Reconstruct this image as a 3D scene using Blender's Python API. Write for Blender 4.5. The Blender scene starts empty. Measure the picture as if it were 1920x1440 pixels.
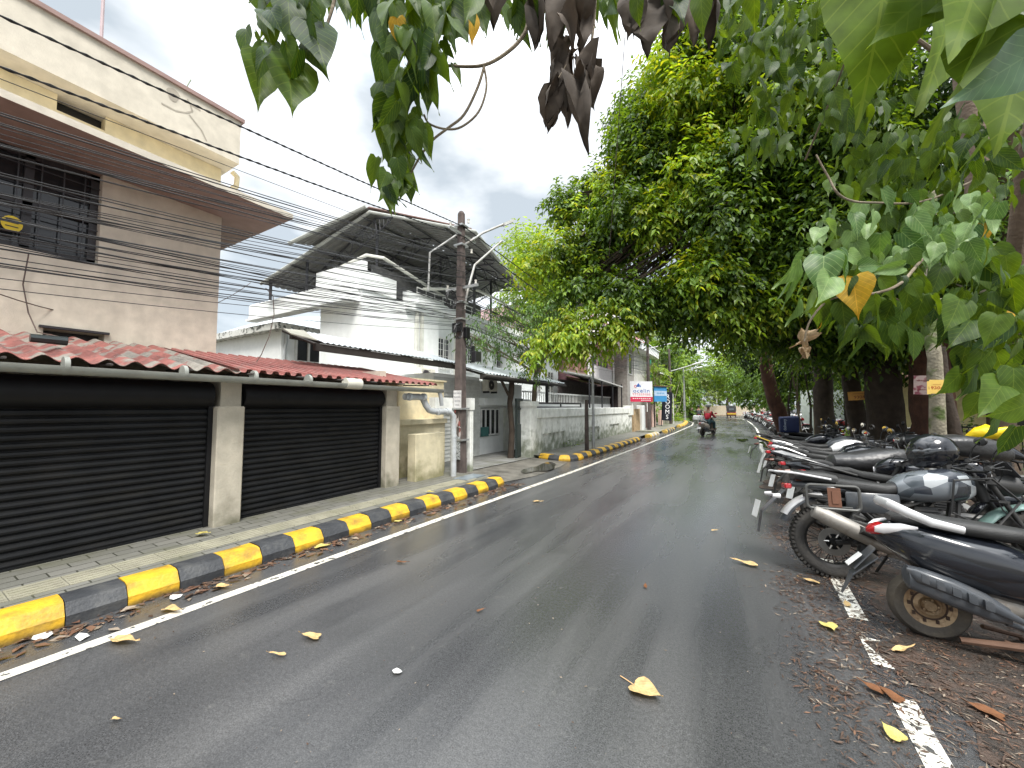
import bpy, bmesh, math, random
import numpy as np
from mathutils import Vector, Matrix
random.seed(7); RNG = np.random.default_rng(11)
R = math.radians
scene = bpy.context.scene
# ---------------------------------------------------------------- camera
CAM_H, FPX, YAW, PITCH = 1.6, 720.0, R(30.5), R(3.35)
cam_d = bpy.data.cameras.new("camera"); cam = bpy.data.objects.new("camera", cam_d)
scene.collection.objects.link(cam); scene.camera = cam
cam_d.sensor_width = 36; cam_d.lens = 36*FPX/1920; cam_d.clip_end = 1500; cam_d.clip_start = 0.05
cam.location = (0, 0, CAM_H); cam.rotation_euler = (R(90)+PITCH, 0, YAW)
scene.render.resolution_x = 1024; scene.render.resolution_y = 768
# ---------------------------------------------------------------- world
SUN_EL, SUN_AZ = R(56), R(132)
w = bpy.data.worlds.new("World"); scene.world = w; w.use_nodes = True
nt = w.node_tree; nt.nodes.clear()
def wn(t, **k):
    n = nt.nodes.new(t)
    for a, b in k.items(): setattr(n, a, b)
    return n
out = wn('ShaderNodeOutputWorld'); bg = wn('ShaderNodeBackground'); bg.inputs[1].default_value = 0.12
sky = wn('ShaderNodeTexSky', sky_type='NISHITA', sun_disc=False, sun_elevation=SUN_EL, sun_rotation=SUN_AZ)
tc = wn('ShaderNodeTexCoord'); mp = wn('ShaderNodeMapping'); mp.inputs['Scale'].default_value = (1, 1, 2.1)
mp.inputs['Location'].default_value = (1.1, .9, .6)
n1 = wn('ShaderNodeTexNoise'); n1.inputs['Scale'].default_value = 2.7; n1.inputs['Detail'].default_value = 5; n1.inputs['Roughness'].default_value = .5
r1 = wn('ShaderNodeValToRGB'); r1.color_ramp.elements[0].position = .40; r1.color_ramp.elements[0].color = (1.85, 2.05, 2.2, 1)
r1.color_ramp.elements[1].position = .54; r1.color_ramp.elements[1].color = (3.5, 3.6, 3.7, 1)
e = r1.color_ramp.elements.new(.48); e.color = (2.7, 2.85, 2.95, 1)
mx = wn('ShaderNodeMixRGB'); mx.inputs[0].default_value = .93
nt.links.new(tc.outputs['Generated'], mp.inputs[0]); nt.links.new(mp.outputs[0], n1.inputs['Vector'])
nt.links.new(n1.outputs[0], r1.inputs[0]); nt.links.new(sky.outputs[0], mx.inputs[1]); 
sx_ = wn('ShaderNodeSeparateXYZ'); zr = wn('ShaderNodeMapRange'); zr.inputs[1].default_value = .62; zr.inputs[2].default_value = .9; zr.inputs[3].default_value = 1; zr.inputs[4].default_value = 4.0
vm = wn('ShaderNodeMixRGB', blend_type='MULTIPLY'); vm.inputs[0].default_value = 1
nt.links.new(tc.outputs['Generated'], sx_.inputs[0]); nt.links.new(sx_.outputs[2], zr.inputs[0]); nt.links.new(r1.outputs[0], vm.inputs[1]); nt.links.new(zr.outputs[0], vm.inputs[2]); nt.links.new(vm.outputs[0], mx.inputs[2])
nt.links.new(mx.outputs[0], bg.inputs[0]); nt.links.new(bg.outputs[0], out.inputs[0])
# ---------------------------------------------------------------- sun (overcast)
sd = bpy.data.lights.new("sun", 'SUN'); sd.energy = 1.5; sd.angle = R(20); sd.color = (1, .96, .9)
so = bpy.data.objects.new("sun", sd); scene.collection.objects.link(so)
sdir = Vector((math.sin(SUN_AZ)*math.cos(SUN_EL), math.cos(SUN_AZ)*math.cos(SUN_EL), math.sin(SUN_EL)))
so.rotation_euler = sdir.to_track_quat('Z', 'Y').to_euler()
scene.view_settings.view_transform = 'Standard'; scene.view_settings.look = 'None'
scene.view_settings.exposure = 1.6; scene.view_settings.gamma = 1
# ---------------------------------------------------------------- survey helpers (photo pixel -> world)
_fw = np.array([-math.sin(YAW)*math.cos(PITCH), math.cos(YAW)*math.cos(PITCH), math.sin(PITCH)])
_rt = np.array([math.cos(YAW), math.sin(YAW), 0.]); _up = np.cross(_rt, _fw); _C = np.array([0, 0, CAM_H])
def ray(u, v): return _fw+_rt*(u-960)/FPX+_up*(720-v)/FPX
def Pt(u, v, d): return _C+ray(u, v)*d
def PG(u, v, z=0): d = ray(u, v); return _C+d*((z-CAM_H)/d[2])
def PX(u, v, X): d = ray(u, v); return _C+d*(X/d[0])
def PY(u, v, Y): d = ray(u, v); return _C+d*(Y/d[1])
# ---------------------------------------------------------------- materials
MATS = {}
def mat(name, col, rough=.6, metal=0, var=.12, scale=6, bump=0, bscale=40, stain=None, stain_amt=0, stain_scale=2.5, streak=1,
        spec=None, coat=0, moss=None, moss_z=0, alpha=None, detail=6, two=None, emit=None):
    if name in MATS: return MATS[name]
    m = bpy.data.materials.new(name); m.use_nodes = True; t = m.node_tree; N = t.nodes; L = t.links
    b = N['Principled BSDF']; b.inputs['Roughness'].default_value = rough; b.inputs['Metallic'].default_value = metal
    if coat: b.inputs['Coat Weight'].default_value = coat; b.inputs['Coat Roughness'].default_value = .08
    if spec is not None: b.inputs['Specular IOR Level'].default_value = spec
    co = N.new('ShaderNodeTexCoord'); no = N.new('ShaderNodeTexNoise'); no.inputs['Scale'].default_value = scale; no.inputs['Detail'].default_value = detail
    L.new(co.outputs['Object'], no.inputs['Vector'])
    mr = N.new('ShaderNodeMapRange'); mr.inputs[1].default_value = .3; mr.inputs[2].default_value = .7
    mr.inputs[3].default_value = 1-var; mr.inputs[4].default_value = 1+var; L.new(no.outputs[0], mr.inputs[0])
    c = N.new('ShaderNodeMixRGB'); c.blend_type = 'MULTIPLY'; c.inputs[0].default_value = 1; c.inputs[1].default_value = (*col, 1)
    L.new(mr.outputs[0], c.inputs[2]); cur = c.outputs[0]
    def over(cur, colr, fac):
        x = N.new('ShaderNodeMixRGB'); L.new(fac, x.inputs[0]); L.new(cur, x.inputs[1]); x.inputs[2].default_value = (*colr, 1); return x.outputs[0]
    if two:   # blotches of a second colour, (colour, scale, threshold, softness)
        n3 = N.new('ShaderNodeTexNoise'); n3.inputs['Scale'].default_value = two[1]; n3.inputs['Detail'].default_value = 5; L.new(co.outputs['Object'], n3.inputs['Vector'])
        q = N.new('ShaderNodeMapRange'); q.inputs[1].default_value = two[2]; q.inputs[2].default_value = two[2]+two[3]; L.new(n3.outputs[0], q.inputs[0]); cur = over(cur, two[0], q.outputs[0])
    if stain:
        mp = N.new('ShaderNodeMapping'); mp.inputs['Scale'].default_value = (1, 1, 1/streak); L.new(co.outputs['Object'], mp.inputs[0])
        n2 = N.new('ShaderNodeTexNoise'); n2.inputs['Scale'].default_value = stain_scale; n2.inputs['Detail'].default_value = 8; n2.inputs['Roughness'].default_value = .65
        L.new(mp.outputs[0], n2.inputs['Vector']); q = N.new('ShaderNodeMapRange'); q.inputs[1].default_value = .48; q.inputs[2].default_value = .72; q.inputs[4].default_value = stain_amt
        L.new(n2.outputs[0], q.inputs[0]); cur = over(cur, stain, q.outputs[0])
    if moss:   # growth near the foot of a wall
        sp = N.new('ShaderNodeSeparateXYZ'); L.new(co.outputs['Object'], sp.inputs[0])
        n4 = N.new('ShaderNodeTexNoise'); n4.inputs['Scale'].default_value = 4; n4.inputs['Detail'].default_value = 7; L.new(co.outputs['Object'], n4.inputs['Vector'])
        a = N.new('ShaderNodeMapRange'); a.inputs[1].default_value = moss_z; a.inputs[2].default_value = 0; a.inputs[3].default_value = 0; a.inputs[4].default_value = .55; L.new(sp.outputs[2], a.inputs[0])
        s = N.new('ShaderNodeMath'); s.operation = 'ADD'; L.new(a.outputs[0], s.inputs[0]); L.new(n4.outputs[0], s.inputs[1])
        q = N.new('ShaderNodeMapRange'); q.inputs[1].default_value = .62; q.inputs[2].default_value = .95; q.inputs[4].default_value = .8; L.new(s.outputs[0], q.inputs[0]); cur = over(cur, moss, q.outputs[0])
    L.new(cur, b.inputs['Base Color'])
    if emit: b.inputs['Emission Color'].default_value = (*emit, 1); b.inputs['Emission Strength'].default_value = 1
    if bump:
        nb = N.new('ShaderNodeTexNoise'); nb.inputs['Scale'].default_value = bscale; nb.inputs['Detail'].default_value = 4; L.new(co.outputs['Object'], nb.inputs['Vector'])
        bm = N.new('ShaderNodeBump'); bm.inputs['Strength'].default_value = bump; bm.inputs['Distance'].default_value = .02; L.new(nb.outputs[0], bm.inputs['Height']); L.new(bm.outputs[0], b.inputs['Normal'])
    MATS[name] = m; return m
def leafmat(name, cols, rough=.42, trans=.35, tcol=None):
    if name in MATS: return MATS[name]
    m = bpy.data.materials.new(name); m.use_nodes = True; t = m.node_tree; N = t.nodes; L = t.links
    b = N['Principled BSDF']; b.inputs['Roughness'].default_value = rough
    g = N.new('ShaderNodeNewGeometry'); rp = N.new('ShaderNodeValToRGB'); el = rp.color_ramp.elements
    el[0].color = (*cols[0], 1); el[1].color = (*cols[-1], 1)
    for i, c in enumerate(cols[1:-1]): x = el.new((i+1)/(len(cols)-1)); x.color = (*c, 1)
    L.new(g.outputs['Random Per Island'], rp.inputs[0])
    co = N.new('ShaderNodeTexCoord'); no = N.new('ShaderNodeTexNoise'); no.inputs['Scale'].default_value = 1.1; no.inputs['Detail'].default_value = 2
    L.new(co.outputs['Object'], no.inputs['Vector']); mr = N.new('ShaderNodeMapRange'); mr.inputs[1].default_value = .35; mr.inputs[2].default_value = .65; mr.inputs[3].default_value = .7; mr.inputs[4].default_value = 1.35
    L.new(no.outputs[0], mr.inputs[0]); mm = N.new('ShaderNodeMixRGB'); mm.blend_type = 'MULTIPLY'; mm.inputs[0].default_value = 1
    L.new(rp.outputs[0], mm.inputs[1]); L.new(mr.outputs[0], mm.inputs[2]); L.new(mm.outputs[0], b.inputs['Base Color'])
    tr = N.new('ShaderNodeBsdfTranslucent'); mt = N.new('ShaderNodeMixRGB'); mt.blend_type = 'MULTIPLY'; mt.inputs[0].default_value = 1
    mt.inputs[2].default_value = (*(tcol or (1.7, 1.5, .45)), 1); L.new(mm.outputs[0], mt.inputs[1]); L.new(mt.outputs[0], tr.inputs[0])
    ms = N.new('ShaderNodeMixShader'); ms.inputs[0].default_value = trans; L.new(b.outputs[0], ms.inputs[1]); L.new(tr.outputs[0], ms.inputs[2])
    L.new(ms.outputs[0], N['Material Output'].inputs[0]); MATS[name] = m; return m
# ---------------------------------------------------------------- objects
def tag(o, label=None, cat=None, group=None, kind=None):
    for k, v in (('label', label), ('category', cat), ('group', group), ('kind', kind)):
        if v: o[k] = v
    return o
def link(o, parent=None):
    scene.collection.objects.link(o)
    if parent is not None: o.parent = parent
    return o
def empty(name, loc, rot=(0, 0, 0), label=None, cat=None, group=None):
    o = bpy.data.objects.new(name, None); o.empty_display_size = .1; o.location = loc; o.rotation_euler = rot
    link(o); return tag(o, label, cat, group)
def kids(o): return [c for c in bpy.data.objects if c.parent == o]
def copy_tree(o, parent=None):
    c = o.copy(); link(c, parent)
    if parent is not None: c.parent = parent
    for ch in list(o.children): copy_tree(ch, c)
    return c
class MB:
    """collects faces, then links them as ONE mesh object"""
    def __init__(s): s.v = []; s.f = []; s.m = []; s.off = None
    def add(s, vs, fs, mi=0):
        n = len(s.v); s.v += [tuple(map(float, p)) for p in vs]; s.f += [tuple(i+n for i in f) for f in fs]; s.m += [mi]*len(fs); return s
    def box(s, x0, x1, y0, y1, z0, z1, mi=0, bev=0):
        if bev <= 0:
            return s.add([(x0,y0,z0),(x1,y0,z0),(x1,y1,z0),(x0,y1,z0),(x0,y0,z1),(x1,y0,z1),(x1,y1,z1),(x0,y1,z1)],
                         [(0,3,2,1),(4,5,6,7),(0,1,5,4),(1,2,6,5),(2,3,7,6),(3,0,4,7)], mi)
        b = bev; P = []; 
        for (z, i) in ((z0, b), (z0+b, 0), (z1-b, 0), (z1, b)):
            P += [(x0+i+b*(i==0), y0+i,z),(x1-i-b*(i==0),y0+i,z),(x1-i,y0+i+b*(i==0),z),(x1-i,y1-i-b*(i==0),z),(x1-i-b*(i==0),y1-i,z),(x0+i+b*(i==0),y1-i,z),(x0+i,y1-i-b*(i==0),z),(x0+i,y0+i+b*(i==0),z)]
        F = [tuple(range(7,-1,-1)), tuple(range(24,32))]
        for k in range(3):
            for j in range(8): F.append((k*8+j, k*8+(j+1)%8, k*8+8+(j+1)%8, k*8+8+j))
        return s.add(P, F, mi)
    def quad(s, a, b, c, d, mi=0): return s.add([a, b, c, d], [(0,1,2,3)], mi)
    def prism(s, poly, axis, a, b, mi=0):
        """polygon in the two other axes, extruded along axis from a to b"""
        def P(p, t): return {'x': (t, p[0], p[1]), 'y': (p[0], t, p[1]), 'z': (p[0], p[1], t)}[axis]
        n = len(poly); vs = [P(p, a) for p in poly]+[P(p, b) for p in poly]
        return s.add(vs, [tuple(range(n-1,-1,-1)), tuple(range(n, 2*n))]+[(i,(i+1)%n,n+(i+1)%n,n+i) for i in range(n)], mi)
    def slab(s, pts, t, mi=0):
        """planar polygon of 3D points thickened downward by t"""
        n = len(pts); vs = [tuple(p) for p in pts]+[(p[0], p[1], p[2]-t) for p in pts]
        return s.add(vs, [tuple(range(n)), tuple(range(2*n-1, n-1, -1))]+[(i,n+i,n+(i+1)%n,(i+1)%n) for i in range(n)], mi)
    def tube(s, pts, r, n=8, mi=0, cap=True, flat=1):
        pts = [Vector(p) for p in pts]; k = len(pts)
        rs = r if isinstance(r, (list, tuple)) else [r]*k
        T = []
        for i in range(k):
            a = pts[min(i+1, k-1)]-pts[max(i-1, 0)]; T.append(a.normalized() if a.length > 1e-9 else Vector((0, 0, 1)))
        up = Vector((0, 0, 1)) if abs(T[0].z) < .9 else Vector((1, 0, 0))
        U = (up-T[0]*up.dot(T[0])).normalized(); vs = []
        for i in range(k):
            U = (U-T[i]*U.dot(T[i])); U = U.normalized() if U.length > 1e-6 else T[i].orthogonal().normalized()
            V = T[i].cross(U)
            for j in range(n):
                a = 2*math.pi*j/n; vs.append(pts[i]+(U*math.cos(a)*flat+V*math.sin(a))*rs[i])
        fs = [(i*n+j, i*n+(j+1)%n, (i+1)*n+(j+1)%n, (i+1)*n+j) for i in range(k-1) for j in range(n)]
        if cap: fs += [tuple(range(n-1,-1,-1)), tuple((k-1)*n+j for j in range(n))]
        return s.add(vs, fs, mi)
    def ring(s, c, prof, n=32, mi=0, closed=True, axis='y'):
        """revolve profile [(radius, offset)] round axis through c"""
        k = len(prof); vs = []
        for j in range(n):
            a = 2*math.pi*j/n; ca, sa = math.cos(a), math.sin(a)
            for (r, o) in prof:
                p = {'y': (r*ca, o, r*sa), 'z': (r*ca, r*sa, o), 'x': (o, r*ca, r*sa)}[axis]
                vs.append((c[0]+p[0], c[1]+p[1], c[2]+p[2]))
        fs = []
        for j in range(n):
            for i in range(k if closed else k-1):
                a, b = j*k+i, j*k+(i+1)%k; c2, d = ((j+1)%n)*k+(i+1)%k, ((j+1)%n)*k+i
                fs.append((a, b, c2, d))
        return s.add(vs, fs, mi)
    def loft(s, secs, n=14, p=2.4, mi=0):
        """superellipse sections (x, zc, hy, hz[, yc]) along x, capped"""
        vs = []
        for sc in secs:
            x, zc, hy, hz = sc[:4]; yc = sc[4] if len(sc) > 4 else 0
            for j in range(n):
                a = 2*math.pi*j/n; ca, sa = math.cos(a), math.sin(a)
                vs.append((x, yc+hy*math.copysign(abs(ca)**(2/p), ca), zc+hz*math.copysign(abs(sa)**(2/p), sa)))
        k = len(secs)
        fs = [(i*n+j, i*n+(j+1)%n, (i+1)*n+(j+1)%n, (i+1)*n+j) for i in range(k-1) for j in range(n)]
        fs += [tuple(range(n-1,-1,-1)), tuple((k-1)*n+j for j in range(n))]
        return s.add(vs, fs, mi)
    def build(s, name, mats, parent=None, smooth=False, label=None, cat=None, group=None, kind=None, loc=None):
        me = bpy.data.meshes.new(name); me.from_pydata(s.v, [], s.f)
        mats = mats if isinstance(mats, (list, tuple)) else [mats]
        for m in mats: me.materials.append(m)
        me.polygons.foreach_set('material_index', s.m)
        bm = bmesh.new(); bm.from_mesh(me); bmesh.ops.recalc_face_normals(bm, faces=bm.faces[:]); bm.to_mesh(me); bm.free()
        if smooth:
            me.polygons.foreach_set('use_smooth', [True]*len(me.polygons))
            try: me.set_sharp_from_angle(angle=R(smooth if smooth is not True else 40))
            except Exception: pass
        me.update()
        o = bpy.data.objects.new(name, me); link(o, parent)
        if loc is not None: o.location = loc
        return tag(o, label, cat, group, kind)
def np_mesh(name, V, F, mats, parent=None, smooth=False, mi=None):
    """V (n,3), F (m,k) arrays -> mesh"""
    me = bpy.data.meshes.new(name); V = np.asarray(V, np.float32); F = np.asarray(F, np.int32); k = F.shape[1]
    me.vertices.add(len(V)); me.vertices.foreach_set('co', V.ravel())
    me.loops.add(F.size); me.loops.foreach_set('vertex_index', F.ravel())
    me.polygons.add(len(F)); me.polygons.foreach_set('loop_start', np.arange(0, F.size, k, dtype=np.int32)); me.polygons.foreach_set('loop_total', np.full(len(F), k, np.int32))
    for m in (mats if isinstance(mats, (list, tuple)) else [mats]): me.materials.append(m)
    if mi is not None: me.polygons.foreach_set('material_index', np.asarray(mi, np.int32))
    if smooth: me.polygons.foreach_set('use_smooth', [True]*len(F))
    me.update(calc_edges=True); me.validate()
    o = bpy.data.objects.new(name, me); link(o, parent); return o
def norm(a): return a/np.maximum(np.linalg.norm(a, axis=-1, keepdims=True), 1e-9)
LEAF4 = (np.array([(0,0,0),(-.5,.42,.12),(0,1,-.12),(.5,.42,.12)]), np.array([(0,3,2),(0,2,1)]))
def leaves_arrays(P, D, Nn, S, W, tmpl=LEAF4):
    """P base points, D pointing, Nn normals, S lengths, W width factor -> V, F"""
    TV, TF = tmpl; D = norm(D); X = norm(np.cross(D, Nn)); Z = np.cross(X, D)
    V = P[:, None, :]+S[:, None, None]*(TV[None, :, 0:1]*W*X[:, None, :]+TV[None, :, 1:2]*D[:, None, :]+TV[None, :, 2:3]*Z[:, None, :])
    F = TF[None]+(np.arange(len(P))*len(TV))[:, None, None]
    return V.reshape(-1, 3), F.reshape(-1, TF.shape[1])
def blob_leaves(blobs, dens, size, W=.5, droop=.6, sprig=7, spread=.16, fill=.55, hollow=.45):
    """leaf sprays filling ellipsoid blobs [(x,y,z,rx,ry,rz)]; dens = leaves per m2 of blob surface"""
    Ps, Ds, Ns, Ss = [], [], [], []
    for (x, y, z, rx, ry, rz) in blobs:
        rm = (rx+ry+rz)/3; n = max(4, int(dens*12.6*rm*rm/sprig))
        d = norm(RNG.normal(size=(n, 3))); rr = hollow+(1.12-hollow)*RNG.random(n)**fill
        # lumpy outline
        lump = 1+.20*np.sin(d[:, 0]*5+x*3)*np.sin(d[:, 1]*6+y*2)+.16*np.sin(d[:, 2]*7+z*5+d[:, 0]*4)
        c = np.array([x, y, z])+d*np.array([rx, ry, rz])*(rr*lump)[:, None]
        axis = norm(d*.9+RNG.normal(size=(n, 3))*.5+np.array([0, 0, -.35*droop]))
        side = norm(np.cross(axis, np.array([0, 0, 1.])+RNG.normal(size=(n, 3))*.2))
        t = np.linspace(0, 1, sprig)
        sg = np.where(np.arange(sprig) % 2 == 0, 1, -1)
        p = c[:, None, :]+axis[:, None, :]*(t*spread*sprig*.35)[None, :, None]+np.array([0, 0, -1.])*((t**2)*spread*droop)[None, :, None]
        dd = axis[:, None, :]*.6+side[:, None, :]*sg[None, :, None]*.85+np.array([0, 0, -droop])+RNG.normal(size=(n, sprig, 3))*.22
        nn = np.array([0, 0, 1.])+d[:, None, :]*.5+RNG.normal(size=(n, sprig, 3))*.35
        Ps.append(p.reshape(-1, 3)); Ds.append(dd.reshape(-1, 3)); Ns.append(nn.reshape(-1, 3))
        Ss.append((size*(.65+.6*RNG.random(n*sprig))))
    return leaves_arrays(np.concatenate(Ps), np.concatenate(Ds), np.concatenate(Ns), np.concatenate(Ss), W)
def limb(mb, a, b, r0, r1, wob=.08, n=6, k=7, mi=0):
    a = Vector(a); b = Vector(b); L = (b-a).length; pts = []
    off = Vector((random.uniform(-1, 1), random.uniform(-1, 1), random.uniform(-.3, .6)))*wob*L
    for i in range(k):
        t = i/(k-1); p = a.lerp(b, t)+off*math.sin(math.pi*t)+Vector((random.uniform(-1,1), random.uniform(-1,1), 0))*(wob*.12*L*(0 < i < k-1)); pts.append(p)
    mb.tube(pts, [r0+(r1-r0)*(i/(k-1)) for i in range(k)], n, mi); return pts
def tree(name, loc, trunk, blobs, bark, leaf, label, cat='tree', group=None, dens=160, size=.13, W=.5, droop=.6, sprig=7, spread=.16, extra=None, roots=True, fill=.55, hollow=.45, twigs=True):
    """trunk: [(x,y,z,r)...] world; blobs world"""
    root = empty(name, loc, label=label, cat=cat, group=group); L0 = Vector(loc)
    mb = MB(); pts = [Vector(p[:3])-L0 for p in trunk]; rs = [p[3] for p in trunk]
    # smooth subdivide trunk
    P2, R2 = [], []
    for i in range(len(pts)-1):
        for s in range(4):
            t = s/4; P2.append(pts[i].lerp(pts[i+1], t)+Vector((random.uniform(-1,1), random.uniform(-1,1), 0))*rs[i]*.07); R2.append((rs[i]*(1-t)+rs[i+1]*t)*random.uniform(.95, 1.06))
    P2.append(pts[-1]); R2.append(rs[-1])
    mb.tube(P2, R2, 12); top = pts[-1]; nfork = len(pts)
    if roots:
        for k in range(5):
            a = k*1.26+random.random(); r = rs[0]
            mb.tube([P2[1]+Vector((0, 0, r*.6)), pts[0]+Vector((math.cos(a)*r*1.1, math.sin(a)*r*1.1, r*.5)), pts[0]+Vector((math.cos(a)*r*1.9, math.sin(a)*r*1.9, -.05))], [r*.5, r*.38, r*.12], 7)
    for (x, y, z, rx, ry, rz) in blobs:
        c = Vector((x, y, z))-L0; j = min(range(len(P2)//2, len(P2)), key=lambda q: (P2[q]-c).length)
        r = max(.02, min(R2[j]*.55, .05*(rx+.6)+.02)); lp = limb(mb, P2[j], c, r, r*.35, .1, 7)
        if twigs:
            for q in range(5):
                d = Vector((random.uniform(-1,1)*rx, random.uniform(-1,1)*ry, random.uniform(-.7,1)*rz))*.75; limb(mb, lp[4], c+d, r*.4, .006, .12, 5, 5)
    mb.build('trunk', bark, root, smooth=60)
    V, F = blob_leaves([(b[0]-loc[0], b[1]-loc[1], b[2]-loc[2], b[3], b[4], b[5]) for b in blobs], dens, size, W, droop, sprig, spread, fill, hollow)
    np_mesh('crown', V, F, leaf, root)
    return root
def PB(lst, d_default=None):
    """surveyed blobs: (u, v, depth, r_px[, squash])"""
    o = []
    for b in lst:
        p = Pt(b[0], b[1], b[2]); r = b[3]*b[2]/FPX; q = b[4] if len(b) > 4 else .85
        o.append((p[0], p[1], p[2], r, r, r*q))
    return o
def split(blobs, n=6, k=.44, spread=.72, squash=.62, seed=1, rmin=.55):
    r = random.Random(seed); o = []
    for (x, y, z, rx, ry, rz) in blobs:
        if rx < rmin: o.append((x, y, z, rx, ry, rz*.8)); continue
        for i in range(n):
            d = Vector((r.gauss(0, 1), r.gauss(0, 1), r.gauss(0, 1))).normalized()*spread*(.35+.65*r.random()); q = k*r.uniform(.75, 1.25)
            o.append((x+d.x*rx, y+d.y*ry, z+d.z*rz, rx*q, ry*q, rz*q*squash/.85))
    return o
def text_mesh(name, body, size, m, parent=None, mtx=None, extr=.002, align='CENTER', sx=1, font=None):
    cu = bpy.data.curves.new(name+'_c', 'FONT'); cu.body = body; cu.size = size; cu.extrude = extr; cu.align_x = align; cu.align_y = 'CENTER'; cu.resolution_u = 3
    if sx != 1: cu.space_character = sx
    o = bpy.data.objects.new(name+'_c', cu); me = bpy.data.meshes.new_from_object(o); me.name = name
    bpy.data.objects.remove(o); me.materials.clear(); me.materials.append(m)
    ob = bpy.data.objects.new(name, me); link(ob, parent)
    if mtx is not None: ob.matrix_local = mtx
    return ob
def face_mtx(p, xdir, up=(0, 0, 1)):
    """matrix whose local X runs along xdir, local Y along up, at p"""
    x = Vector(xdir).normalized(); u = Vector(up); z = x.cross(u).normalized(); y = z.cross(x)
    m = Matrix((x, y, z)).transposed().to_4x4(); m.translation = Vector(p); return m
def skin_fig(name, J, E, m, parent, sub=2, root=0):
    """J [(x,y,z,r)], E edges -> one continuous skinned surface"""
    me = bpy.data.meshes.new(name); me.from_pydata([j[:3] for j in J], E, []); me.materials.append(m)
    o = bpy.data.objects.new(name, me); link(o, parent); o.modifiers.new('skin', 'SKIN')
    if not me.skin_vertices: return o
    for i, j in enumerate(J):
        sv = me.skin_vertices[0].data[i]; r = j[3]; sv.radius = (r, r) if not isinstance(r, tuple) else r; sv.use_root = (i == root)
    s = o.modifiers.new('sub', 'SUBSURF'); s.levels = sub; s.render_levels = sub; return o
# ================================================================ materials
plaster = mat('beige_plaster', (.65,.59,.49), .85, stain=(.42,.37,.30), stain_amt=.35, streak=3, bump=.25, bscale=90)
cream = mat('cream_plaster', (.78,.68,.46), .85, stain=(.50,.44,.32), stain_amt=.35, streak=2, bump=.25, bscale=60)
parap = mat('parapet_plaster', (.60,.55,.46), .85, stain=(.44,.40,.33), stain_amt=.35, streak=2, bump=.12, bscale=60)
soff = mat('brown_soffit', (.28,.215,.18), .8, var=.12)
whitep = mat('white_plaster', (.84,.86,.85), .85, var=.04, stain=(.60,.61,.58), stain_amt=.25, streak=4, stain_scale=1.6, bump=.2)
whitem = mat('mossy_white_plaster', (.82,.83,.78), .9, stain=(.38,.39,.31), stain_amt=.55, streak=3, stain_scale=2.2, moss=(.08,.10,.04), moss_z=1.1, bump=.3)
beigem = mat('mossy_beige_plaster', (.58,.52,.36), .9, stain=(.33,.29,.18), stain_amt=.55, streak=3, moss=(.16,.15,.06), moss_z=.7, bump=.3)
shutm = mat('black_shutter_steel', (.008,.0085,.0095), .5, .0, var=.35, scale=3, stain=(.022,.02,.016), stain_amt=.5, streak=.2, spec=.25)
blackm = mat('black_paint', (.008,.008,.009), .5, var=.2, spec=.25)
glass = mat('dark_window_glass', (.02,.022,.026), .08, var=.2, scale=2)
wframe = mat('white_window_frame', (.72,.72,.70), .5)
dframe = mat('dark_window_frame', (.03,.026,.03), .45)
redroof = mat('red_corrugated_sheet', (.27,.095,.082), .8, var=.2, stain=(.20,.15,.13), stain_amt=.65, stain_scale=5, bump=.2)
oldroof = mat('weathered_asbestos_sheet', (.25,.09,.075), .85, var=.25, two=((.24,.22,.19), 3.5, .50, .06), stain=(.05,.045,.04), stain_amt=.6, stain_scale=9, bump=.4)
greyroof = mat('grey_metal_sheet', (.50,.54,.56), .42, .3, var=.10, stain=(.30,.31,.30), stain_amt=.4)
undroof = mat('dull_roof_sheet', (.17,.17,.16), .6, .2, var=.15)
brnroof = mat('brown_roof_sheet', (.22,.13,.11), .6, .1)
steel = mat('dark_roof_steel', (.035,.035,.04), .5, .3)
pvc = mat('grey_pvc_pipe', (.42,.44,.45), .45, stain=(.2,.2,.18), stain_amt=.4, stain_scale=8)
gutm = mat('grey_green_gutter', (.30,.31,.28), .55, stain=(.14,.13,.11), stain_amt=.5, stain_scale=5)
galv = mat('galvanised_steel', (.42,.43,.43), .42, .55, var=.15, stain=(.2,.15,.1), stain_amt=.3)
concp = mat('weathered_pole_concrete', (.10,.078,.07), .9, var=.3, stain=(.03,.024,.022), stain_amt=.8, streak=5, stain_scale=5, bump=.5)
black_rub = mat('black_cable_sheath', (.015,.015,.016), .5)
bark1 = mat('dark_bark', (.05,.036,.026), .95, var=.35, scale=5, stain=(.03,.025,.018), stain_amt=.7, streak=4, stain_scale=6, bump=1, bscale=14)
bark2 = mat('red_brown_bark', (.085,.038,.024), .95, var=.35, scale=5, stain=(.035,.02,.015), stain_amt=.7, streak=5, stain_scale=7, bump=1, bscale=22)
bark3 = mat('mossy_pale_bark', (.30,.27,.20), .95, var=.35, scale=7, two=((.10,.14,.04), 4, .5, .1), stain=(.06,.05,.03), stain_amt=.6, bump=1, bscale=25)
woodp = mat('pale_branch_bark', (.20,.16,.11), .8, var=.25, bump=.5)
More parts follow.
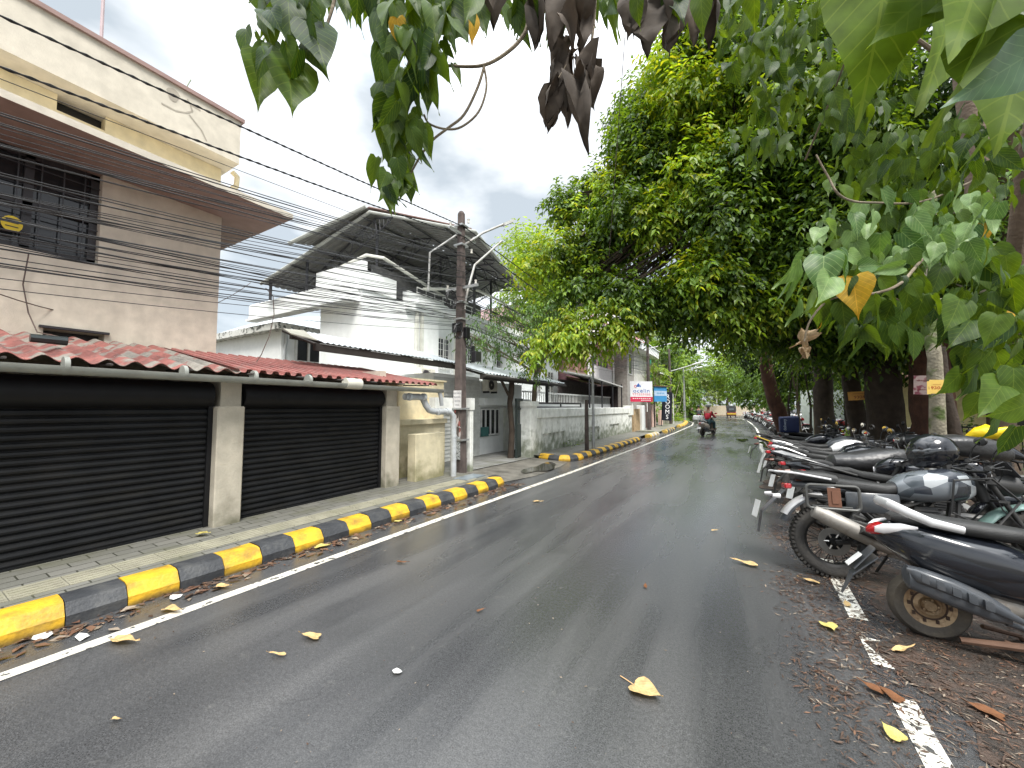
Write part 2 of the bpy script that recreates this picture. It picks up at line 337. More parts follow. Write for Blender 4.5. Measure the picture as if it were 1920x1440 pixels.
# ================================================================ ground, road, markings
def road_mat():
    m = bpy.data.materials.new('wet_asphalt'); m.use_nodes = True; t = m.node_tree; N = t.nodes; L = t.links; b = N['Principled BSDF']
    co = N.new('ShaderNodeTexCoord')
    def noise(s, d=4, v=None, r=.5):
        n = N.new('ShaderNodeTexNoise'); n.inputs['Scale'].default_value = s; n.inputs['Detail'].default_value = d; n.inputs['Roughness'].default_value = r
        L.new(v or co.outputs['Object'], n.inputs['Vector']); return n.outputs[0]
    def mr(x, a, b2, c, d):
        q = N.new('ShaderNodeMapRange'); q.inputs[1].default_value = a; q.inputs[2].default_value = b2; q.inputs[3].default_value = c; q.inputs[4].default_value = d; L.new(x, q.inputs[0]); return q.outputs[0]
    def mix(f, a, c, bt='MIX'):
        x = N.new('ShaderNodeMixRGB'); x.blend_type = bt
        for s, val in ((0, f), (1, a), (2, c)):
            if isinstance(val, tuple): x.inputs[s].default_value = (*val, 1) if len(val) == 3 else val
            elif isinstance(val, (int, float)): x.inputs[s].default_value = val
            else: L.new(val, x.inputs[s])
        return x.outputs[0]
    mp = N.new('ShaderNodeMapping'); mp.inputs['Scale'].default_value = (1.6, .16, 1); L.new(co.outputs['Object'], mp.inputs[0])
    streak = noise(1.3, 5, mp.outputs[0]); big = noise(.35, 3); grain = noise(140, 2); grain2 = noise(45, 3)
    col = mix(mr(big, .3, .7, 0, 1), (.040,.041,.043), (.062,.062,.063))
    col = mix(mr(streak, .45, .7, 0, .55), col, (.115,.113,.11))
    col = mix(1.0, col, mr(grain, .3, .7, .55, 1.45), 'MULTIPLY'); col = mix(1.0, col, mr(grain2, .35, .65, .85, 1.15), 'MULTIPLY')
    vo = N.new('ShaderNodeTexVoronoi'); vo.inputs['Scale'].default_value = 26; L.new(co.outputs['Object'], vo.inputs['Vector'])
    sp = mr(vo.outputs['Distance'], .05, .09, 1, 0); cl = mr(noise(1.1, 6, None, .7), .50, .70, 0, 1)
    mu = N.new('ShaderNodeMath'); mu.operation = 'MULTIPLY'; L.new(sp, mu.inputs[0]); L.new(cl, mu.inputs[1])
    col = mix(mu.outputs[0], col, (.22,.21,.19))
    scr = noise(7, 8, None, .75); col = mix(mr(scr, .60, .78, 0, .5), col, (.19,.185,.17))
    cv = N.new('ShaderNodeTexVoronoi'); cv.feature = 'DISTANCE_TO_EDGE'; cv.inputs['Scale'].default_value = .55; wv = N.new('ShaderNodeVectorMath'); wv.operation = 'ADD'; nw = N.new('ShaderNodeTexNoise'); nw.inputs['Scale'].default_value = 2.5; nw.inputs['Detail'].default_value = 6
    L.new(co.outputs['Object'], nw.inputs['Vector']); L.new(co.outputs['Object'], wv.inputs[0]); L.new(nw.outputs['Color'], wv.inputs[1]); L.new(wv.outputs[0], cv.inputs['Vector'])
    ck = mr(cv.outputs['Distance'], .0, .004, 1, 0); cm = mr(noise(.5, 3), .52, .62, 0, .55); mu2 = N.new('ShaderNodeMath'); mu2.operation = 'MULTIPLY'; L.new(ck, mu2.inputs[0]); L.new(cm, mu2.inputs[1])
    col = mix(mu2.outputs[0], col, (.018,.018,.018)); oil = mr(noise(.9, 4), .62, .72, 0, .35); col = mix(oil, col, (.03,.03,.03))
    L.new(col, b.inputs['Base Color'])
    wet = mr(streak, .38, .62, .10, .28); rr = mix(mr(big, .3, .7, 0, .5), wet, (.5,.5,.5)); L.new(rr, b.inputs['Roughness'])
    bm = N.new('ShaderNodeBump'); bm.inputs['Strength'].default_value = .22; bm.inputs['Distance'].default_value = .0025; b.inputs['Specular IOR Level'].default_value = .7
    hs = N.new('ShaderNodeMath'); hs.operation = 'ADD'; L.new(grain, hs.inputs[0]); L.new(grain2, hs.inputs[1]); L.new(hs.outputs[0], bm.inputs['Height']); L.new(bm.outputs[0], b.inputs['Normal'])
    return m
asph = road_mat()
def interp(tab, y):
    for (a, b), (c, d) in zip(tab, tab[1:]):
        if y <= c: return b+(d-b)*(y-a)/(c-a)
    return tab[-1][1]
LT = [(-20,-4.36),(.5,-3.81),(4.2,-3.71),(9,-3.55),(15.8,-3.42),(26,-3.37),(36,-3.45),(42,-3.9),(50,-5.6),(58,-8.6),(66,-13.5),(72,-20)]
RT = [(-20,.62),(2.5,.72),(7,.76),(17.7,.70),(24,.94),(33,1.06),(42,1.0),(50,.8),(57,.4),(63,-.8),(70,-4),(76,-10),(79,-18)]
Lx = lambda y: interp(LT, y); Rx = lambda y: interp(RT, y)
def strip(y0, y1, fa, fb, z, st=1.0, z2=None):
    mb = MB(); ys = [y0]
    while ys[-1] < y1-1e-6: ys.append(min(y1, ys[-1]+st))
    vs = []; 
    for y in ys: vs += [(fa(y), y, z), (fb(y), y, z2 if z2 is not None else z)]
    mb.add(vs, [(2*i, 2*i+1, 2*i+3, 2*i+2) for i in range(len(ys)-1)]); return mb
soil = mat('damp_soil', (.075,.055,.038), .9, var=.35, scale=1.5, two=((.05,.07,.02), .9, .52, .1), bump=.7, bscale=18)
MB().add([(-400,-150,-.02),(400,-150,-.02),(400,500,-.02),(-400,500,-.02)], [(0,1,2,3)]).build('ground', soil, kind='structure')
strip(-20, 84, lambda y: Lx(min(y, 71))-.75 if y < 70 else -40, lambda y: 3.0+.05*max(0, y), 0).build('road', asph, kind='structure')
def paint_mat(name, col, wear):
    m = mat(name, col, .55, var=.12, scale=9, two=((.06,.06,.058), 14, wear, .03), stain=(.3,.27,.22), stain_amt=.5, stain_scale=4, bump=.3); return m
linem = paint_mat('worn_white_line_paint', (.56,.53,.46), .60)
line2 = paint_mat('flaking_white_line_paint', (.72,.70,.62), .565)
strip(-20, 70, lambda y: Lx(y)-.055, lambda y: Lx(y)+.055, .004, .5).build('road_line', linem, kind='structure')
mb = MB()
for (a, b) in ((-20, 2.98), (3.28, 3.62), (3.9, 5.35), (6.6, 8.6), (10.2, 12.0), (14.2, 78)):
    s = strip(a, b, lambda y: Rx(y)-.055, lambda y: Rx(y)+.055, .004, .5); mb.add(s.v, s.f)
mb.build('road_line', line2, kind='structure')
# kerb with painted blocks
yel = mat('yellow_kerb_paint', (.62,.36,.018), .6, var=.15, stain=(.12,.08,.03), stain_amt=.75, stain_scale=5, streak=.6, bump=.3, moss=(.07,.05,.02), moss_z=.07)
blk = mat('black_kerb_paint', (.035,.037,.041), .55, var=.25, stain=(.12,.115,.10), stain_amt=.4, stain_scale=6, bump=.3)
yel2 = mat('faded_yellow_kerb_paint', (.55,.36,.06), .7, var=.2, two=((.2,.18,.14), 5, .5, .08), bump=.3)
def kerb(path, seg=.33, start=0, y2=False, h=.17, wd=.30):
    """path: list of (x,y) foot points; body grows to the left of travel"""
    mb = MB(); P = [Vector((p[0], p[1], 0)) for p in path]; cum = [0]
    for a, b in zip(P, P[1:]): cum.append(cum[-1]+(b-a).length)
    def at(s):
        for i in range(len(P)-1):
            if s <= cum[i+1] or i == len(P)-2:
                t = (s-cum[i])/max(1e-6, cum[i+1]-cum[i]); return P[i].lerp(P[i+1], t)
    n = int(cum[-1]/seg); prof = [(0,-.01),(0,h*.45),(.06,h*.93),(.10,h),(wd-.07,h),(wd-.02,h*.97),(wd,h*.9),(wd,-.01)]
    for k in range(n):
        sA, sB = k*seg+.003, (k+1)*seg-.003; vs = []; dh = random.uniform(-.004, .004); do = random.uniform(-.008, .008)
        for s_ in (sA, (sA+sB)/2, sB):
            p = at(s_); d = (at(min(s_+.05, cum[-1]))-at(max(0, s_-.05))).normalized(); nn = Vector((-d.y, d.x, 0))
            for (o, z) in prof: q = p+nn*(o+do); vs.append((q.x, q.y, z+dh*(z > .05)+random.uniform(-.002, .002)))
        m = len(prof); fs = [(i*m+j, i*m+j+1, (i+1)*m+j+1, (i+1)*m+j) for i in range(2) for j in range(m-1)]+[tuple(range(m)), tuple(2*m+j for j in range(m-1, -1, -1))]
        mb.add(vs, fs, (k+start) % 2)
    return mb
k1 = [(Lx(y)-.45, y) for y in [-6.09+.5*i for i in range(25)]]+[(-4.12, 6.5), (-4.16, 6.75), (-4.3, 6.92), (-4.5, 6.98)]
kerb(k1, .33, 0).build('kerb', [yel, blk], smooth=30, kind='structure')
k2 = [(-5.25, 10.5), (-4.75, 10.38), (-4.42, 10.38), (-4.22, 10.55), (-4.1, 10.9)]+[(Lx(y)-.56, y) for y in range(12, 20)]
kerb(k2, .36, 0).build('kerb', [yel, blk], smooth=30, kind='structure')
k3 = [(Lx(y)-.5, y) for y in (20.6, 22, 23.3)]; kerb(k3, .4, 0).build('kerb', [yel2, mat('pale_kerb', (.45,.42,.36), .8)], smooth=30, kind='structure')
k4 = [(Lx(y)-.42, y) for y in range(25, 30)]; kerb(k4, .5, 0).build('kerb', [yel2, blk], smooth=30, kind='structure')
k5 = [(Lx(y)-.45, y) for y in range(32, 46)]; kerb(k5, 1.1, 0).build('kerb', [yel2, yel], smooth=30, kind='structure')
# pavements
def paver_mat(name, c1, c2, sc=(3.3, 3.3), off=.5):
    m = bpy.data.materials.new(name); m.use_nodes = True; t = m.node_tree; N = t.nodes; L = t.links; b = N['Principled BSDF']; b.inputs['Roughness'].default_value = .75
    co = N.new('ShaderNodeTexCoord'); mp = N.new('ShaderNodeMapping'); mp.inputs['Rotation'].default_value = (0, 0, R(90)); L.new(co.outputs['Object'], mp.inputs[0])
    br = N.new('ShaderNodeTexBrick'); br.offset = off; br.inputs['Scale'].default_value = 1; br.inputs['Brick Width'].default_value = sc[0]; br.inputs['Row Height'].default_value = sc[1]
    br.inputs['Mortar Size'].default_value = .006; br.inputs['Color1'].default_value = (*c1, 1); br.inputs['Color2'].default_value = (*c2, 1); br.inputs['Mortar'].default_value = (.03,.03,.02, 1)
    L.new(mp.outputs[0], br.inputs['Vector']); no = N.new('ShaderNodeTexNoise'); no.inputs['Scale'].default_value = 2.2; no.inputs['Detail'].default_value = 8; L.new(co.outputs['Object'], no.inputs['Vector'])
    q = N.new('ShaderNodeMapRange'); q.inputs[1].default_value = .45; q.inputs[2].default_value = .7; q.inputs[4].default_value = .6; L.new(no.outputs[0], q.inputs[0])
    x = N.new('ShaderNodeMixRGB'); L.new(q.outputs[0], x.inputs[0]); L.new(br.outputs[0], x.inputs[1]); x.inputs[2].default_value = (.10,.10,.055, 1); L.new(x.outputs[0], b.inputs['Base Color'])
    bm = N.new('ShaderNodeBump'); bm.inputs['Strength'].default_value = .6; bm.inputs['Distance'].default_value = .01; bm.invert = True; L.new(br.outputs['Fac'], bm.inputs['Height']); L.new(bm.outputs[0], b.inputs['Normal']); return m
pav = paver_mat('weathered_pavers', (.17,.165,.145), (.13,.128,.11), (.3, .15))
tact = mat('tactile_paver', (.27,.255,.19), .75, var=.2, stain=(.11,.11,.06), stain_amt=.6, stain_scale=3, bump=.3)
concr = mat('wet_concrete', (.14,.13,.11), .6, var=.3, scale=3, stain=(.04,.038,.03), stain_amt=.8, stain_scale=2, bump=.4)
mb = MB(); ys = [-6+.5*i for i in range(26)]+[6.75]
def pav_strip(ys, fa, fb, z):
    s = MB(); vs = []
    for y in ys: vs += [(fa(y), y, z), (fb(y), y, z)]
    s.add(vs, [(2*i, 2*i+1, 2*i+3, 2*i+2) for i in range(len(ys)-1)]); return s
pav_strip(ys, lambda y: -6.3, lambda y: Lx(y)-.70, .148).build('pavement', pav, kind='structure')
mb = MB()      # tactile guiding strip
for i in range(42):
    y = -6+.302*i; x0 = Lx(y)-1.22
    if y > 6.3: break
    mb.box(x0, x0+.295, y, y+.296, .14, .154)
    for k in range(4): mb.box(x0+.035+k*.065, x0+.065+k*.065, y+.015, y+.281, .154, .159)
mb.build('tactile_paving', tact, kind='structure')
pav_strip([10.5, 11]+list(range(12, 24)), lambda y: -5.7, lambda y: Lx(y)-.82, .13).build('pavement', pav, kind='structure')
pav_strip(list(range(24, 50)), lambda y: -9-(y-24)*.2, lambda y: Lx(y)-.7, .10).build('pavement', mat('far_pavement', (.2,.19,.16), .8, two=((.08,.1,.03), 1, .5, .1)), kind='structure')
MB().add([(-4.75,6.9,.06),(-4.3,7.0,.012),(-4.05,8,.010),(-4.1,9.5,.010),(-4.25,10.4,.012),(-5.6,10.5,.05),(-5.6,6.95,.08)], [(0,1,2,3,4,5,6)]).build('driveway', concr, kind='structure')
MB().add([(-5.55,6.6,.10),(-5.4,10.5,.06),(-9,12.6,.10),(-9.5,7.5,.12)], [(0,1,2,3)]).build('yard', paver_mat('yard_tiles', (.24,.24,.23), (.18,.18,.17), (.4,.4), 0), kind='structure')
pm = bpy.data.materials.new('puddle_water'); pm.use_nodes = True; pb = pm.node_tree.nodes['Principled BSDF']; pb.inputs['Base Color'].default_value = (.03,.026,.02,1); pb.inputs['Roughness'].default_value = .03
def puddle(x, y, rx, ry, z, rot=0):
    vs = [(x, y, z)]
    for j in range(28):
        a = 2*math.pi*j/28; r = 1+.22*math.sin(3*a+x)+.12*math.sin(5*a+y); px_, py_ = rx*r*math.cos(a), ry*r*math.sin(a)
        vs.append((x+px_*math.cos(rot)-py_*math.sin(rot), y+px_*math.sin(rot)+py_*math.cos(rot), z))
    MB().add(vs, [(0, j, j % 28+1) for j in range(1, 29)]).build('puddle', pm, kind='structure')
puddle(-4.42, 9.0, .28, .9, .035, .05); puddle(1.1, 19.5, .35, 1.6, .006); puddle(1.25, 23.0, .3, 1.2, .006); puddle(.1, 21.5, .25, .9, .005)
MB().box(-4.95, -4.62, 6.1, 6.75, .149, .165).build('manhole_cover', mat('bluish_wet_slab', (.17,.2,.22), .3, var=.3), label='wet bluish concrete drain slab set in the pavement end by the utility pole', cat='drain cover')
# ================================================================ beige building
bb = empty('beige_building', (-7.6, 0, 0), label='beige rendered building with projecting parapet and brown sunshade behind the red roofed shops', cat='building')
def bx(name, m, parent, x0, x1, y0, y1, z0, z1, O, **k):
    return MB().box(x0-O[0], x1-O[0], y0-O[1], y1-O[1], z0-O[2], z1-O[2]).build(name, m, parent, **k)
O = (-7.6, 0, 0); mb = MB()
def B(m, x0, x1, y0, y1, z0, z1, mi=0, O_=None, bev=0): o = O_ or O; m.box(x0-o[0], x1-o[0], y0-o[1], y1-o[1], z0-o[2], z1-o[2], mi, bev)
# wall with openings for the big window (Y<1.58, z 3.56-4.84), the low vent window
B(mb, -16, -7.9, -9, 3.02, 0, 4.86)
B(mb, -7.9, -7.6, -9, 3.02, 0, 2.38); B(mb, -7.9, -7.6, -9, 1.14, 2.38, 2.60); B(mb, -7.9, -7.6, 1.69, 3.02, 2.38, 2.60)
B(mb, -7.9, -7.6, -9, 3.02, 2.60, 3.56); B(mb, -7.9, -7.6, 1.58, 3.02, 3.56, 4.86); B(mb, -7.9, -7.6, -9, -.9, 3.56, 4.86)
mb.build('wall', plaster, bb)
mb = MB()
B(mb, -15.5, -7.86, -9, 2.98, 4.95, 5.72); B(mb, -7.86, -7.6, -9, 1.12, 4.95, 5.70); B(mb, -7.86, -7.6, 1.57, 2.98, 4.95, 5.70); B(mb, -7.86, -7.6, 1.12, 1.57, 4.95, 5.49)
mb.build('upper_wall', cream, bb)
mb = MB(); B(mb, -15.9, -7.18, -9, 3.07, 5.705, 6.44); mb.build('parapet', parap, bb)
mb = MB(); B(mb, -15.95, -7.14, -9, 3.11, 6.44, 6.50); mb.build('coping', mat('pinkish_brown_coping', (.30,.20,.18), .8), bb)
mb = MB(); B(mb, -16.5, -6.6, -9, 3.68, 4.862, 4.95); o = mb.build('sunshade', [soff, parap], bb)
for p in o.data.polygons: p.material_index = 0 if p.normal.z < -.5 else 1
mb = MB()
for k, y in enumerate((-.9, -.28, .32, .92, 1.50)): B(mb, -7.84, -7.74, y, y+.08, 3.56, 4.86)
B(mb, -7.84, -7.74, -.9, 1.58, 3.561, 3.64); B(mb, -7.84, -7.74, -.9, 1.58, 4.16, 4.22); B(mb, -7.84, -7.74, -.9, 1.58, 4.78, 4.859)
wf = mb.build('window', dframe, bb)
mb = MB(); B(mb, -7.82, -7.80, -.9, 1.58, 3.57, 4.85); mb.build('pane', glass, wf)
mb = MB()
for i in range(13): B(mb, -7.70, -7.69, -.85+i*.19, -.838+i*.19, 3.58, 4.85)
for z in (3.8, 4.05, 4.45, 4.65): B(mb, -7.702, -7.688, -.9, 1.58, z, z+.012)
mb.build('grille', mat('grille_steel', (.05,.05,.055), .4, .4), wf)
# side slot and low vent
mb = MB(); B(mb, -7.83, -7.80, 1.12, 1.57, 5.49, 5.70); mb.build('window', glass, bb)
mb = MB(); B(mb, -7.88, -7.78, 1.14, 1.69, 2.39, 2.41); B(mb, -7.62, -7.55, 1.10, 1.73, 2.60, 2.63); B(mb, -7.89, -7.87, 1.14, 1.69, 2.41, 2.6); mb.build('window', dframe, bb)
# roof mast and pipe by the corner, damp mark
MB().tube([(-.35, 1.55, 6.4), (-.35, 1.53, 8.2)], .02, 8).build('mast', mat('pinkish_mast', (.45,.36,.37), .6), bb)
MB().tube([(.05, 3.12, 5.72), (.06, 3.2, 5.66), (.04, 3.2, 5.5), (.0, 3.12, 5.40), (-.02, 3.08, 4.95)], .045, 8).build('pipe', cream, bb, smooth=True)
mb = MB()
def crack(pts, wd=.012):
    for (a, b), (c, d) in zip(pts, pts[1:]):
        L_ = math.hypot(c-a, d-b); nx, nz = -(d-b)/L_*wd, (c-a)/L_*wd; mb.quad((.424, a+nx, b+nz), (.424, a-nx, b-nz), (.424, c-nx*.8, d-nz*.8), (.424, c+nx*.8, d+nz*.8))
crack([(2.03,6.05),(2.2,6.05),(2.32,6.10),(2.40,6.18),(2.36,6.28),(2.50,6.26)]); crack([(2.36,6.10),(2.45,6.02),(2.52,5.96),(2.6,5.82)]); crack([(2.36,6.28),(2.33,6.33)])
mb.add([(.424, 2.16+.075*math.cos(a)*(1+.2*math.sin(3*a)), 6.27+.10*math.sin(a)) for a in [i*.4 for i in range(16)]], [tuple(range(16))])
mb.build('damp_mark', mat('damp_stain', (.38,.34,.28), .9), bb)
# yellow sign disc in window (sticker)
mb = MB(); mb.add([(-.02, .84+.085*math.cos(a), 3.84+.10*math.sin(a)) for a in [i*.3927 for i in range(16)]], [tuple(range(16))])
for z in (3.80, 3.85, 3.88): mb.box(-.019, -.017, .79, .89, z, z+.012, 1)
mb.build('yellow_disc', [mat('yellow_sticker', (.75,.55,.02), .5), dframe], bb)
MB().tube([(.0, 2.38, 6.5), (.0, 2.36, 6.62), (.0, 2.40, 6.75)], .008, 5).build('weed', mat('pale_weed', (.25,.3,.2), .8), None, label='small pale weed growing on the coping of the beige building', cat='weed', loc=(-7.3, 0, 0))
# ================================================================ shop row
O = (-5.5, 0, 0); sh = empty('shop_row', O, label='low shop row with black roller shutters under a red corrugated roof', cat='shop building')
mb = MB()      # pillars
pillars = [(-2.5, -2.15), (2.22, 2.52), (4.83, 5.15)]
for (a, b) in pillars: B(mb, -5.9, -5.46, a, b, .1, 1.60); B(mb, -5.9, -5.53, a+.03, b-.02, 1.60, 1.86)
for i, (a, b) in enumerate(pillars):
    q = MB(); B(q, -5.9, -5.46, a, b, .1, 1.60, bev=.012); B(q, -5.9, -5.53, a+.05, b-.02, 1.60, 1.90); q.build('pillar', mat('grey_beige_plaster', (.46,.42,.34), .9, stain=(.25,.22,.17), stain_amt=.5, streak=3, moss=(.09,.09,.05), moss_z=.5, bump=.25), sh)
def shutter(y0, y1):
    m2 = MB(); z = .16; prof = []
    while z < 1.72: prof += [(0, z), (.016, z+.012), (.020, z+.030), (.014, z+.050), (0, z+.058), (-.006, z+.066)]; z += .075
    n = len(prof); vs = [(x-.13, y0, zz) for x, zz in prof]+[(x-.13, y1, zz) for x, zz in prof]
    m2.add(vs, [(i, i+1, n+i+1, n+i) for i in range(n-1)]); m2.box(-.15, -.10, y0, y1, .13, .17)
    s = m2.build('roller_shutter', shutm, sh)
    m3 = MB(); m3.box(-.16, -.08, y0-.0, y0+.05, .13, 1.75); m3.box(-.16, -.08, y1-.05, y1, .13, 1.75); m3.build('guide_rail', blackm, s)
    m4 = MB(); m4.tube([(-.14, y0+.02, 1.74), (-.14, y1-.02, 1.74)], .155, 12); m4.build('shutter_drum', blackm, s, smooth=True)
shutter(-2.15, 2.22); shutter(2.52, 4.83); shutter(-6.5, -2.5)
mb = MB(); B(mb, -7.59, -5.85, 5.0, 5.14, .1, 2.28); B(mb, -7.59, -5.72, -8, 5.0, .1, .16); B(mb, -7.0, -6.9, -8, 5.0, .16, 2.2); mb.build('wall', plaster, sh)
def corr(y0, y1, pitch, amp, xa, za, xb, zb, sharp=False, thick=.006):
    m2 = MB(); n = int((y1-y0)/pitch*10); vs = []
    for i in range(n+1):
        y = y0+(y1-y0)*i/n; ph = (y-y0)/pitch*2*math.pi; c = math.cos(ph)
        h = amp*(max(-.55, min(.55, c*1.5))/.55 if sharp else c)
        for t in (0, .33, .66, 1): vs.append((xa+(xb-xa)*t, y, za+(zb-za)*t+h))
    m2.add(vs, [(4*i+j, 4*i+j+1, 4*i+j+5, 4*i+j+4) for i in range(n) for j in range(3)])
    n2 = len(m2.v); vs2 = [(v[0], v[1], v[2]-thick) for v in m2.v]; m2.add(vs2, [(4*i+j, 4*i+4+j, 4*i+j+5, 4*i+j+1) for i in range(n) for j in range(3)])
    m2.add([vs[4*i] for i in range(n+1)]+[vs2[4*i] for i in range(n+1)], [(i, i+1, n+2+i, n+1+i) for i in range(n)]); return m2
rf = corr(-6.0, 2.35, .20, .028, .27, 2.03, -2.08, 2.50).build('roof', oldroof, sh, smooth=50)
corr(2.30, 5.93, .155, .022, .26, 2.045, -2.08, 2.49, True).build('ridged_sheet', redroof, rf)
mb = MB(); half = [(.075*math.cos(a), .075*math.sin(a)) for a in [math.pi+i*math.pi/8 for i in range(9)]]
prof = [(p[0]+.33, p[1]+1.965) for p in half]+[(.33+.066, 1.965), (.33+.055, 1.93), (.33, 1.90), (.33-.055, 1.93), (.33-.066, 1.965)]
n = len(prof); vs = [(p[0], -6, p[1]+.01) for p in prof]+[(p[0], 5.98, p[1]-.02) for p in prof]; mb.add(vs, [(i, (i+1) % n, n+(i+1) % n, n+i) for i in range(n)]+[tuple(range(n)), tuple(range(2*n-1, n-1, -1))])
for y in (-1, .9, 1.75, 2.45, 3.15): mb.tube([(.33, y, 1.963), (.33, y+.035, 1.963)], .083, 14)
gt = mb.build('gutter', gutm, sh, smooth=50)
MB().tube([(.33, 3.75, 1.955), (.33, 4.02, 1.952)], .084, 14).build('gutter_joint', mat('pale_joint', (.6,.58,.5), .6), gt, smooth=True)
mb = MB()
for y in [-5+.62*i for i in range(18)]: mb.tube([(.38, y, 2.0), (-.3, y, 2.02)], .012, 5)
mb.build('rafter', mat('dark_rafter', (.06,.05,.045), .8), sh)
# downpipe at the shop's end
mb = MB(); mb.tube([(.33,5.9,1.92),(.33,5.95,1.78),(.31,6.0,1.62)], .04, 10); mb.tube([(.20,5.1,1.78),(.21,5.45,1.785),(.22,5.55,1.76),(.24,5.62,1.62),(.25,5.70,1.53),(.26,5.8,1.505),(.29,6.12,1.495),(.31,6.27,1.48),(.32,6.35,1.40),(.32,6.37,1.2),(.32,6.38,.12)], .062, 12)
for y in (5.15, 5.5, 5.9, 6.15): mb.tube([(.235+(y-5.1)*.06, y, 1.78 if y < 5.6 else 1.495), (.237+(y-5.1)*.06, y+.06, 1.78 if y < 5.6 else 1.495)], .072, 12)
mb.tube([(.32, 6.38, .95), (.32, 6.38, 1.0)], .07, 12); mb.build('downpipe', pvc, sh, smooth=True)
# ================================================================ beige boundary walls
O = (-5.6, 6, 0); w1 = empty('boundary_wall', O, label='beige stepped plaster wall with ledge between the shops and the utility pole', cat='wall')
mb = MB(); B(mb, -7.5, -5.95, 5.35, 7.0, 0, 1.22); B(mb, -7.5, -5.88, 5.35, 7.0, 1.22, 1.32); B(mb, -6.3, -5.80, 5.16, 5.36, .1, 1.68); mb.build('wall', beigem, w1)
mb = MB(); B(mb, -6.9, -6.28, 5.85, 7.35, 1.3, 2.2, bev=.015); B(mb, -6.95, -6.24, 5.8, 7.4, 2.2, 2.24); mb.build('upper_block', cream, w1)
O = (-5.4, 5.9, 0); MB().box(-.22, 0, -.42, .42, .12, 1.06, bev=.012).build('boundary_wall', beigem, label='short mossy beige block wall in front of the downpipe', cat='wall', loc=(-5.4, 5.92, 0))
O = (-5.6, 7.2, 0); mb = MB(); B(mb, -5.56, -5.46, 7.34, 7.46, 0, 1.80, bev=.01); B(mb, -5.58, -5.44, 7.32, 7.48, 1.52, 1.80); B(mb, -5.9, -5.72, 6.4, 7.34, 1.50, 1.80)
mb.build('gate_pillar', mat('whitewashed_pillar', (.70,.71,.67), .9, stain=(.4,.4,.33), stain_amt=.4, moss=(.1,.12,.05), moss_z=.5), label='narrow whitewashed gate pillar just right of the dark utility pole', cat='pillar', loc=O)
# ================================================================ white house
O = (-9, 7, 0); wh = empty('white_house', O, label='large white house with a wide grey sheet canopy roof on steel trusses', cat='house')
mb = MB()
B(mb, -10.9, -9.0, 7.0, 10.2, 0, 4.9); B(mb, -12.8, -10.9, 9.6, 17.5, 0, 4.9); B(mb, -10.9, -9.25, 10.2, 17.5, 0, 4.9); B(mb, -9.25, -9.0, 11.2, 11.5, 0, 4.9); B(mb, -9.25, -8.95, 13.2, 13.6, 0, 5.2)
B(mb, -9.8, -9.02, 6.4, 7.0, 0, 2.6)
mb.build('wall', whitep, wh)
mb = MB(); B(mb, -11.1, -8.95, 6.95, 7.12, 4.9, 5.70); B(mb, -9.1, -8.95, 7.12, 8.2, 4.9, 5.45); B(mb, -9.4, -8.7, 8.9, 17.5, 4.9, 5.1); B(mb, -9.1, -8.85, 8.6, 10.3, 4.7, 5.25)
mb.build('parapet', whitep, wh)
mb = MB(); B(mb, -14.6, -9.12, 6.72, 7.02, 4.62, 5.12, bev=.02); B(mb, -14.65, -9.08, 6.66, 7.0, 4.55, 4.62); mb.build('balcony', whitep, wh)
MB().tube([(-2.0,.2,5.72),(-.1,.2,5.95),(.25,.5,5.9),(.1,3.0,5.55),(.1,3.4,5.5)], .05, 8).build('coping_pipe', mat('cream_pipe', (.62,.62,.56), .6), wh, smooth=True)
MB().tube([(.3,2.1,5.4),(.6,3.4,5.72),(.8,4.5,5.9),(.9,6,5.8),(.8,8.5,5.5)], .05, 8).build('coping_pipe', MATS['cream_pipe'], wh, smooth=True)
mb = MB()
for y in (9.02, 9.25, 11.0, 13.0): B(mb, -8.97, -8.88, y, y+.09, 0, 4.9)
mb.build('downpipe', MATS['cream_pipe'], wh)
def win(parent, x, y0, y1, z0, z1, nb, fr=wframe, gl=glass, bars=0, O=O):
    m2 = MB(); f = .05
    B(m2, x-.05, x+.03, y0, y0+f, z0, z1, O_=O); B(m2, x-.05, x+.03, y1-f, y1, z0, z1, O_=O); B(m2, x-.05, x+.03, y0+f, y1-f, z0, z0+f, O_=O); B(m2, x-.05, x+.03, y0+f, y1-f, z1-f, z1, O_=O)
    for i in range(1, nb): yy = y0+(y1-y0)*i/nb; B(m2, x-.04, x+.025, yy-.022, yy+.022, z0+f, z1-f, O_=O)
    w_ = m2.build('window', fr, parent); m3 = MB(); B(m3, x-.03, x-.015, y0+f, y1-f, z0+f, z1-f, O_=O); m3.build('pane', gl, w_)
    if bars:
        m4 = MB()
        for i in range(1, bars): yy = y0+(y1-y0)*i/bars; B(m4, x+.035, x+.047, yy, yy+.014, z0, z1, O_=O)
        for i in range(1, 5): zz = z0+(z1-z0)*i/5; B(m4, x+.036, x+.046, y0, y1, zz, zz+.014, O_=O)
        m4.build('grille', fr, w_)
    return w_
win(wh, -9.2, 10.35, 11.05, 2.95, 4.1, 2, bars=5); win(wh, -9.2, 11.75, 12.5, 2.95, 4.1, 2, bars=5); win(wh, -9.2, 14.2, 15.4, 2.9, 4.1, 3, bars=6)
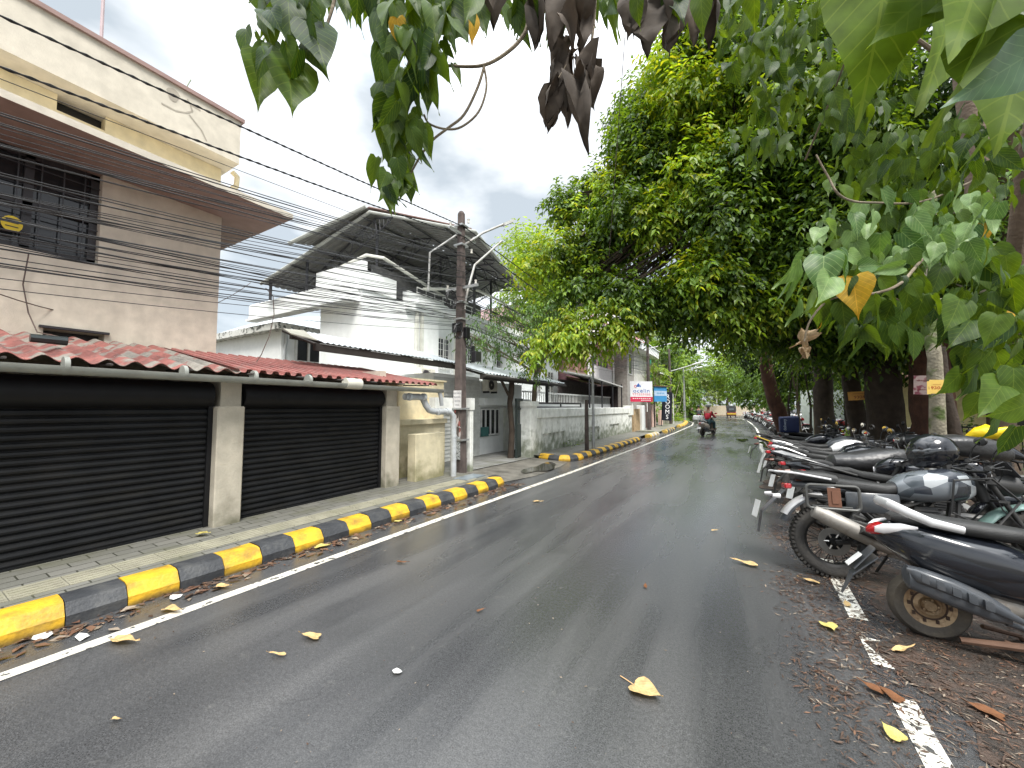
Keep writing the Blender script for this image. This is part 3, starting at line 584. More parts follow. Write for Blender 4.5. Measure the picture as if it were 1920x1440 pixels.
# ground floor wing with siding and window
mb = MB(); B(mb, -9, -6.95, 7.7, 9.8, .05, 2.5)
B(mb, -9, -7.0, 9.8, 12.6, .05, .64); B(mb, -9, -7.0, 9.8, 9.9, .64, 1.56); B(mb, -9, -7.0, 11.05, 12.6, .64, 1.56); B(mb, -9, -7.0, 9.8, 12.6, 1.56, 2.4); B(mb, -9, -7.2, 9.9, 11.05, .64, 1.56)
mb.build('wing_wall', whitep, wh)
mb = MB()
for i in range(22): mb.add([(2.05, .7, .1+i*.105), (2.05, 2.8, .1+i*.105), (2.075, 2.8, .1+i*.105), (2.075, .7, .1+i*.105), (2.052, .7, .2+i*.105), (2.052, 2.8, .2+i*.105)], [(0,1,2,3), (3,2,5,4)])
mb.build('siding', mat('grey_white_siding', (.62,.63,.60), .7, stain=(.4,.4,.36), stain_amt=.4), wh)
mb = MB(); B(mb, -7.3, -6.72, 9.75, 12.8, 1.64, 1.86); mb.build('ledge', whitep, wh)
win(wh, -6.99, 9.92, 11.03, .66, 1.54, 4)
mb = MB(); B(mb, -7.0, -6.96, 11.3, 11.75, .1, 1.55); B(mb, -6.965, -6.95, 11.4, 11.65, 1.05, 1.4); mb.build('door', mat('pale_door', (.6,.6,.55), .6), wh)
mb = MB(); B(mb, -6.97, -6.9, 9.90, 10.25, .66, .95); mb.build('window_cooler', mat('teal_box', (.05,.16,.15), .5), wh)
acm = mat('cream_appliance', (.62,.60,.52), .5)
def ac(x, y, z, s=1, lab=None):
    r = empty('air_conditioner', (x, y, z), label=lab, cat='air conditioner'); m2 = MB(); m2.box(0, .28*s, -.38*s, .38*s, 0, .52*s, bev=.015); m2.build('case', acm, r)
    m3 = MB(); m3.ring((.283*s, -.1*s, .26*s), [(.05*s, 0), (.06*s, .012), (.19*s, .012), (.2*s, 0)], 20, closed=False, axis='x')
    for i in range(8): m3.box(.283*s, .293*s, -.3*s, .1*s, (.06+.055*i)*s, (.068+.055*i)*s)
    m3.build('fan_grille', dframe, r); m4 = MB(); m4.box(.0, .3*s, -.32*s, -.28*s, -.06, 0); m4.build('bracket', steel, r); m4 = MB(); m4.box(.0, .3*s, .28*s, .32*s, -.06, 0); m4.build('bracket', steel, r); return r
ac(-6.93, 10.2, 2.08, .75, 'cream air conditioner unit on the wall above the ground floor window'); ac(-8.98, 9.4, 2.35, .95, 'dusty air conditioner unit on the shaded wall under the left awning')
# mid wall under awning, plus grey parts
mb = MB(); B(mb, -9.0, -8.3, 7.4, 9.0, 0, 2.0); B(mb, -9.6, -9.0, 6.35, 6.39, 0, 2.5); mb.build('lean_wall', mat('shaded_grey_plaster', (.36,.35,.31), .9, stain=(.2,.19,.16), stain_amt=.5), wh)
# canopy roof
rp = MB(); z_ = -0.0
def rel(p): return (p[0]-O[0], p[1]-O[1], p[2])
D1, D2 = (-13,6.3,5.5), (-13,13,5.55); A1, A2 = (-9,7.2,7.2), (-9,15.2,7.2); R1, R2 = (-6.8,9.3,6.95), (-7.1,13.0,6.15)
def sheet(q, P0, P1, P2, P3, n, amp, mi=0):
    """ribbed quad; ribs run P0->P1"""
    P0, P1, P2, P3 = map(Vector, (P0, P1, P2, P3)); vs = []
    for i in range(n*4+1):
        t = i/(n*4); h = amp if i % 4 == 0 else 0
        for s in (0, 1):
            a = P0.lerp(P3, t) if s == 0 else P1.lerp(P2, t); vs.append((a.x, a.y, a.z+h))
    q.add(vs, [(2*i, 2*i+1, 2*i+3, 2*i+2) for i in range(n*4)], mi)
sheet(rp, rel(D1), rel(A1), rel(A2), rel(D2), 34, .04); sheet(rp, rel(R1), rel(A1), rel(A2), rel(R2), 30, .04)
sheet(rp, rel((-11.2,6.3,6.42)), rel((-9.05,7.0,7.28)), rel((-9.0,7.5,7.3)), rel((-11.0,6.9,6.5)), 4, .02)
rf = rp.build('canopy_roof', undroof, wh)
m2 = MB(); m2.tube([rel(D1), rel(A1), rel(R1), rel(R2)], .05, 8); m2.tube([rel((-11.3,6.2,6.40)), rel((-9.0,7.05,7.30))], .055, 8); m2.build('roof_edge', mat('pale_edge_flashing', (.36,.37,.34), .5), rf, smooth=True)
m2 = MB(); m2.slab([rel((-10.4,7.3,7.35)), rel((-9.1,7.25,7.42)), rel((-7.0,9.4,7.15)), rel((-7.6,10.6,7.22))], .03); m2.slab([rel((-10.9,7.2,7.0)), rel((-10.3,7.1,7.36)), rel((-10.2,8.4,7.36)), rel((-10.9,8.5,7.0))], .03); m2.build('ridge_sheet', brnroof, rf)
m2 = MB()      # trusses
for y in (7.4, 9.0, 10.6, 12.2, 13.8):
    k = (y-7.2)/8; rx = -6.9 if y > 9 else -8.3; Rz = 6.5 if y > 9 else 6.95
    a = Vector(rel((-12.8, y, 5.45))); b = Vector(rel((-9, y, 7.1))); c = Vector(rel((rx, y, Rz)))
    m2.tube([a, b, c], .03, 5); a2 = a+Vector((.3, 0, -.12)); b2 = b-Vector((0, 0, .5)); c2 = c-Vector((.1, 0, .1)); m2.tube([a2, b2, c2], .025, 5)
    for i in range(9):
        t = i/8; p = a.lerp(b, t); q = a2.lerp(b2, min(1, t+.06)); m2.tube([p, q], .014, 4); m2.tube([q, a.lerp(b, min(1, t+.12))], .014, 4)
    for i in range(5): t = i/4; m2.tube([b.lerp(c, t), b2.lerp(c2, min(1, t+.1))], .014, 4)
for t in (.08, .3, .52, .74, .95):
    m2.tube([Vector(rel(D1)).lerp(Vector(rel(A1)), t)-Vector((0,0,.05)), Vector(rel(D2)).lerp(Vector(rel(A2)), t)-Vector((0,0,.05))], .025, 4)
for t in (.3, .7): m2.tube([Vector(rel(A1)).lerp(Vector(rel(R1)), t)-Vector((0,0,.05)), Vector(rel(A2)).lerp(Vector(rel(R2)), t)-Vector((0,0,.05))], .025, 4)
m2.build('truss', steel, rf)
for (x, y, z0, z1) in ((-11.5,6.9,5.0,6.2),(-9.15,7.6,5.4,7.0),(-9.2,10.5,5.0,7.0),(-7.9,10.8,4.9,6.7),(-9,13.5,5,7),(-12.8,6.5,5,5.6),(-12.8,9.5,4.9,5.5)):
    q = MB(); q.tube([rel((x, y, z0)), rel((x, y, z1))], .045, 8); q.build('post', steel, wh)
# dark terrace railing / tank area beneath canopy
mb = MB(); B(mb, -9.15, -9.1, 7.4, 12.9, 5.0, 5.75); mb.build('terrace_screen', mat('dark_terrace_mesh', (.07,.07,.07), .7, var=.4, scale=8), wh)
mb = MB()
for i in range(20):
    y = 8.9+.42*i; mb.tube([rel((-8.78, y, 5.1)), rel((-8.78, y, 5.42))], .012, 5)
mb.tube([rel((-8.78, 8.9, 5.42)), rel((-8.78, 17.3, 5.42))], .022, 6); mb.tube([rel((-8.78, 8.9, 5.26)), rel((-8.78, 17.3, 5.26))], .012, 5); mb.build('railing', wframe, wh)
mb = MB()
for yy, zz in ((12.0, 2.62), (12.0, 4.45), (14.6, 4.4)): B(mb, -9.0, -8.55, yy-.6, yy+.9, zz, zz+.08)
mb.build('window_shade', whitep, wh)
# awnings over the yard
O2 = (-7, 6, 0)
aw = empty('awning', (-7, 6, 0), label='grey corrugated lean-to awning above the shaded wall behind the shop roof', cat='awning')
corr(-1.75, 2.3, .12, .012, .45, 2.78, -.75, 3.16).build('sheet', greyroof, aw, smooth=50)
mb = MB(); mb.box(.34, .42, -1.85, 2.25, 2.62, 2.75); mb.box(-.7, -.62, -1.7, 2.25, 2.95, 3.05)
for y in (-1.8, -.6, .6, 2.1): mb.tube([(.4, y, 2.72), (-.75, y, 3.10)], .03, 5)
mb.build('beam', mat('dark_awning_wood', (.035,.03,.026), .8), aw)
MB().slab([(.5,-2.35,2.84), (-.1,-2.15,3.02), (.05,-1.85,3.02), (.5,-1.88,2.80)], .02).build('curled_sheet', mat('aged_sheet', (.3,.29,.24), .7), aw)
aw = empty('awning', (-6.5, 10, 0), label='corrugated awning on a rough dark post over the yard gate', cat='awning')
corr(-2.0, 3.3, .16, .016, .95, 2.46, -.9, 2.98).build('sheet', greyroof, aw, smooth=50)
mb = MB(); mb.box(.80, .90, -1.95, 2.4, 2.30, 2.42); mb.tube([(.97, -2.0, 2.38), (.97, 3.3, 2.36)], .05, 8)
for y in (-1.8, -.5, .8, 2.2): mb.tube([(.9, y, 2.40), (-.9, y, 2.9)], .03, 5)
mb.build('beam', MATS['dark_awning_wood'], aw)
mb = MB(); mb.tube([(.62,-.1,.05),(.66,-.08,.9),(.60,-.12,1.7),(.64,-.1,2.0),(.66,-.1,2.34)], [.10,.085,.08,.095,.08], 9); mb.tube([(.63,-.15,1.85),(.66,-.5,2.15),(.7,-.75,2.34)], .045, 7); mb.build('post', bark1, aw, smooth=60)
MB().box(.72, .80, 2.1, 2.18, 1.7, 2.32).build('post', steel, aw)
# yard gate
gt = empty('yard_gate', (-5.75, 10.2, .06), (0, 0, R(8)), label='open dark green metal gate leaf beside the mossy gate pillar', cat='gate')
mb = MB(); gm = mat('dark_green_gate', (.02,.03,.028), .5)
mb.box(-.03, .03, -.25, .20, .05, 1.0); mb.box(-.03, .03, -.27, -.22, .0, 1.78); mb.box(-.03, .03, .17, .22, 0, 1.78); mb.box(-.035, .035, -.27, .22, 1.70, 1.78); mb.box(-.03, .03, -.22, .17, 1.45, 1.49)
for i in range(4): mb.box(-.01, .01, -.15+.09*i, -.135+.09*i, 1.0, 1.7)
mb.build('leaf', gm, gt)
# ================================================================ compound wall
O = (-5.45, 10.3, 0)
mb = MB(); B(mb, -5.80, -5.42, 10.28, 10.75, 0, 1.74, bev=.012); B(mb, -5.84, -5.38, 10.24, 10.79, 1.60, 1.76); mb.build('gate_pillar', whitem, label='wide mossy white gate pillar at the start of the compound wall', cat='pillar', loc=O)
cw = empty('compound_wall', O, label='mossy white compound wall with square recesses along the pavement', cat='wall')
mb = MB(); gaps = [(11.2, 13.0), (15.4, 17.0), (18.6, 20.4)]; y = 10.75
for a, b in gaps: B(mb, -5.6, -5.45, y, a, .12, .72); B(mb, -5.6, -5.52, a, b, .12, .72); y = b
B(mb, -5.6, -5.45, y, 23.2, .12, .72); B(mb, -5.6, -5.45, 10.75, 23.2, .72, 1.22); mb.build('wall', whitem, cw)
mb = MB(); B(mb, -5.72, -5.40, 10.75, 22.4, 1.22, 1.54, bev=.02); B(mb, -5.75, -5.37, 22.4, 23.3, 1.1, 1.66); mb.build('coping', whitem, cw)
mb = MB()
for a, b, c, d in ((10.8, 15.0, 1.54, 1.74),):
    mb2 = MB(); B(mb2, -5.58, -5.54, a, b, 1.68, 1.74); B(mb2, -5.58, -5.54, a, b, 1.56, 1.60)
    for y in (10.85, 12.9, 14.95): B(mb2, -5.58, -5.54, y, y+.05, 1.60, 1.68)
    mb2.build('railing', dframe, cw)
mb = MB(); B(mb, -5.55, -5.44, 23.6, 25.6, 0, 1.45); mb.build('stone_wall', mat('laterite_block', (.42,.30,.17), .95, var=.4, scale=4, bump=.8, bscale=10), label='rough tan stone wall between the white compound wall and white pillar', cat='wall', loc=O)
mb = MB(); B(mb, -5.65, -5.30, 25.3, 26.3, 0, 1.66, bev=.02); mb.build('gate_pillar', whitep, label='clean white pillar below the clinic sign board', cat='pillar', loc=O)
# terrace with balusters behind the wall
O = (-7, 12, 0); tr = empty('terrace', O, label='white terrace with thin balusters above the compound wall', cat='terrace')
mb = MB(); B(mb, -8.9, -7.0, 12.7, 18.9, .1, 1.72); B(mb, -7.3, -6.95, 12.7, 24, 1.5, 1.74); mb.build('deck', whitep, tr)
mb = MB()
for i in range(60): y = 12.75+.19*i; mb.tube([(.0, y-12, 1.74), (.0, y-12, 2.14)], .018, 5)
mb.build('railing', wframe, tr); mb = MB(); B(mb, -7.05, -6.95, 12.7, 24.1, 2.14, 2.2); mb.build('handrail', wframe, tr)
O = (-8.4, 15, 0); wx = empty('white_annex', O, label='white annex with barred windows behind the terrace railing', cat='house'); mb = MB(); B(mb, -12, -8.4, 14.6, 19.2, 0, 4.3); mb.build('wall', whitep, wx)
mb = MB(); B(mb, -12.1, -8.0, 14.4, 19.3, 4.3, 4.42); mb.build('roof', whitep, wx); win(wx, -8.38, 16.2, 17.0, 2.2, 3.4, 2, bars=5, O=O); win(wx, -8.38, 17.8, 18.5, 1.8, 3.4, 2, bars=4, O=O)
# ================================================================ small white house and far roofs on the left
O = (-13, 6.85, 0); an = empty('small_white_house', O, label='small flat roofed white house left of the big white house', cat='house')
mb = MB(); B(mb, -18.6, -13.2, 7.1, 12, 0, 4.15); B(mb, -13.2, -12.9, 9.2, 12, 0, 4.15); mb.build('wall', whitep, an)
mb = MB(); B(mb, -20.0, -12.9, 6.8, 12.5, 4.15, 4.38); mb.build('roof', mat('stained_roof_edge', (.62,.62,.58), .9, two=((.12,.12,.11), 7, .52, .06)), an)
mb = MB(); mb.tube([(-.1, .35, 4.1), (-.15, .4, 3.8), (-.12, .32, 3.5), (-.12, .32, 0)], .05, 8); mb.tube([(-6.8, 0, 4.15), (-6.0, .05, 4.1), (-5.4, .15, 4.0), (-5.35, .15, 0)], .05, 8); mb.build('downpipe', pvc, an, smooth=True)
mb = MB()
for y in (7.55, 8.0, 8.5): B(mb, -13.2, -13.1, y, y+.06, 3.2, 3.95)
B(mb, -13.2, -13.1, 7.5, 8.6, 3.14, 3.2); wf = mb.build('window', wframe, an); mb = MB(); B(mb, -13.19, -13.17, 7.6, 8.5, 3.2, 3.95); mb.build('pane', glass, wf)
O = (-20, 10, 0); gh = empty('far_house', O, label='distant house with a pale ribbed hip roof seen over the small white house', cat='house')
mb = MB(); B(mb, -27, -19, 9.6, 18, 0, 5.3); mb.build('wall', mat('dark_glazed_wall', (.07,.065,.06), .6), gh)
mb = MB(); sheet(mb, (-8.0,-.6,5.2), (-4.6,2.6,7.0), (.6,3.6,6.7), (2.2,-.6,5.2), 26, .05); sheet(mb, (2.2,-.6,5.2), (.6,3.6,6.7), (.6,4.0,6.7), (3.0,9,5.2), 16, .05); mb.build('roof', greyroof, gh)
mb = MB(); B(mb, -24, -18.6, 8.6, 9.5, 4.75, 4.8); mb.slab([(-5,-1.8,4.5),(.6,-1.8,4.5),(.6,-.4,5.0),(-5,-.4,5.0)], .05); mb.build('porch_roof', redroof, gh)
# ================================================================ purple house, clinic lean-to, striped house
O = (-8, 19.3, 0); ph = empty('purple_house', O, label='brown and purple walled two storey house with a rusty shade', cat='house')
purp = mat('purple_wall', (.22,.11,.13), .85, stain=(.1,.06,.06), stain_amt=.5); brn = mat('brown_wall', (.30,.19,.15), .85, stain=(.15,.1,.07), stain_amt=.5); pnk = mat('pink_wall', (.62,.42,.42), .85, stain=(.4,.3,.3), stain_amt=.4)
mb = MB(); B(mb, -14, -8, 19.4, 22.5, 0, 3.4); B(mb, -14, -8.1, 22.5, 28.5, 0, 3.0); mb.build('lower_wall', purp, ph)
mb = MB(); B(mb, -14, -8, 19.4, 22.5, 3.4, 5.4); mb.build('upper_wall', brn, ph); mb = MB(); B(mb, -14, -8.1, 22.5, 28.5, 3.0, 6.2); B(mb, -14, -8.6, 19.4, 22.5, 5.4, 7.6); mb.build('pink_wall', pnk, ph)
mb = MB(); mb.slab([(.0,0,3.25),(.9,0,2.95),(.9,3.3,2.95),(.0,3.3,3.25)], .04); mb.build('shade', mat('rusty_mossy_sheet', (.14,.08,.04), .9, two=((.12,.14,.04), 3, .5, .1)), ph)
mb = MB()
for y in (3.3, 3.8, 8.8): mb.tube([(.12, y, .1), (.12, y, 6)], .07, 7)
mb.build('downpipe', wframe, ph)
for y in (0.5, 1.9): mb = MB(); mb.box(.005, .05, y, y+.9, 3.7, 4.8); mb.build('shutter', mat('brown_shutter', (.2,.1,.07), .7), ph)
for y in (5.0, 6.3, 7.6):
    mb = MB(); mb.prism([(y-.4, 3.9), (y+.4, 3.9), (y+.4, 4.6), (y+.22, 4.95), (y, 5.1), (y-.22, 4.95), (y-.4, 4.6)], 'x', -.09, -.06); mb.build('window', dframe, ph)
mb = MB(); mb.box(-.05, .03, 3.5, 9.1, 3.1, 4.3); mb.build('balcony', mat('pale_balcony_sheet', (.6,.58,.58), .7), ph)
mb = MB(); sheet(mb, (.9,-1.4,7.6), (-3,-1.2,8.8), (-3,3.4,8.6), (.9,3.4,7.2), 14, .04); mb.build('roof', undroof, ph)
O = (-6.8, 21, 0); lt = empty('lean_to', O, label='dark open lean-to shed with a thin pale roof left of the clinic sign', cat='shed')
mb = MB(); mb.slab([(.6,-3,3.12),(.6,3.2,2.85),(-1.1,3.2,3.1),(-1.1,-3,3.5)], .07); mb.build('roof', mat('pale_lean_roof', (.5,.5,.48), .6), lt)
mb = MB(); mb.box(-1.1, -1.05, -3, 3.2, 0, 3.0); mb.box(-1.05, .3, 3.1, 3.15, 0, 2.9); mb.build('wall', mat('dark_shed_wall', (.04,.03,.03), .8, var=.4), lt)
mb = MB()
for y in (-2.9, -.9, 1.1, 3.1): mb.box(.5, .56, y, y+.06, 0, 3.0)
mb.build('post', steel, lt)
O = (-7, 29, 0); s2 = empty('striped_house', O, label='white house with striped cladding and a red and white ribbed roof', cat='house')
cl = mat('white_cladding', (.76,.75,.70), .7)
mb = MB(); B(mb, -15, -7, 28.6, 36, 0, 5.9); mb.build('wall', mat('grey_block_wall', (.36,.34,.31), .9, var=.2), s2)
mb = MB()
for i in range(11): mb.box(.01, .06, 1.6+i*.5, 1.9+i*.5, 3.1, 5.9)
mb.build('cladding', cl, s2); win(s2, -6.98, 28.9, 30.0, 4.0, 5.6, 1, O=O)
mb = MB(); mb.box(-8, .9, -.3, 7.6, 5.9, 6.45); mb.build('fascia', whitep, s2)
mb = MB(); sheet(mb, (1.1,-5.6,6.1), (-2.4,-5.2,8.4), (-2.4,1.0,8.4), (1.1,.4,6.3), 14, .05); mb.build('roof', mat('faded_red_sheet', (.55,.16,.13), .6, two=((.7,.62,.6), .9, .5, .05)), s2)
mb = MB(); sheet(mb, (1.0,.4,6.5), (-2.4,1.0,8.4), (-2.4,6.0,8.0), (1.0,7.6,6.5), 14, .05); mb.build('roof', mat('white_rib_sheet', (.72,.72,.72), .6), s2)
mb = MB(); mb.box(-8, -1.5, 1.4, 5.6, 6.5, 9.4)
for i in range(10): mb.box(-1.5, -1.44, 1.5+i*.42, 1.7+i*.42, 6.5, 9.4)
mb.build('tower', cl, s2)
MB().quad((.12, 7.05, 5.9), (.12, 8.1, 5.9), (.2, 8.3, 3.0), (.15, 7.3, 3.0)).build('green_cloth', mat('green_netting', (.02,.30,.17), .8), s2)
# far pinkish wall pieces, brown gate
O = (-5.5, 28, 0)
mb = MB(); B(mb, -5.6, -5.5, 27.4, 29.4, 0, 1.7); mb.build('brown_gate', mat('brown_sheet_gate', (.09,.045,.035), .6), label='dark brown sheet gate under the blue sign board', cat='gate', loc=O)
mb = MB(); B(mb, -5.7, -5.45, 29.4, 30.8, 0, 1.72); B(mb, -5.7, -5.5, 33.2, 34.2, 0, 1.3); B(mb, -5.7, -5.5, 26.4, 26.9, 0, 1.65); mb.build('pink_wall', mat('pinkish_plaster', (.60,.42,.35), .9, stain=(.35,.25,.2), stain_amt=.4), label='pinkish plaster wall beside the brown sheet gate', cat='wall', loc=O)
mb = MB()
for i in range(9): B(mb, -5.65, -5.6, 34.8+i*.7, 35.1+i*.7, 0, 1.35)
mb.build('picket_fence', mat('grey_picket', (.35,.33,.28), .9), label='weathered grey picket fence before the overgrown hedge', cat='fence', loc=O)
# ================================================================ utility pole
def ptx(u, v, X): return Vector(PX(u, v, X))
up = empty('utility_pole', (-5.60, 7.13, .05), label='weathered square utility pole with lamp arms and pasted notices at the pavement edge', cat='utility pole')
o_ = Vector((-5.60, 7.13, .05))
mb = MB()
def sqpole(mb, a, b, w0, w1, ch=.03):
    vs = []
    for (p, w_) in ((a, w0), (a+(b-a)*.5, (w0+w1)/2), (b-Vector((0,0,.06)), w1), (b, w1*.6)):
        h = w_/2; c = min(ch, h*.4)
        for (x, y) in ((h, h-c), (h-c, h), (-h+c, h), (-h, h-c), (-h, -h+c), (-h+c, -h), (h-c, -h), (h, -h+c)): vs.append((p.x+x, p.y+y, p.z))
    mb.add(vs, [(i*8+j, i*8+(j+1) % 8, (i+1)*8+(j+1) % 8, (i+1)*8+j) for i in range(3) for j in range(8)]+[tuple(24+j for j in range(8)), tuple(range(7, -1, -1))])
PT = Vector((.0, -.02, 6.22)); sqpole(mb, Vector((0, 0, -.05)), PT, .25, .15); mb.build('pole', concp, up)
def onp(z): return PT*(z/6.22)
pipem = mat('lamp_arm_pipe', (.42,.42,.40), .5, .3, stain=(.2,.13,.08), stain_amt=.5)
def lp(u, v, X=-5.6): return ptx(u, v, X)-o_
def arm(pts, lamp=None, r=.028, band=None):
    m2 = MB(); m2.tube(pts, r, 8); m2.tube([pts[0]-Vector((0, 0, .05)), pts[0]+Vector((0, 0, .05))], r*1.6, 8); a = m2.build('lamp_arm', pipem, up, smooth=True)
    if lamp:
        d = (Vector(pts[-1])-Vector(pts[-2])).normalized(); p = Vector(pts[-1]); m3 = MB()
        s = Vector((0, 0, 1)); side = d.cross(s).normalized()
        for t0, t1, ww, hh, mi in ((-.06, .42, .075, .05, 0), (.02, .38, .06, .02, 1)):
            base = p+d*t0-(s*.05 if mi else s*0); e2 = p+d*t1-(s*.05 if mi else s*0)
            vs = [base+side*ww-s*hh, base-side*ww-s*hh, base-side*ww*.7+s*hh*.7, base+side*ww*.7+s*hh*.7, e2+side*ww-s*hh, e2-side*ww-s*hh, e2-side*ww*.7+s*hh*.7, e2+side*ww*.7+s*hh*.7]
            m3.add(vs, [(0,1,2,3), (7,6,5,4), (0,4,5,1), (1,5,6,2), (2,6,7,3), (3,7,4,0)], mi)
        m3.build('lamp_head', [pipem, mat('lamp_lens', (.7,.7,.66), .3)], a)
    return a
arm([onp(5.35), lp(905, 437, -5.45), lp(945, 420, -5.3)], lamp=True)
arm([onp(3.9)+Vector((.06,.05,0)), onp(4.35)+Vector((.12,.12,0)), lp(890, 497, -5.5), lp(941, 452, -5.35)])
arm([onp(5.75), lp(857, 440, -5.7), lp(806, 474, -5.8), lp(803, 545, -5.8)], r=.022)
for z in (5.85, 5.38, 4.0, 3.6, 1.5, .78): m2 = MB(); c = onp(z); m2.box(c.x-.125-.03*(z < 3), c.x+.125+.03*(z < 3), c.y-.125-.03*(z < 3), c.y+.125+.03*(z < 3), z-.02, z+.02); m2.build('clamp', galv, up)
m2 = MB()
m2.box(-.42, .52, -.06, -.02, 4.32, 4.38); m2.build('cross_arm', galv, up); m2 = MB(); m2.box(.0, .06, -.5, .5, 5.62, 5.67)
m2.build('cross_arm', galv, up)
m2 = MB()
for (x, y, z) in ((-.38,-.04,4.38), (.45,-.04,4.38), (.03,-.45,5.67), (.03,.45,5.67), (.2,.0,5.9), (.22,.1,5.2)): m2.tube([(x, y, z), (x, y, z+.05), (x, y, z+.09)], [.03, .02, .035], 8)
m2.build('insulator', mat('pale_insulator', (.6,.58,.52), .3), up, smooth=True)
for (cx, cy, cz, r, n) in ((.05,-.42,3.98,.20,5), (.2,-.35,3.25,.17,4), (.12,.16,3.05,.12,4)):     # coils of slack cable
    m2 = MB()
    for k in range(n):
        pts = [(cx+.03*math.sin(k*2+a*.5), cy+(r+random.uniform(-.03,.03))*math.cos(a)*.8, cz+(r+random.uniform(-.02,.02))*math.sin(a)) for a in [i*2*math.pi/18 for i in range(19)]]; m2.tube(pts, .008, 4)
    m2.build('cable_coil', black_rub, up)
m2 = MB(); m2.box(.16, .30, .18, .42, 2.62, 2.86, bev=.01); m2.box(.12, .18, .25, .32, 2.6, 3.0); m2.build('junction_box', mat('black_plastic_box', (.02,.02,.023), .4), up)
m2 = MB(); m2.box(-.14, .14, -.17, -.1, 3.28, 3.5, bev=.01); m2.box(.1, .2, -.05, .1, 3.15, 3.4, bev=.01); m2.build('splice_box', blackm, up)
def paper(x0, x1, z0, z1, name, lines, dy, col=(.62,.61,.60), tcol=(.10,.10,.12), size=.03, tilt=0):
    """printed sheet on the camera-side face of the pole"""
    c = onp((z0+z1)/2); y = c.y-.118-dy; m3 = MB(); m3.box(x0, x1, y-.003, y, z0, z1); p = m3.build(name, mat('notice_paper_%d' % int(col[0]*100), col, .8, stain=(.3,.25,.2), stain_amt=.4, stain_scale=9), up)
    tm = mat('notice_ink', tcol, .8); n = len(lines)
    for i, t in enumerate(lines):
        text_mesh('lettering', t, size, tm, p, Matrix.Translation(((x0+x1)/2, y-.0045, z1-(i+.7)*(z1-z0)/(n+.4))) @ Matrix.Rotation(R(90), 4, 'X'), .0005)
    return p
pp = paper(-.10, .125, 1.52, 1.92, 'notice', ['ELECTRICAL', 'PLUMBING', 'SERVICES', 'WORK'], .003, size=.038)
paper(-.12, .11, .34, .86, 'notice', ['ooooooo', 'oooo ooo', 'oo ooooo', 'ooooooo', 'ooo oooo'], .006, col=(.45,.46,.46), size=.035) if False else None
m3 = MB(); random.seed(5)       # torn flyers
for i in range(34):
    x = random.uniform(-.11, .11); z = random.uniform(.36, 1.52); y = -.128-random.uniform(0, .006); a, b = random.uniform(.012, .05), random.uniform(.02, .13); mi = random.choice((0, 0, 1, 2))
    c = [(x+a*random.uniform(.4, 1)*math.cos(t)-0, y, z+b*random.uniform(.5, 1)*math.sin(t)) for t in [k*.9 for k in range(7)]]; c = [(max(-.12, min(.12, q[0])), q[1]-.0002*i, q[2]) for q in c]; m3.add(c, [tuple(range(7))], mi)
m3.build('torn_flyer', [mat('torn_paper', (.50,.44,.42), .8), mat('torn_red_paper', (.30,.10,.09), .8), mat('torn_dark_paper', (.12,.09,.08), .8)], up)
m3 = MB(); m3.box(-.125, .11, -.145, -.136, .34, .86); f2 = m3.build('notice', mat('grey_newsprint', (.40,.42,.42), .8, two=((.12,.13,.13), 28, .5, .05)), up)
# ================================================================ cables
def cable(a, b, sag, r, name='overhead_cable', label='thin black cable strung in the bundle to the utility pole', group='thin black cables strung along the street', twist=0, n=22, m=None):
    a, b = Vector(a), Vector(b); pts = []
    for i in range(n):
        t = i/(n-1); p = a.lerp(b, t); p.z -= sag*4*t*(1-t); pts.append(p)
    mb = MB()
    if twist:
        for k in range(3):
            q = []; nn = n*6
            for i in range(nn):
                t = i/(nn-1); p = a.lerp(b, t); p.z -= sag*4*t*(1-t); an = twist*t*2*math.pi+k*2.094; q.append(p+Vector((math.cos(an)*r*.8, 0, math.sin(an)*r*.8)))
            mb.tube(q, r*.62, 5)
    else: mb.tube(pts, r, 5)
    loc = a; mb.v = [(v[0]-a.x, v[1]-a.y, v[2]-a.z) for v in mb.v]
    return mb.build(name, m or black_rub, None, label=label, cat='cable', group=group, loc=tuple(a))
def ext(u, v, X, b, k=3.4):
    """far end of a line that passes through a photo point on plane X and ends at b"""
    p = ptx(u, v, X); return Vector(b)+(p-Vector(b))*k
random.seed(3)
pb = o_+onp(5.80)
cable(ext(0, 16, -5.35, pb+Vector((.1,0,-.05)), 2.2), pb+Vector((.1,0,.02)), .10, .012, label='upper thick twisted black cable reaching the pole top', group=None, twist=60)
cable(ext(0, 100, -5.35, pb+Vector((.1,0,-.3)), 2.2), pb+Vector((.1,0,-.22)), .16, .012, label='lower thick twisted black cable just under the topmost one', group=None, twist=60)
cable(pb+Vector((.1,0,.02)), (-5.0, 26, 5.5), .35, .014, label='thick black cable leaving the pole top toward the far poles', group=None)
cable(pb+Vector((.1,0,-.22)), (-5.0, 26, 5.2), .45, .014, label='second thick black cable leaving the pole top toward the far poles', group=None)
vl = [136,160,196,203,208,212,216,222,226,230,240,262,268,272,285,296,305,318,326,338,345,352,357,360,366,370,374,378,385,389,392,398,405,410,418,430,440,448,455,460,466,485]
for i, v in enumerate(vl):
    z = 5.3-(i/len(vl))*2.0+random.uniform(-.12, .12)
    if i < 2: z = 5.25-.1*i
    b = o_+onp(z)+Vector((random.choice((-.13, .13)), random.uniform(-.1, .1), 0)); X = random.uniform(-5.55, -5.2)
    cable(ext(0, v+random.uniform(-3, 3), X, b, 2.0), b, random.choice((.05,.10,.18,.25,.3)), random.choice((.004,.005,.006,.008)))
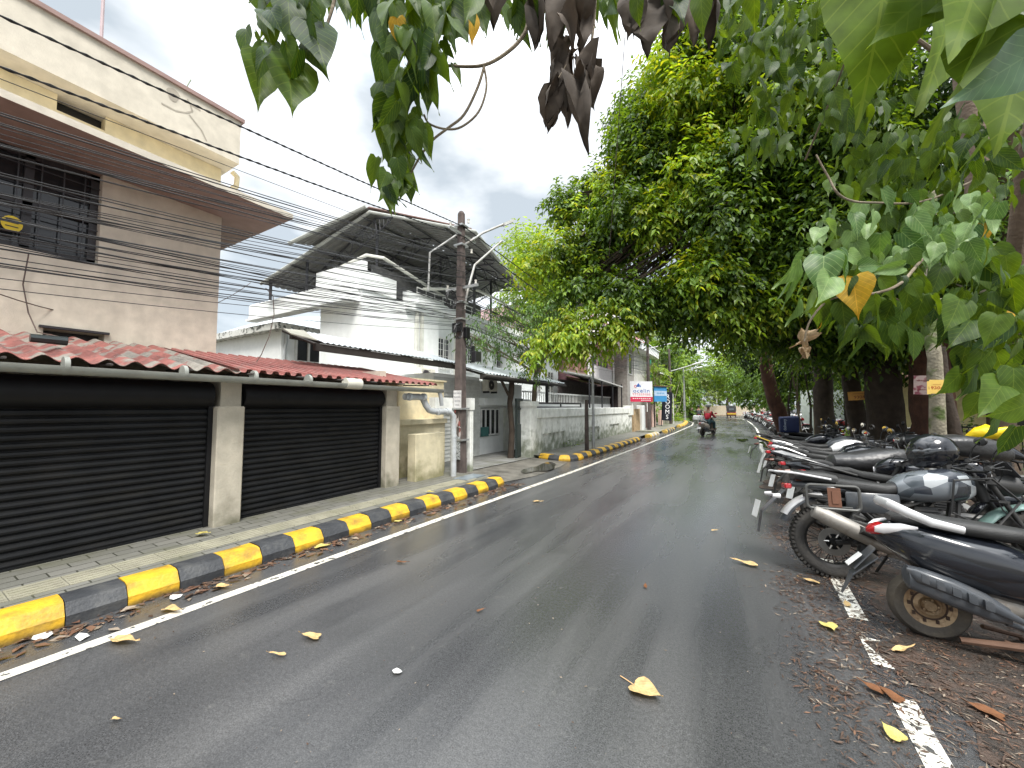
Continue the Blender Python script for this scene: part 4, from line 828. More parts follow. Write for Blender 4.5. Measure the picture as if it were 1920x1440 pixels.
# criss-crossing slack cables between
for i in range(7):
    b = o_+onp(random.uniform(3.3, 4.2))+Vector((.1, 0, 0)); cable(ext(0, random.uniform(250, 470), -5.3, b, 1.9), b, random.uniform(.35, .55), .0045, label='slack thin black cable sagging below its neighbours in the bundle', group='slack thin cables in the bundle')
# onward cables
for i in range(16):
    a = o_+onp(random.uniform(3.3, 4.4))+Vector((.1, .1, 0)); cable(a, (-4.95+random.uniform(-.25,.25), 25.8, random.uniform(3.6, 5.0)), random.uniform(.15, .7), random.choice((.005,.007,.009)), label='thin black cable running on from the utility pole to the far pole', group='thin cables beyond the utility pole')
for i in range(5):
    a = (-4.95+random.uniform(-.1,.1), 25.8, random.uniform(4.0, 5.6)); cable(a, (-5.2, 36, random.uniform(4.6, 5.8)), .35, .008, label='thin cable between the two far poles by the hedge', group='thin cables between the far poles')
for i in range(4):
    cable((-5.2, 36, random.uniform(4.8, 6)), (3.5, 52, random.uniform(5.2, 6.6)), .9, .009, label='thin cable crossing over the far bend of the road', group='cables crossing the far road')
wn1 = mat('brown_wire', (.10,.07,.06), .6)
mb = MB(); mb.tube([(-7.5,.97,3.5),(-7.56,.95,3.1),(-7.5,1.0,2.75),(-7.3,1.05,2.5),(-6.5,1.2,2.36)], .007, 5); mb.v = [(v[0]+7.5, v[1], v[2]) for v in mb.v]; mb.build('hanging_wire', wn1, label='brown wire hanging from the window down to the red roof', cat='wire', loc=(-7.5, 0, 0))
cable(ptx(-60, 530, -7.2), ptx(470, 530, -9.5), .62, .007, label='long slack dark wire drooping across the beige wall', group=None, m=wn1)
mb = MB(); P0 = ptx(498, 540, -6.5); pts = [ptx(u, v, -6.5) for u, v in ((498,540),(512,555),(514,590),(505,630),(490,665),(468,698))]; mb.tube([p-P0 for p in pts], .007, 5); mb.build('hanging_wire', wn1, label='thin wire looping down from the cables onto the red roof', cat='wire', loc=tuple(P0))
p0 = Vector(Pt(1172, 60, 3.5)); p1 = Vector(Pt(1142, 480, 6.5)); cable(p0+(p0-p1)*.4, p1, .02, .004, label='thin brown wire hanging down in front of the big tree', group=None, m=wn1)
# ================================================================ lamp post and stub pole
L1 = Vector((-4.28, 12.7, .1)); lpz = empty('lamp_post', L1, label='slim galvanised post rising through the low branch beside the kerb', cat='lamp post')
MB().tube([(0,0,0), (0,.02,1.6), (.0,.05,4.0)], [.055,.045,.04], 10).build('post', galv, lpz, smooth=True)
MB().tube([(0,0,0),(.005,-.01,.9),(0,.02,1.72)], [.075,.068,.06], 9).build('stub_pole', concp, smooth=60, label='short dark wooden stub pole against the slim galvanised post', cat='pole', loc=(-4.42, 12.45, .1))
def far_pole(x, y, h, arms, label, m=concp):
    r = empty('far_pole', (x, y, .05), label=label, cat='utility pole'); q = MB(); q.tube([(0,0,0),(0,0,h)], [.13,.08], 8); q.build('pole', m, r, smooth=True)
    for (z, dx, dy, dz) in arms:
        q = MB(); q.tube([(0,0,z),(dx*.75,dy*.75,z+dz*.75)], .03, 6); q.tube([(dx*.7,dy*.7,z+dz*.72),(dx,dy,z+dz)], .06, 6); q.build('lamp_arm', wframe, r, smooth=True)
    return r
far_pole(-5.0, 25.9, 6.2, [(5.3, 2.6, .4, .5)], 'dark utility pole beside the clinic sign with a long lamp arm')
far_pole(-5.1, 35.8, 6.6, [(4.6, 2.6, 0, .7), (4.2,-.8,0,.3)], 'dark pole by the hedge with a white lamp arm')
far_pole(-4.9, 44, 5.6, [(5.3, 1.8, 0, .35)], 'slim far pole with a short white lamp arm behind the hedge', m=galv)
far_pole(-7.2, 56, 6.6, [(6.4, 1.8, 0, .3)], 'farthest pale street lamp at the road bend', m=galv)
# ================================================================ signs
def board(name, P0, P1, z0, z1, m, label, cat='sign', t=.05):
    """upright board from P0 to P1 (x,y)"""
    P0, P1 = Vector((*P0, 0)), Vector((*P1, 0)); d = (P1-P0); L_ = d.length; r = empty(name, (P0.x, P0.y, z0), (0, 0, math.atan2(d.y, d.x)), label=label, cat=cat)
    MB().box(0, L_, 0, t, 0, z1-z0).build('panel', m, r); return r, L_
def sgn_text(r, body, x, z, size, m, sx=1): return text_mesh('lettering', body, size, m, r, Matrix.Translation((x, -.006, z)) @ Matrix.Rotation(R(90), 4, 'X'), .003, sx=sx)
sb, L_ = board('clinic_sign', (-5.55, 23.35), (-4.72, 24.2), 1.88, 3.12, mat('white_sign', (.78,.78,.80), .5), 'white clinic sign board with blue lettering and a crimson foot band')
sb.scale = (1.28, 1, 1)
crim = mat('crimson_band', (.55,.03,.08), .5); navy = mat('sign_blue', (.03,.12,.42), .5); wtx = mat('white_lettering', (.8,.8,.8), .5)
MB().box(0, L_, -.006, -.001, 0, .30).build('foot_band', crim, sb)
sgn_text(sb, 'ocelin', L_*.5, .66, .34, navy, 1.1); sgn_text(sb, 'AESTHETIC CLINIC', L_*.5, .46, .085, crim) if False else None
q = MB()
for z in (.40, .47): 
    for i in range(9): q.box(.12+i*.11, .20+i*.11, -.006, -.001, z, z+.03)
q.build('small_print', crim, sb)
q = MB()
for z in (.07, .18):
    for i in range(9-(z < .1)*4): q.box(.12+i*.11+(z < .1)*.45, .19+i*.11+(z < .1)*.45, -.010, -.007, z, z+.045)
q.build('small_print', wtx, sb)
q = MB(); q.prism([(.30,.90),(.48,.90),(.50,1.02),(.44,1.13),(.38,1.04)], 'y', -.008, -.001); q.ring((.28, -.004, .93), [(.05,-.003),(.08,-.003),(.08,.003),(.05,.003)], 16, mi=1); q.prism([(.5,.9),(.57,.9),(.52,1.05)], 'y', -.008, -.001); q.build('emblem', [navy, crim], sb)
q = MB(); q.box(.1, .14, .05, .09, -.6, 1.2); q.box(.9, .94, .05, .09, -.6, 1.2); q.build('leg', wframe, sb)
b2, L2 = board('blue_sign', (-5.2, 29.0), (-4.6, 29.9), 1.95, 3.05, mat('sky_blue_sign', (.05,.25,.50), .5), 'blue sign board with a pale middle band on a thin black post'); b2.scale = (1.15, 1, 1)
MB().box(0, L2, -.006, -.001, .42, .78).build('middle_band', mat('pale_blue_band', (.40,.52,.66), .5), b2); MB().box(-.04, L2+.1, -.1, .12, 1.11, 1.15).build('cap', mat('rust_cap', (.2,.08,.05), .8), b2); MB().box(.02, .08, .05, .10, -1.9, 1.1).build('post', blackm, b2)
q = MB()
for i in range(5): q.box(.2+i*.14, .29+i*.14, -.010, -.007, .56, .66)
q.build('small_print', mat('sky_blue_sign2', (.12,.3,.5), .5), b2)
b3, L3 = board('rooms_sign', (-5.05, 31.2), (-4.55, 31.7), .55, 2.75, mat('near_black_sign', (.012,.013,.022), .4), 'tall near black vertical sign reading ROOMS leaning by the hedge'); b3.rotation_euler[1] = R(4); b3.scale = (1.15, 1, 1)
for i, ch in enumerate('ROOMS'): sgn_text(b3, ch, L3*.5, 1.83-i*.39, .46, wtx)
MB().tube([(L3+.05, .02, 2.1), (L3+.18, 0, -.2)], .02, 6).build('cable_tie', wframe, b3); MB().tube([(-.02,.05,-.5),(-.02,.05,2.6)], .03, 6).build('post', blackm, b3)
# ================================================================ people
skin_m = mat('brown_skin', (.20,.10,.06), .6)
def person(loc, heading, pose, shirt, trousers, label, hair=True, helmet=None, sh2=None):
    r = empty('person', loc, (0, 0, heading), label=label, cat='person')
    if pose == 'ride':   # local x forward, z up from seat contact ground
        J = [(0,0,.80,.13),(.02,0,1.02,.13),(.05,0,1.22,.13),(.08,0,1.36,.055),(.10,0,1.47,.075),(.11,0,1.57,.085),(.10,0,1.64,.05),
             (.07,.17,1.27,.055),(.20,.24,1.05,.042),(.42,.24,.98,.034),(.50,.24,.98,.03),(.07,-.17,1.27,.055),(.20,-.24,1.05,.042),(.42,-.24,.98,.034),(.50,-.24,.98,.03),
             (.02,.10,.78,.09),(.40,.15,.72,.07),(.46,.13,.36,.05),(.56,.13,.33,.035),(.02,-.10,.78,.09),(.40,-.15,.72,.07),(.46,-.13,.36,.05),(.56,-.13,.33,.035)]
    elif pose == 'stand':
        J = [(0,0,.92,.12),(.0,0,1.10,.12),(.0,0,1.30,.13),(.01,0,1.44,.05),(.02,0,1.54,.07),(.03,0,1.64,.08),(.02,0,1.71,.045),
             (0,.17,1.36,.05),(.05,.22,1.10,.042),(.25,.18,1.02,.034),(.32,.16,1.02,.03),(0,-.17,1.36,.05),(.02,-.23,1.10,.042),(.12,-.22,.90,.034),(.16,-.22,.84,.03),
             (0,.09,.88,.085),(.02,.10,.50,.06),(.0,.10,.10,.045),(.14,.11,.04,.035),(0,-.09,.88,.085),(.0,-.10,.50,.06),(-.02,-.10,.10,.045),(.12,-.11,.04,.035)]
    E = [(0,1),(1,2),(2,3),(3,4),(4,5),(5,6),(2,7),(7,8),(8,9),(9,10),(2,11),(11,12),(12,13),(13,14),(0,15),(15,16),(16,17),(17,18),(0,19),(19,20),(20,21),(21,22)]
    skin_fig('body', J, E, skin_m, r, 2)
    g = 1.16; S = [J[i] for i in (0,1,2,7,8,9,11,12,13)]; S = [(p[0], p[1], p[2], p[3]*g+.008) for p in S]; S[0] = (S[0][0], S[0][1], S[0][2]+.02, S[0][3])
    skin_fig('shirt', S, [(0,1),(1,2),(2,3),(3,4),(4,5),(2,6),(6,7),(7,8)], shirt, r, 2)
    S = [J[i] for i in (0,15,16,17,19,20,21)]; S = [(p[0], p[1], p[2], p[3]*g+.006) for p in S]; skin_fig('trousers', S, [(0,1),(1,2),(2,3),(0,4),(4,5),(5,6)], trousers, r, 2)
    h = J[5]
    q = MB(); c = (h[0]-.01, h[1], h[2]+.03); prof = [(.135*math.cos(a), .14*math.sin(a)) for a in [-.35, 0, .35, .7, 1.05, 1.4, 1.57]]; q.ring(c, [(max(.001, p[0]), p[1]) for p in prof], 16, closed=False, axis='z')
    q.build('helmet' if helmet else 'hair', helmet or mat('black_hair', (.01,.009,.008), .6), r, smooth=True)
    f = MB(); f.loft([(h[0]+.085, h[2]-.0, .015, .022), (h[0]+.115, h[2]-.015, .010, .015)], 8); f.build('nose', skin_m, r, smooth=True)
    return r
# ================================================================ two wheelers   (x forward, y left, rear contact at origin)
tyre = mat('dusty_tyre_rubber', (.035,.033,.031), .85, var=.2, stain=(.11,.095,.075), stain_amt=.35, stain_scale=6, bump=.3)
tyre2 = mat('mud_caked_tyre', (.075,.066,.055), .9, var=.2, stain=(.16,.13,.09), stain_amt=.5, stain_scale=5, bump=.4)
rimb = mat('black_rim', (.02,.02,.02), .4, .4); rimg = mat('rusty_gold_rim', (.34,.24,.14), .45, .5, var=.3, stain=(.10,.04,.02), stain_amt=.9, stain_scale=11, bump=.4)
chrome = mat('dull_chrome', (.50,.49,.47), .28, .9, var=.1); alum = mat('dirty_aluminium', (.34,.32,.29), .5, .5, stain=(.15,.1,.06), stain_amt=.6, stain_scale=10)
gblack = mat('gloss_black_paint', (.010,.011,.015), .16, coat=.6, var=.1); gnavy = mat('gloss_dark_blue_black', (.010,.012,.017), .16, coat=.8, var=.1)
mblack = mat('matte_black_plastic', (.022,.022,.022), .6, var=.2, stain=(.07,.065,.055), stain_amt=.4, stain_scale=8)
seatm = mat('black_seat_vinyl', (.024,.024,.024), .48, var=.15, bump=.3, bscale=160, stain=(.06,.06,.055), stain_amt=.3)
redl = mat('red_lamp_lens', (.42,.01,.015), .15, coat=.5); clr = mat('clear_lamp_lens', (.72,.70,.70), .12, coat=.5); orl = mat('amber_lens', (.12,.03,.012), .3)
silv = mat('silver_paint', (.62,.62,.62), .3, .3); whp = mat('white_body_paint', (.75,.75,.74), .25, coat=.4); redp = mat('red_body_paint', (.40,.02,.02), .25, coat=.5)
mirm = mat('mirror_glass', (.75,.78,.80), .04, 1, var=0); platem = mat('white_number_plate', (.70,.70,.68), .5)
plate_y = mat('yellow_number_plate', (.65,.45,.05), .5); tealp = mat('grey_green_paint', (.16,.25,.23), .25, coat=.5); greyp = mat('dark_grey_paint', (.05,.056,.064), .35, coat=.3, stain=(.11,.10,.09), stain_amt=.4, stain_scale=12)
rustb = mat('rusty_bracket', (.17,.08,.05), .8, .3, var=.3); yelp = mat('yellow_trim', (.62,.42,.05), .35)
def camo():
    m = bpy.data.materials.new('camouflage_paint'); m.use_nodes = True; t = m.node_tree; N = t.nodes; L = t.links; b = N['Principled BSDF']; b.inputs['Roughness'].default_value = .22; b.inputs['Coat Weight'].default_value = .5
    co = N.new('ShaderNodeTexCoord'); v = N.new('ShaderNodeTexVoronoi'); v.inputs['Scale'].default_value = 6.5; L.new(co.outputs['Object'], v.inputs['Vector'])
    rp = N.new('ShaderNodeValToRGB'); rp.color_ramp.interpolation = 'CONSTANT'; el = rp.color_ramp.elements; el[0].color = (.03,.035,.045,1); el[1].position = .36; el[1].color = (.36,.38,.39,1); e = el.new(.6); e.color = (.14,.155,.17,1); e = el.new(.8); e.color = (.05,.06,.07,1)
    L.new(v.outputs['Color'], rp.inputs[0]); L.new(rp.outputs[0], b.inputs['Base Color']); return m
camom = camo()
def wheel(parent, x, r, w, rim_r, rimmat, style, tymat=tyre, knob=False, disc=True):
    """style: spokes / alloy / steel ; part wheel > tyre, rim"""
    q = MB(); h = w/2; c = (x, 0, r)
    prof = [(rim_r, -h*.72), (rim_r+(r-rim_r)*.35, -h*.98), (rim_r+(r-rim_r)*.7, -h*.95), (r-.012, -h*.6), (r, -h*.2), (r, h*.2), (r-.012, h*.6), (rim_r+(r-rim_r)*.7, h*.95), (rim_r+(r-rim_r)*.35, h*.98), (rim_r, h*.72)]
    q.ring(c, prof, 44)
    if knob:
        n = 52
        for i in range(n):
            a = 2*math.pi*i/n; ca, sa = math.cos(a), math.sin(a)
            for (y0, y1, ph) in ((-h*.8, -h*.25, 0), (-h*.12, h*.12, .5), (h*.25, h*.8, 0)):
                aa = a+ph*2*math.pi/n; ca, sa = math.cos(aa), math.sin(aa); da = .036; vs = []
                for (rr, k) in ((r-.02, 1), (r+.010-(.007 if ph == 0 else 0), .8)):
                    for (yy, dd) in ((y0, -da*k), (y1, -da*k), (y1, da*k), (y0, da*k)): vs.append((x+rr*math.cos(aa+dd), yy*(.97 if k < 1 else 1), r+rr*math.sin(aa+dd)))
                q.add(vs, [(0,1,2,3),(7,6,5,4),(0,4,5,1),(1,5,6,2),(2,6,7,3),(3,7,4,0)])
    ty = q.build('tyre', tymat, None, smooth=50)
    q = MB(); q.ring(c, [(rim_r-.022, -h*.55), (rim_r+.006, -h*.74), (rim_r+.010, -h*.55), (rim_r-.004, 0), (rim_r+.010, h*.55), (rim_r+.006, h*.74), (rim_r-.022, h*.55), (rim_r-.03, 0)], 44)
    hub = .045
    q.ring(c, [(.001, -h*1.0), (hub*.7, -h*1.0), (hub, -h*.6), (hub, h*.6), (hub*.7, h*1.0), (.001, h*1.0)], 16, closed=False)
    if style == 'spokes':
        for i in range(32):
            a = 2*math.pi*i/32; b = a+(.45 if (i//2) % 2 else -.45); s = 1 if i % 2 else -1
            q.tube([(x+hub*math.cos(b), s*h*.5, r+hub*math.sin(b)), (x+(rim_r-.015)*math.cos(a), s*h*.12, r+(rim_r-.015)*math.sin(a))], .0032, 4, cap=False)
        q.ring(c, [(.04, -h*.5), (.085, -h*.52), (.085, -h*.44), (.04, -h*.42)], 24)
    elif style == 'alloy':
        for i in range(5):
            for s in (-.12, .12):
                a = 2*math.pi*i/5; q.tube([(x+hub*.8*math.cos(a), 0, r+hub*.8*math.sin(a)), (x+(rim_r-.01)*math.cos(a+s), 0, r+(rim_r-.01)*math.sin(a+s))], [.018, .011], 5, cap=False)
    else:
        q.ring(c, [(.03, -h*.35), (.055, -h*.62), (rim_r*.45, -h*.70), (rim_r*.62, -h*.45), (rim_r*.75, -h*.42), (rim_r*.95, -h*.62), (rim_r*.95, -h*.52), (rim_r*.6, -h*.3), (.03, -h*.25)], 36)
        sl = MB()  # dark colour stands in for the shade inside the rim holes
        for i in range(10):
            a = 2*math.pi*i/10; sl.box(x+rim_r*.78*math.cos(a)-.008, x+rim_r*.78*math.cos(a)+.008, -h*.66, -h*.55, r+rim_r*.78*math.sin(a)-.012, r+rim_r*.78*math.sin(a)+.012)
        for i in range(5): a = 2*math.pi*i/5; q.tube([(x+.04*math.cos(a), -h*.55, r+.04*math.sin(a)), (x+.04*math.cos(a), -h*.85, r+.04*math.sin(a))], .008, 6)
    wl = q.build('wheel', rimmat, parent, smooth=45); ty.parent = wl
    if style == 'steel':
        sl.ring((x, 0, r), [(.001, -h*.66), (.032, -h*.66), (.032, -h*.70), (.001, -h*.70)], 14); sl.ring((x, 0, r), [(rim_r*.62, -h*.50), (rim_r*.66, -h*.52), (rim_r*.70, -h*.49)], 30, closed=False); sl.build('rim_slots', mat('slot_shade', (.05,.028,.018), .8), wl)
    if disc and style != 'steel':
        d = MB(); d.ring(c, [(.07, -h*.95), (.125, -h*.95), (.125, -h*.88), (.07, -h*.88)], 30)
        for i in range(6): a = i*1.047; d.tube([(x+.04*math.cos(a), -h*.9, r+.04*math.sin(a)), (x+.08*math.cos(a), -h*.9, r+.08*math.sin(a))], .008, 4)
        d.build('brake_disc', chrome, wl, smooth=40)
    return wl
def mirror(parent, base, head, rot=0, round_=True, m=mblack, s=1):
    q = MB(); b, h = Vector(base), Vector(head); q.tube([b, b.lerp(h, .5)+Vector((-.01, 0, .02)), h], .006, 6); a = q.build('mirror', m, parent)
    q = MB(); n = 20; ax = Vector((math.cos(rot), math.sin(rot), .08)).normalized(); sd = ax.cross(Vector((0,0,1))).normalized(); u = sd.cross(ax); vs = []
    rx, rz = (.055*s, .052*s) if round_ else (.072*s, .042*s)
    for (o, k) in ((.0, 1), (.014, 1.03), (.035, .65)):
        for j in range(n): t = 2*math.pi*j/n; vs.append(h+ax*o+sd*math.cos(t)*rx*k+u*math.sin(t)*rz*k)
    q.add(vs, [(i*n+j, i*n+(j+1) % n, (i+1)*n+(j+1) % n, (i+1)*n+j) for i in range(2) for j in range(n)]+[tuple(2*n+j for j in range(n))]); q.build('mirror_shell', m, a, smooth=True)
    q = MB(); q.add([h-ax*.001+sd*math.cos(2*math.pi*j/n)*rx*.97+u*math.sin(2*math.pi*j/n)*rz*.97 for j in range(n)], [tuple(range(n))]); q.build('mirror_glass', mirm, a); return a
def fender(q, x, r, a0, a1, hw, t=.008, mi=0, n=12, drop=.012):
    vs = []; 
    for i in range(n+1):
        a = a0+(a1-a0)*i/n
        for (y, dr) in ((-hw, -drop*2), (-hw*.6, 0), (0, drop*.6), (hw*.6, 0), (hw, -drop*2)): vs.append((x[0]+(r+dr)*math.cos(a), y, x[1]+(r+dr)*math.sin(a)))
    q.add(vs, [(5*i+j, 5*i+j+1, 5*i+j+6, 5*i+j+5) for i in range(n) for j in range(4)], mi); m = len(vs)
    q.add([(v[0]-(v[0]-x[0])*t/r, v[1], v[2]-(v[2]-x[1])*t/r) for v in vs], [(5*i+j, 5*i+j+5, 5*i+j+6, 5*i+j+1) for i in range(n) for j in range(4)], mi)
def rounded_loop(c, a, b, r, plane='xz', n=4):
    pts = []
    for (sx, sz, a0) in ((1, 1, 0), (-1, 1, 90), (-1, -1, 180), (1, -1, 270)):
        for k in range(n+1):
            t = R(a0+90*k/n); pts.append((c[0]+sx*(a-r)+r*math.cos(t), c[1], c[2]+sz*(b-r)+r*math.sin(t)))
    return pts+[pts[0]]
def motorcycle(name, loc, heading, lean, label, group=None, cat='motorcycle', body=gblack, tail=silv, accent=redp, style='alloy', r=.31, rf=None, tw=.11, wb=1.33, adv=False, plate=platem, seat_up=0, tankm=None, low=False, tailstripe=None, front_f=None):
    root = empty(name, loc, (R(lean), 0, heading), label=label, cat=cat, group=group); rf = rf or r; sp = 'spokes' if adv else style
    wheel(root, 0, r, tw, r-.085 if not adv else r-.10, rimb, sp, tyre, knob=adv); wheel(root, wb, rf, tw*.85, rf-.075, rimb, sp, tyre, knob=adv)
    # chassis
    q = MB()
    for s in (-1, 1):
        q.tube([(.0, s*.085, r), (.25, s*.09, r+.03), (.48, s*.07, .36)], .022, 7); q.tube([(-.22, s*.08, .74), (.1, s*.09, .72), (.55, s*.09, .70), (.95, s*.06, .86)], .016, 6)
        q.tube([(.20, s*.09, .71), (.45, s*.1, .45), (.5, s*.09, .33)], .018, 6); q.tube([(.95, s*.04, .86), (.88, s*.07, .5), (.72, s*.08, .26), (.45, s*.08, .25)], .018, 6)
    q.tube([(wb-.34, 0, .98), (wb-.28, 0, .78)], .04, 8); q.build('frame', mblack, root, smooth=50)
    q = MB(); q.box(.42, .78, -.11, .11, .26, .50, bev=.03); q.tube([(.62, -.13, .37), (.62, .13, .37)], .10, 16); q.tube([(.50, -.135, .34), (.50, -.10, .34)], .085, 14)
    for i in range(7): q.box(.60, .80, -.085, .085, .51+i*.026, .523+i*.026)
    q.box(.62, .78, -.06, .06, .50, .70); q.build('engine', mat('dark_engine_alloy', (.06,.06,.06), .5, .5, stain=(.14,.12,.09), stain_amt=.4, stain_scale=9), root, smooth=40)
    q = MB()
    for s in (-1, 1): q.tube([(.06, s*.10, r+.03), (.22, s*.11, .74)], .016, 8); q.tube([(.09, s*.10, r+.10), (.20, s*.11, .68)], .028, 9)
    q.build('shock_absorber', chrome if not adv else mblack, root, smooth=True) if not adv else q.build('shock_absorber', mblack, root, smooth=True)
    # exhaust on the right (-y)
    q = MB(); q.tube([(.78, -.05, .55), (.90, -.07, .42), (.80, -.10, .24), (.55, -.13, .24), (.35, -.15, .28)], .02, 9)
    ex = q.build('exhaust_pipe', alum, root, smooth=True); q = MB()
    if adv: q.tube([(.46, -.15, .30), (.34, -.17, .35), (.12, -.20, .46), (-.12, -.215, .58), (-.13, -.215, .585), (-.19, -.217, .61), (-.20, -.217, .613)], [.035, .064, .072, .072, .064, .058, .04], 16); q.box(-.10, .34, -.262, -.255, .44, .50) if False else None
    else: q.tube([(.40, -.14, .27), (.28, -.155, .29), (-.10, -.17, .37), (-.17, -.175, .385)], [.03, .048, .055, .035], 14)
    q.build('muffler', alum if adv else mblack, ex, smooth=60)
    if adv: q = MB(); q.tube([(.38, -.20, .37), (.12, -.25, .485)], [.055, .06], 10, flat=.6); q.build('heat_shield', mblack, ex, smooth=60)
    # fork + bars
    q = MB(); sx = wb-.30; steer = []
    for s in (-1, 1): q.tube([(wb, s*.085, rf), (wb-.13, s*.085, .60)], .028, 9); q.tube([(wb-.13, s*.085, .60), (sx, s*.085, .98)], .019, 8)
    q.box(sx-.03, sx+.05, -.12, .12, .93, .955); q.box(sx+.03, sx+.10, -.12, .12, .78, .80); q.build('fork', mblack, root, smooth=50)
    hz = 1.06 if adv else 1.0; q = MB(); q.tube([(sx-.16, -.38, hz), (sx-.07, -.28, hz+.01), (sx-.01, -.10, hz-.03), (sx-.01, .10, hz-.03), (sx-.07, .28, hz+.01), (sx-.16, .38, hz)], .012, 8)
    for s in (-1, 1): q.tube([(sx-.17, s*.39, hz), (sx-.10, s*.29, hz)], .019, 9); q.tube([(sx-.05, s*.28, hz), (sx-.03, s*.39, hz-.01)], .006, 5); q.box(sx-.09, sx-.05, s*.24-.025, s*.24+.025, hz-.02, hz+.03)
    hb = q.build('handlebar', mblack, root, smooth=50)
    q = MB()
    for k, s in enumerate((-1, 1, -1, 1)): q.tube([(sx-.07, s*(.22+.03*k), hz), (sx+.05, s*.20, hz+.06-.02*k), (sx+.10, s*.08, hz-.06), (sx+.04, s*.04, hz-.22)], .0045, 5)
    q.tube([(wb-.03, -.095, rf+.06), (sx+.06, -.10, .72), (sx+.02, -.07, .90)], .005, 5); q.build('control_cable', black_rub, hb, smooth=True)
    for s in (-1, 1): mirror(hb, (sx-.06, s*.24, hz+.02), (sx-.03, s*.36, hz+.20), rot=0, round_=adv, s=1.05)
    # headlight, front fender
    q = MB()
    if adv: q.tube([(sx+.08, 0, .93), (sx+.20, 0, .92), (sx+.22, 0, .92)], [.06, .095, .09], 18)
    else: q.loft([(sx-.02, .93, .07, .09), (sx+.10, .91, .12, .11), (sx+.20, .88, .09, .07), (sx+.23, .87, .03, .03)], 14)
    hl = q.build('headlight', mblack if adv else body, root, smooth=True); q = MB(); q.tube([(sx+.215, 0, .92 if adv else .86), (sx+.225 + (0 if adv else .01), 0, .92 if adv else .86)], .082 if adv else .04, 18); q.build('lamp_lens', clr, hl)
    if adv:
        q = MB(); q.slab([(sx+.20, -.12, 1.0), (sx+.20, .12, 1.0), (sx+.12, .13, 1.12), (sx+.12, -.13, 1.12)], .006); q.build('windscreen', mat('smoked_screen', (.06,.06,.065), .1), root)
        q = MB(); fender(q, (wb, rf), rf+.055, R(20), R(150), .07); q.build('front_fender', tealp, root, smooth=True)
        q = MB()
        for s in (-1, 1): q.tube([(sx+.16, s*.13, .80), (sx-.02, s*.17, .98), (sx-.28, s*.20, .95), (sx-.32, s*.19, .68), (sx-.05, s*.15, .55), (sx+.16, s*.13, .80)], .009, 7)
        q.build('tank_guard', mblack, root, smooth=True)
    else: q = MB(); fender(q, (wb, rf), rf+.03, R(35), R(165), .06); q.build('front_fender', front_f or body, root, smooth=True)
    # tank, seat, tail
    q = MB()
    if adv: q.loft([(.50, .83, .10, .08), (.58, .86, .16, .12), (.72, .88, .185, .145), (.86, .90, .18, .15), (.98, .90, .13, .13), (1.05, .90, .07, .09)], 20, 2.6)
    else: q.loft([(.50, .79, .09, .06), (.58, .83, .14, .10), (.74, .86, .17, .13), (.88, .87, .16, .12), (1.00, .86, .09, .09)], 18, 2.4)
    tk = q.build('fuel_tank', tankm or body, root, smooth=True)
    q = MB(); q.tube([(.80, 0, 1.02 if adv else .97), (.80, 0, 1.045 if adv else .995)], .04, 14); q.build('filler_cap', chrome, tk, smooth=50)
    q = MB(); u = seat_up
    if adv: q.loft([(-.28, .92, .09, .035), (-.22, .925, .115, .05), (-.02, .91, .12, .055), (.06, .895, .11, .05)], 16, 3); q.loft([(.04, .87, .11, .05), (.18, .85, .14, .055), (.42, .83, .12, .055), (.56, .85, .07, .05)], 16, 3)
    else: q.loft([(-.36, .86+u, .05, .02), (-.28, .87+u, .09, .035), (-.02, .85+u, .12, .045), (.08, .81, .125, .05), (.35, .77, .13, .055), (.55, .79, .08, .05)], 16, 3)
    q.build('seat', seatm, root, smooth=True)
    q = MB()
    if adv: q.box(.10, .50, -.125, -.105, .62, .80, bev=.012); q.box(.10, .50, .105, .125, .62, .80, bev=.012); q.loft([(-.30, .84, .05, .03), (-.1, .83, .09, .04), (.2, .80, .1, .05)], 12)
    else: q.loft([(-.46, .82+u, .03, .02), (-.36, .80+u, .08, .045), (-.1, .76+u*.5, .115, .07), (.15, .70, .12, .08), (.40, .66, .11, .08)], 14, 2.4)
    tl = q.build('tail_panel', greyp if adv else body, root, smooth=45)
    if not adv:
        for s in (-1, 1):
            q = MB(); q.prism([(-.44, .835+u), (-.30, .845+u), (.20, .735), (.24, .70), (.0, .72), (-.30, .79+u)], 'y', s*.123-.006, s*.123+.006); q.build('side_trim', tail, tl)
        if tailstripe: q = MB(); q.prism([(-.50, .86+u), (-.46, .865+u), (-.18, .79), (-.2, .77)], 'y', -.140, -.131); q.build('stripe', tailstripe, tl)
        q = MB(); q.tube([(.02, -.13, .80), (-.25, -.15, .88+u), (-.42, -.10, .92+u), (-.44, 0, .92+u), (-.42, .10, .92+u), (-.25, .15, .88+u), (.02, .13, .80)], .014, 8); q.build('grab_rail', tail, root, smooth=True)
    q = MB(); q.box(-.50 if not adv else -.36, -.44 if not adv else -.30, -.06, .06, .79+u, .84+u, bev=.01); q.build('tail_lamp', redl, tl)
    # rear fender, plate, indicators
    q = MB()
    if adv: fender(q, (0, r), r+.10, R(95), R(158), .075)
    q.slab([(-.36, -.06, .78), (-.36, .06, .78), (-.56, .05, .56), (-.56, -.05, .56)], .012); q.slab([(-.56, -.05, .56), (-.56, .05, .56), (-.60, .05, .36), (-.60, -.05, .36)], .01); rfd = q.build('rear_fender', greyp if adv else mblack, root, smooth=40)
    q = MB(); q.slab([(-.585, -.10, .66), (-.585, .10, .66), (-.63, .10, .50), (-.63, -.10, .50)], .006); q.build('number_plate', plate, rfd)
    q = MB()
    for s in (-1, 1): q.tube([(-.42, s*.05, .72), (-.45, s*.14, .72)], .008, 5); q.tube([(-.43, s*.14, .72), (-.49, s*.15, .72)], [.024, .014], 8)
    q.tube([(-.41, -.05, .72), (-.41, .05, .72)], .012, 5)
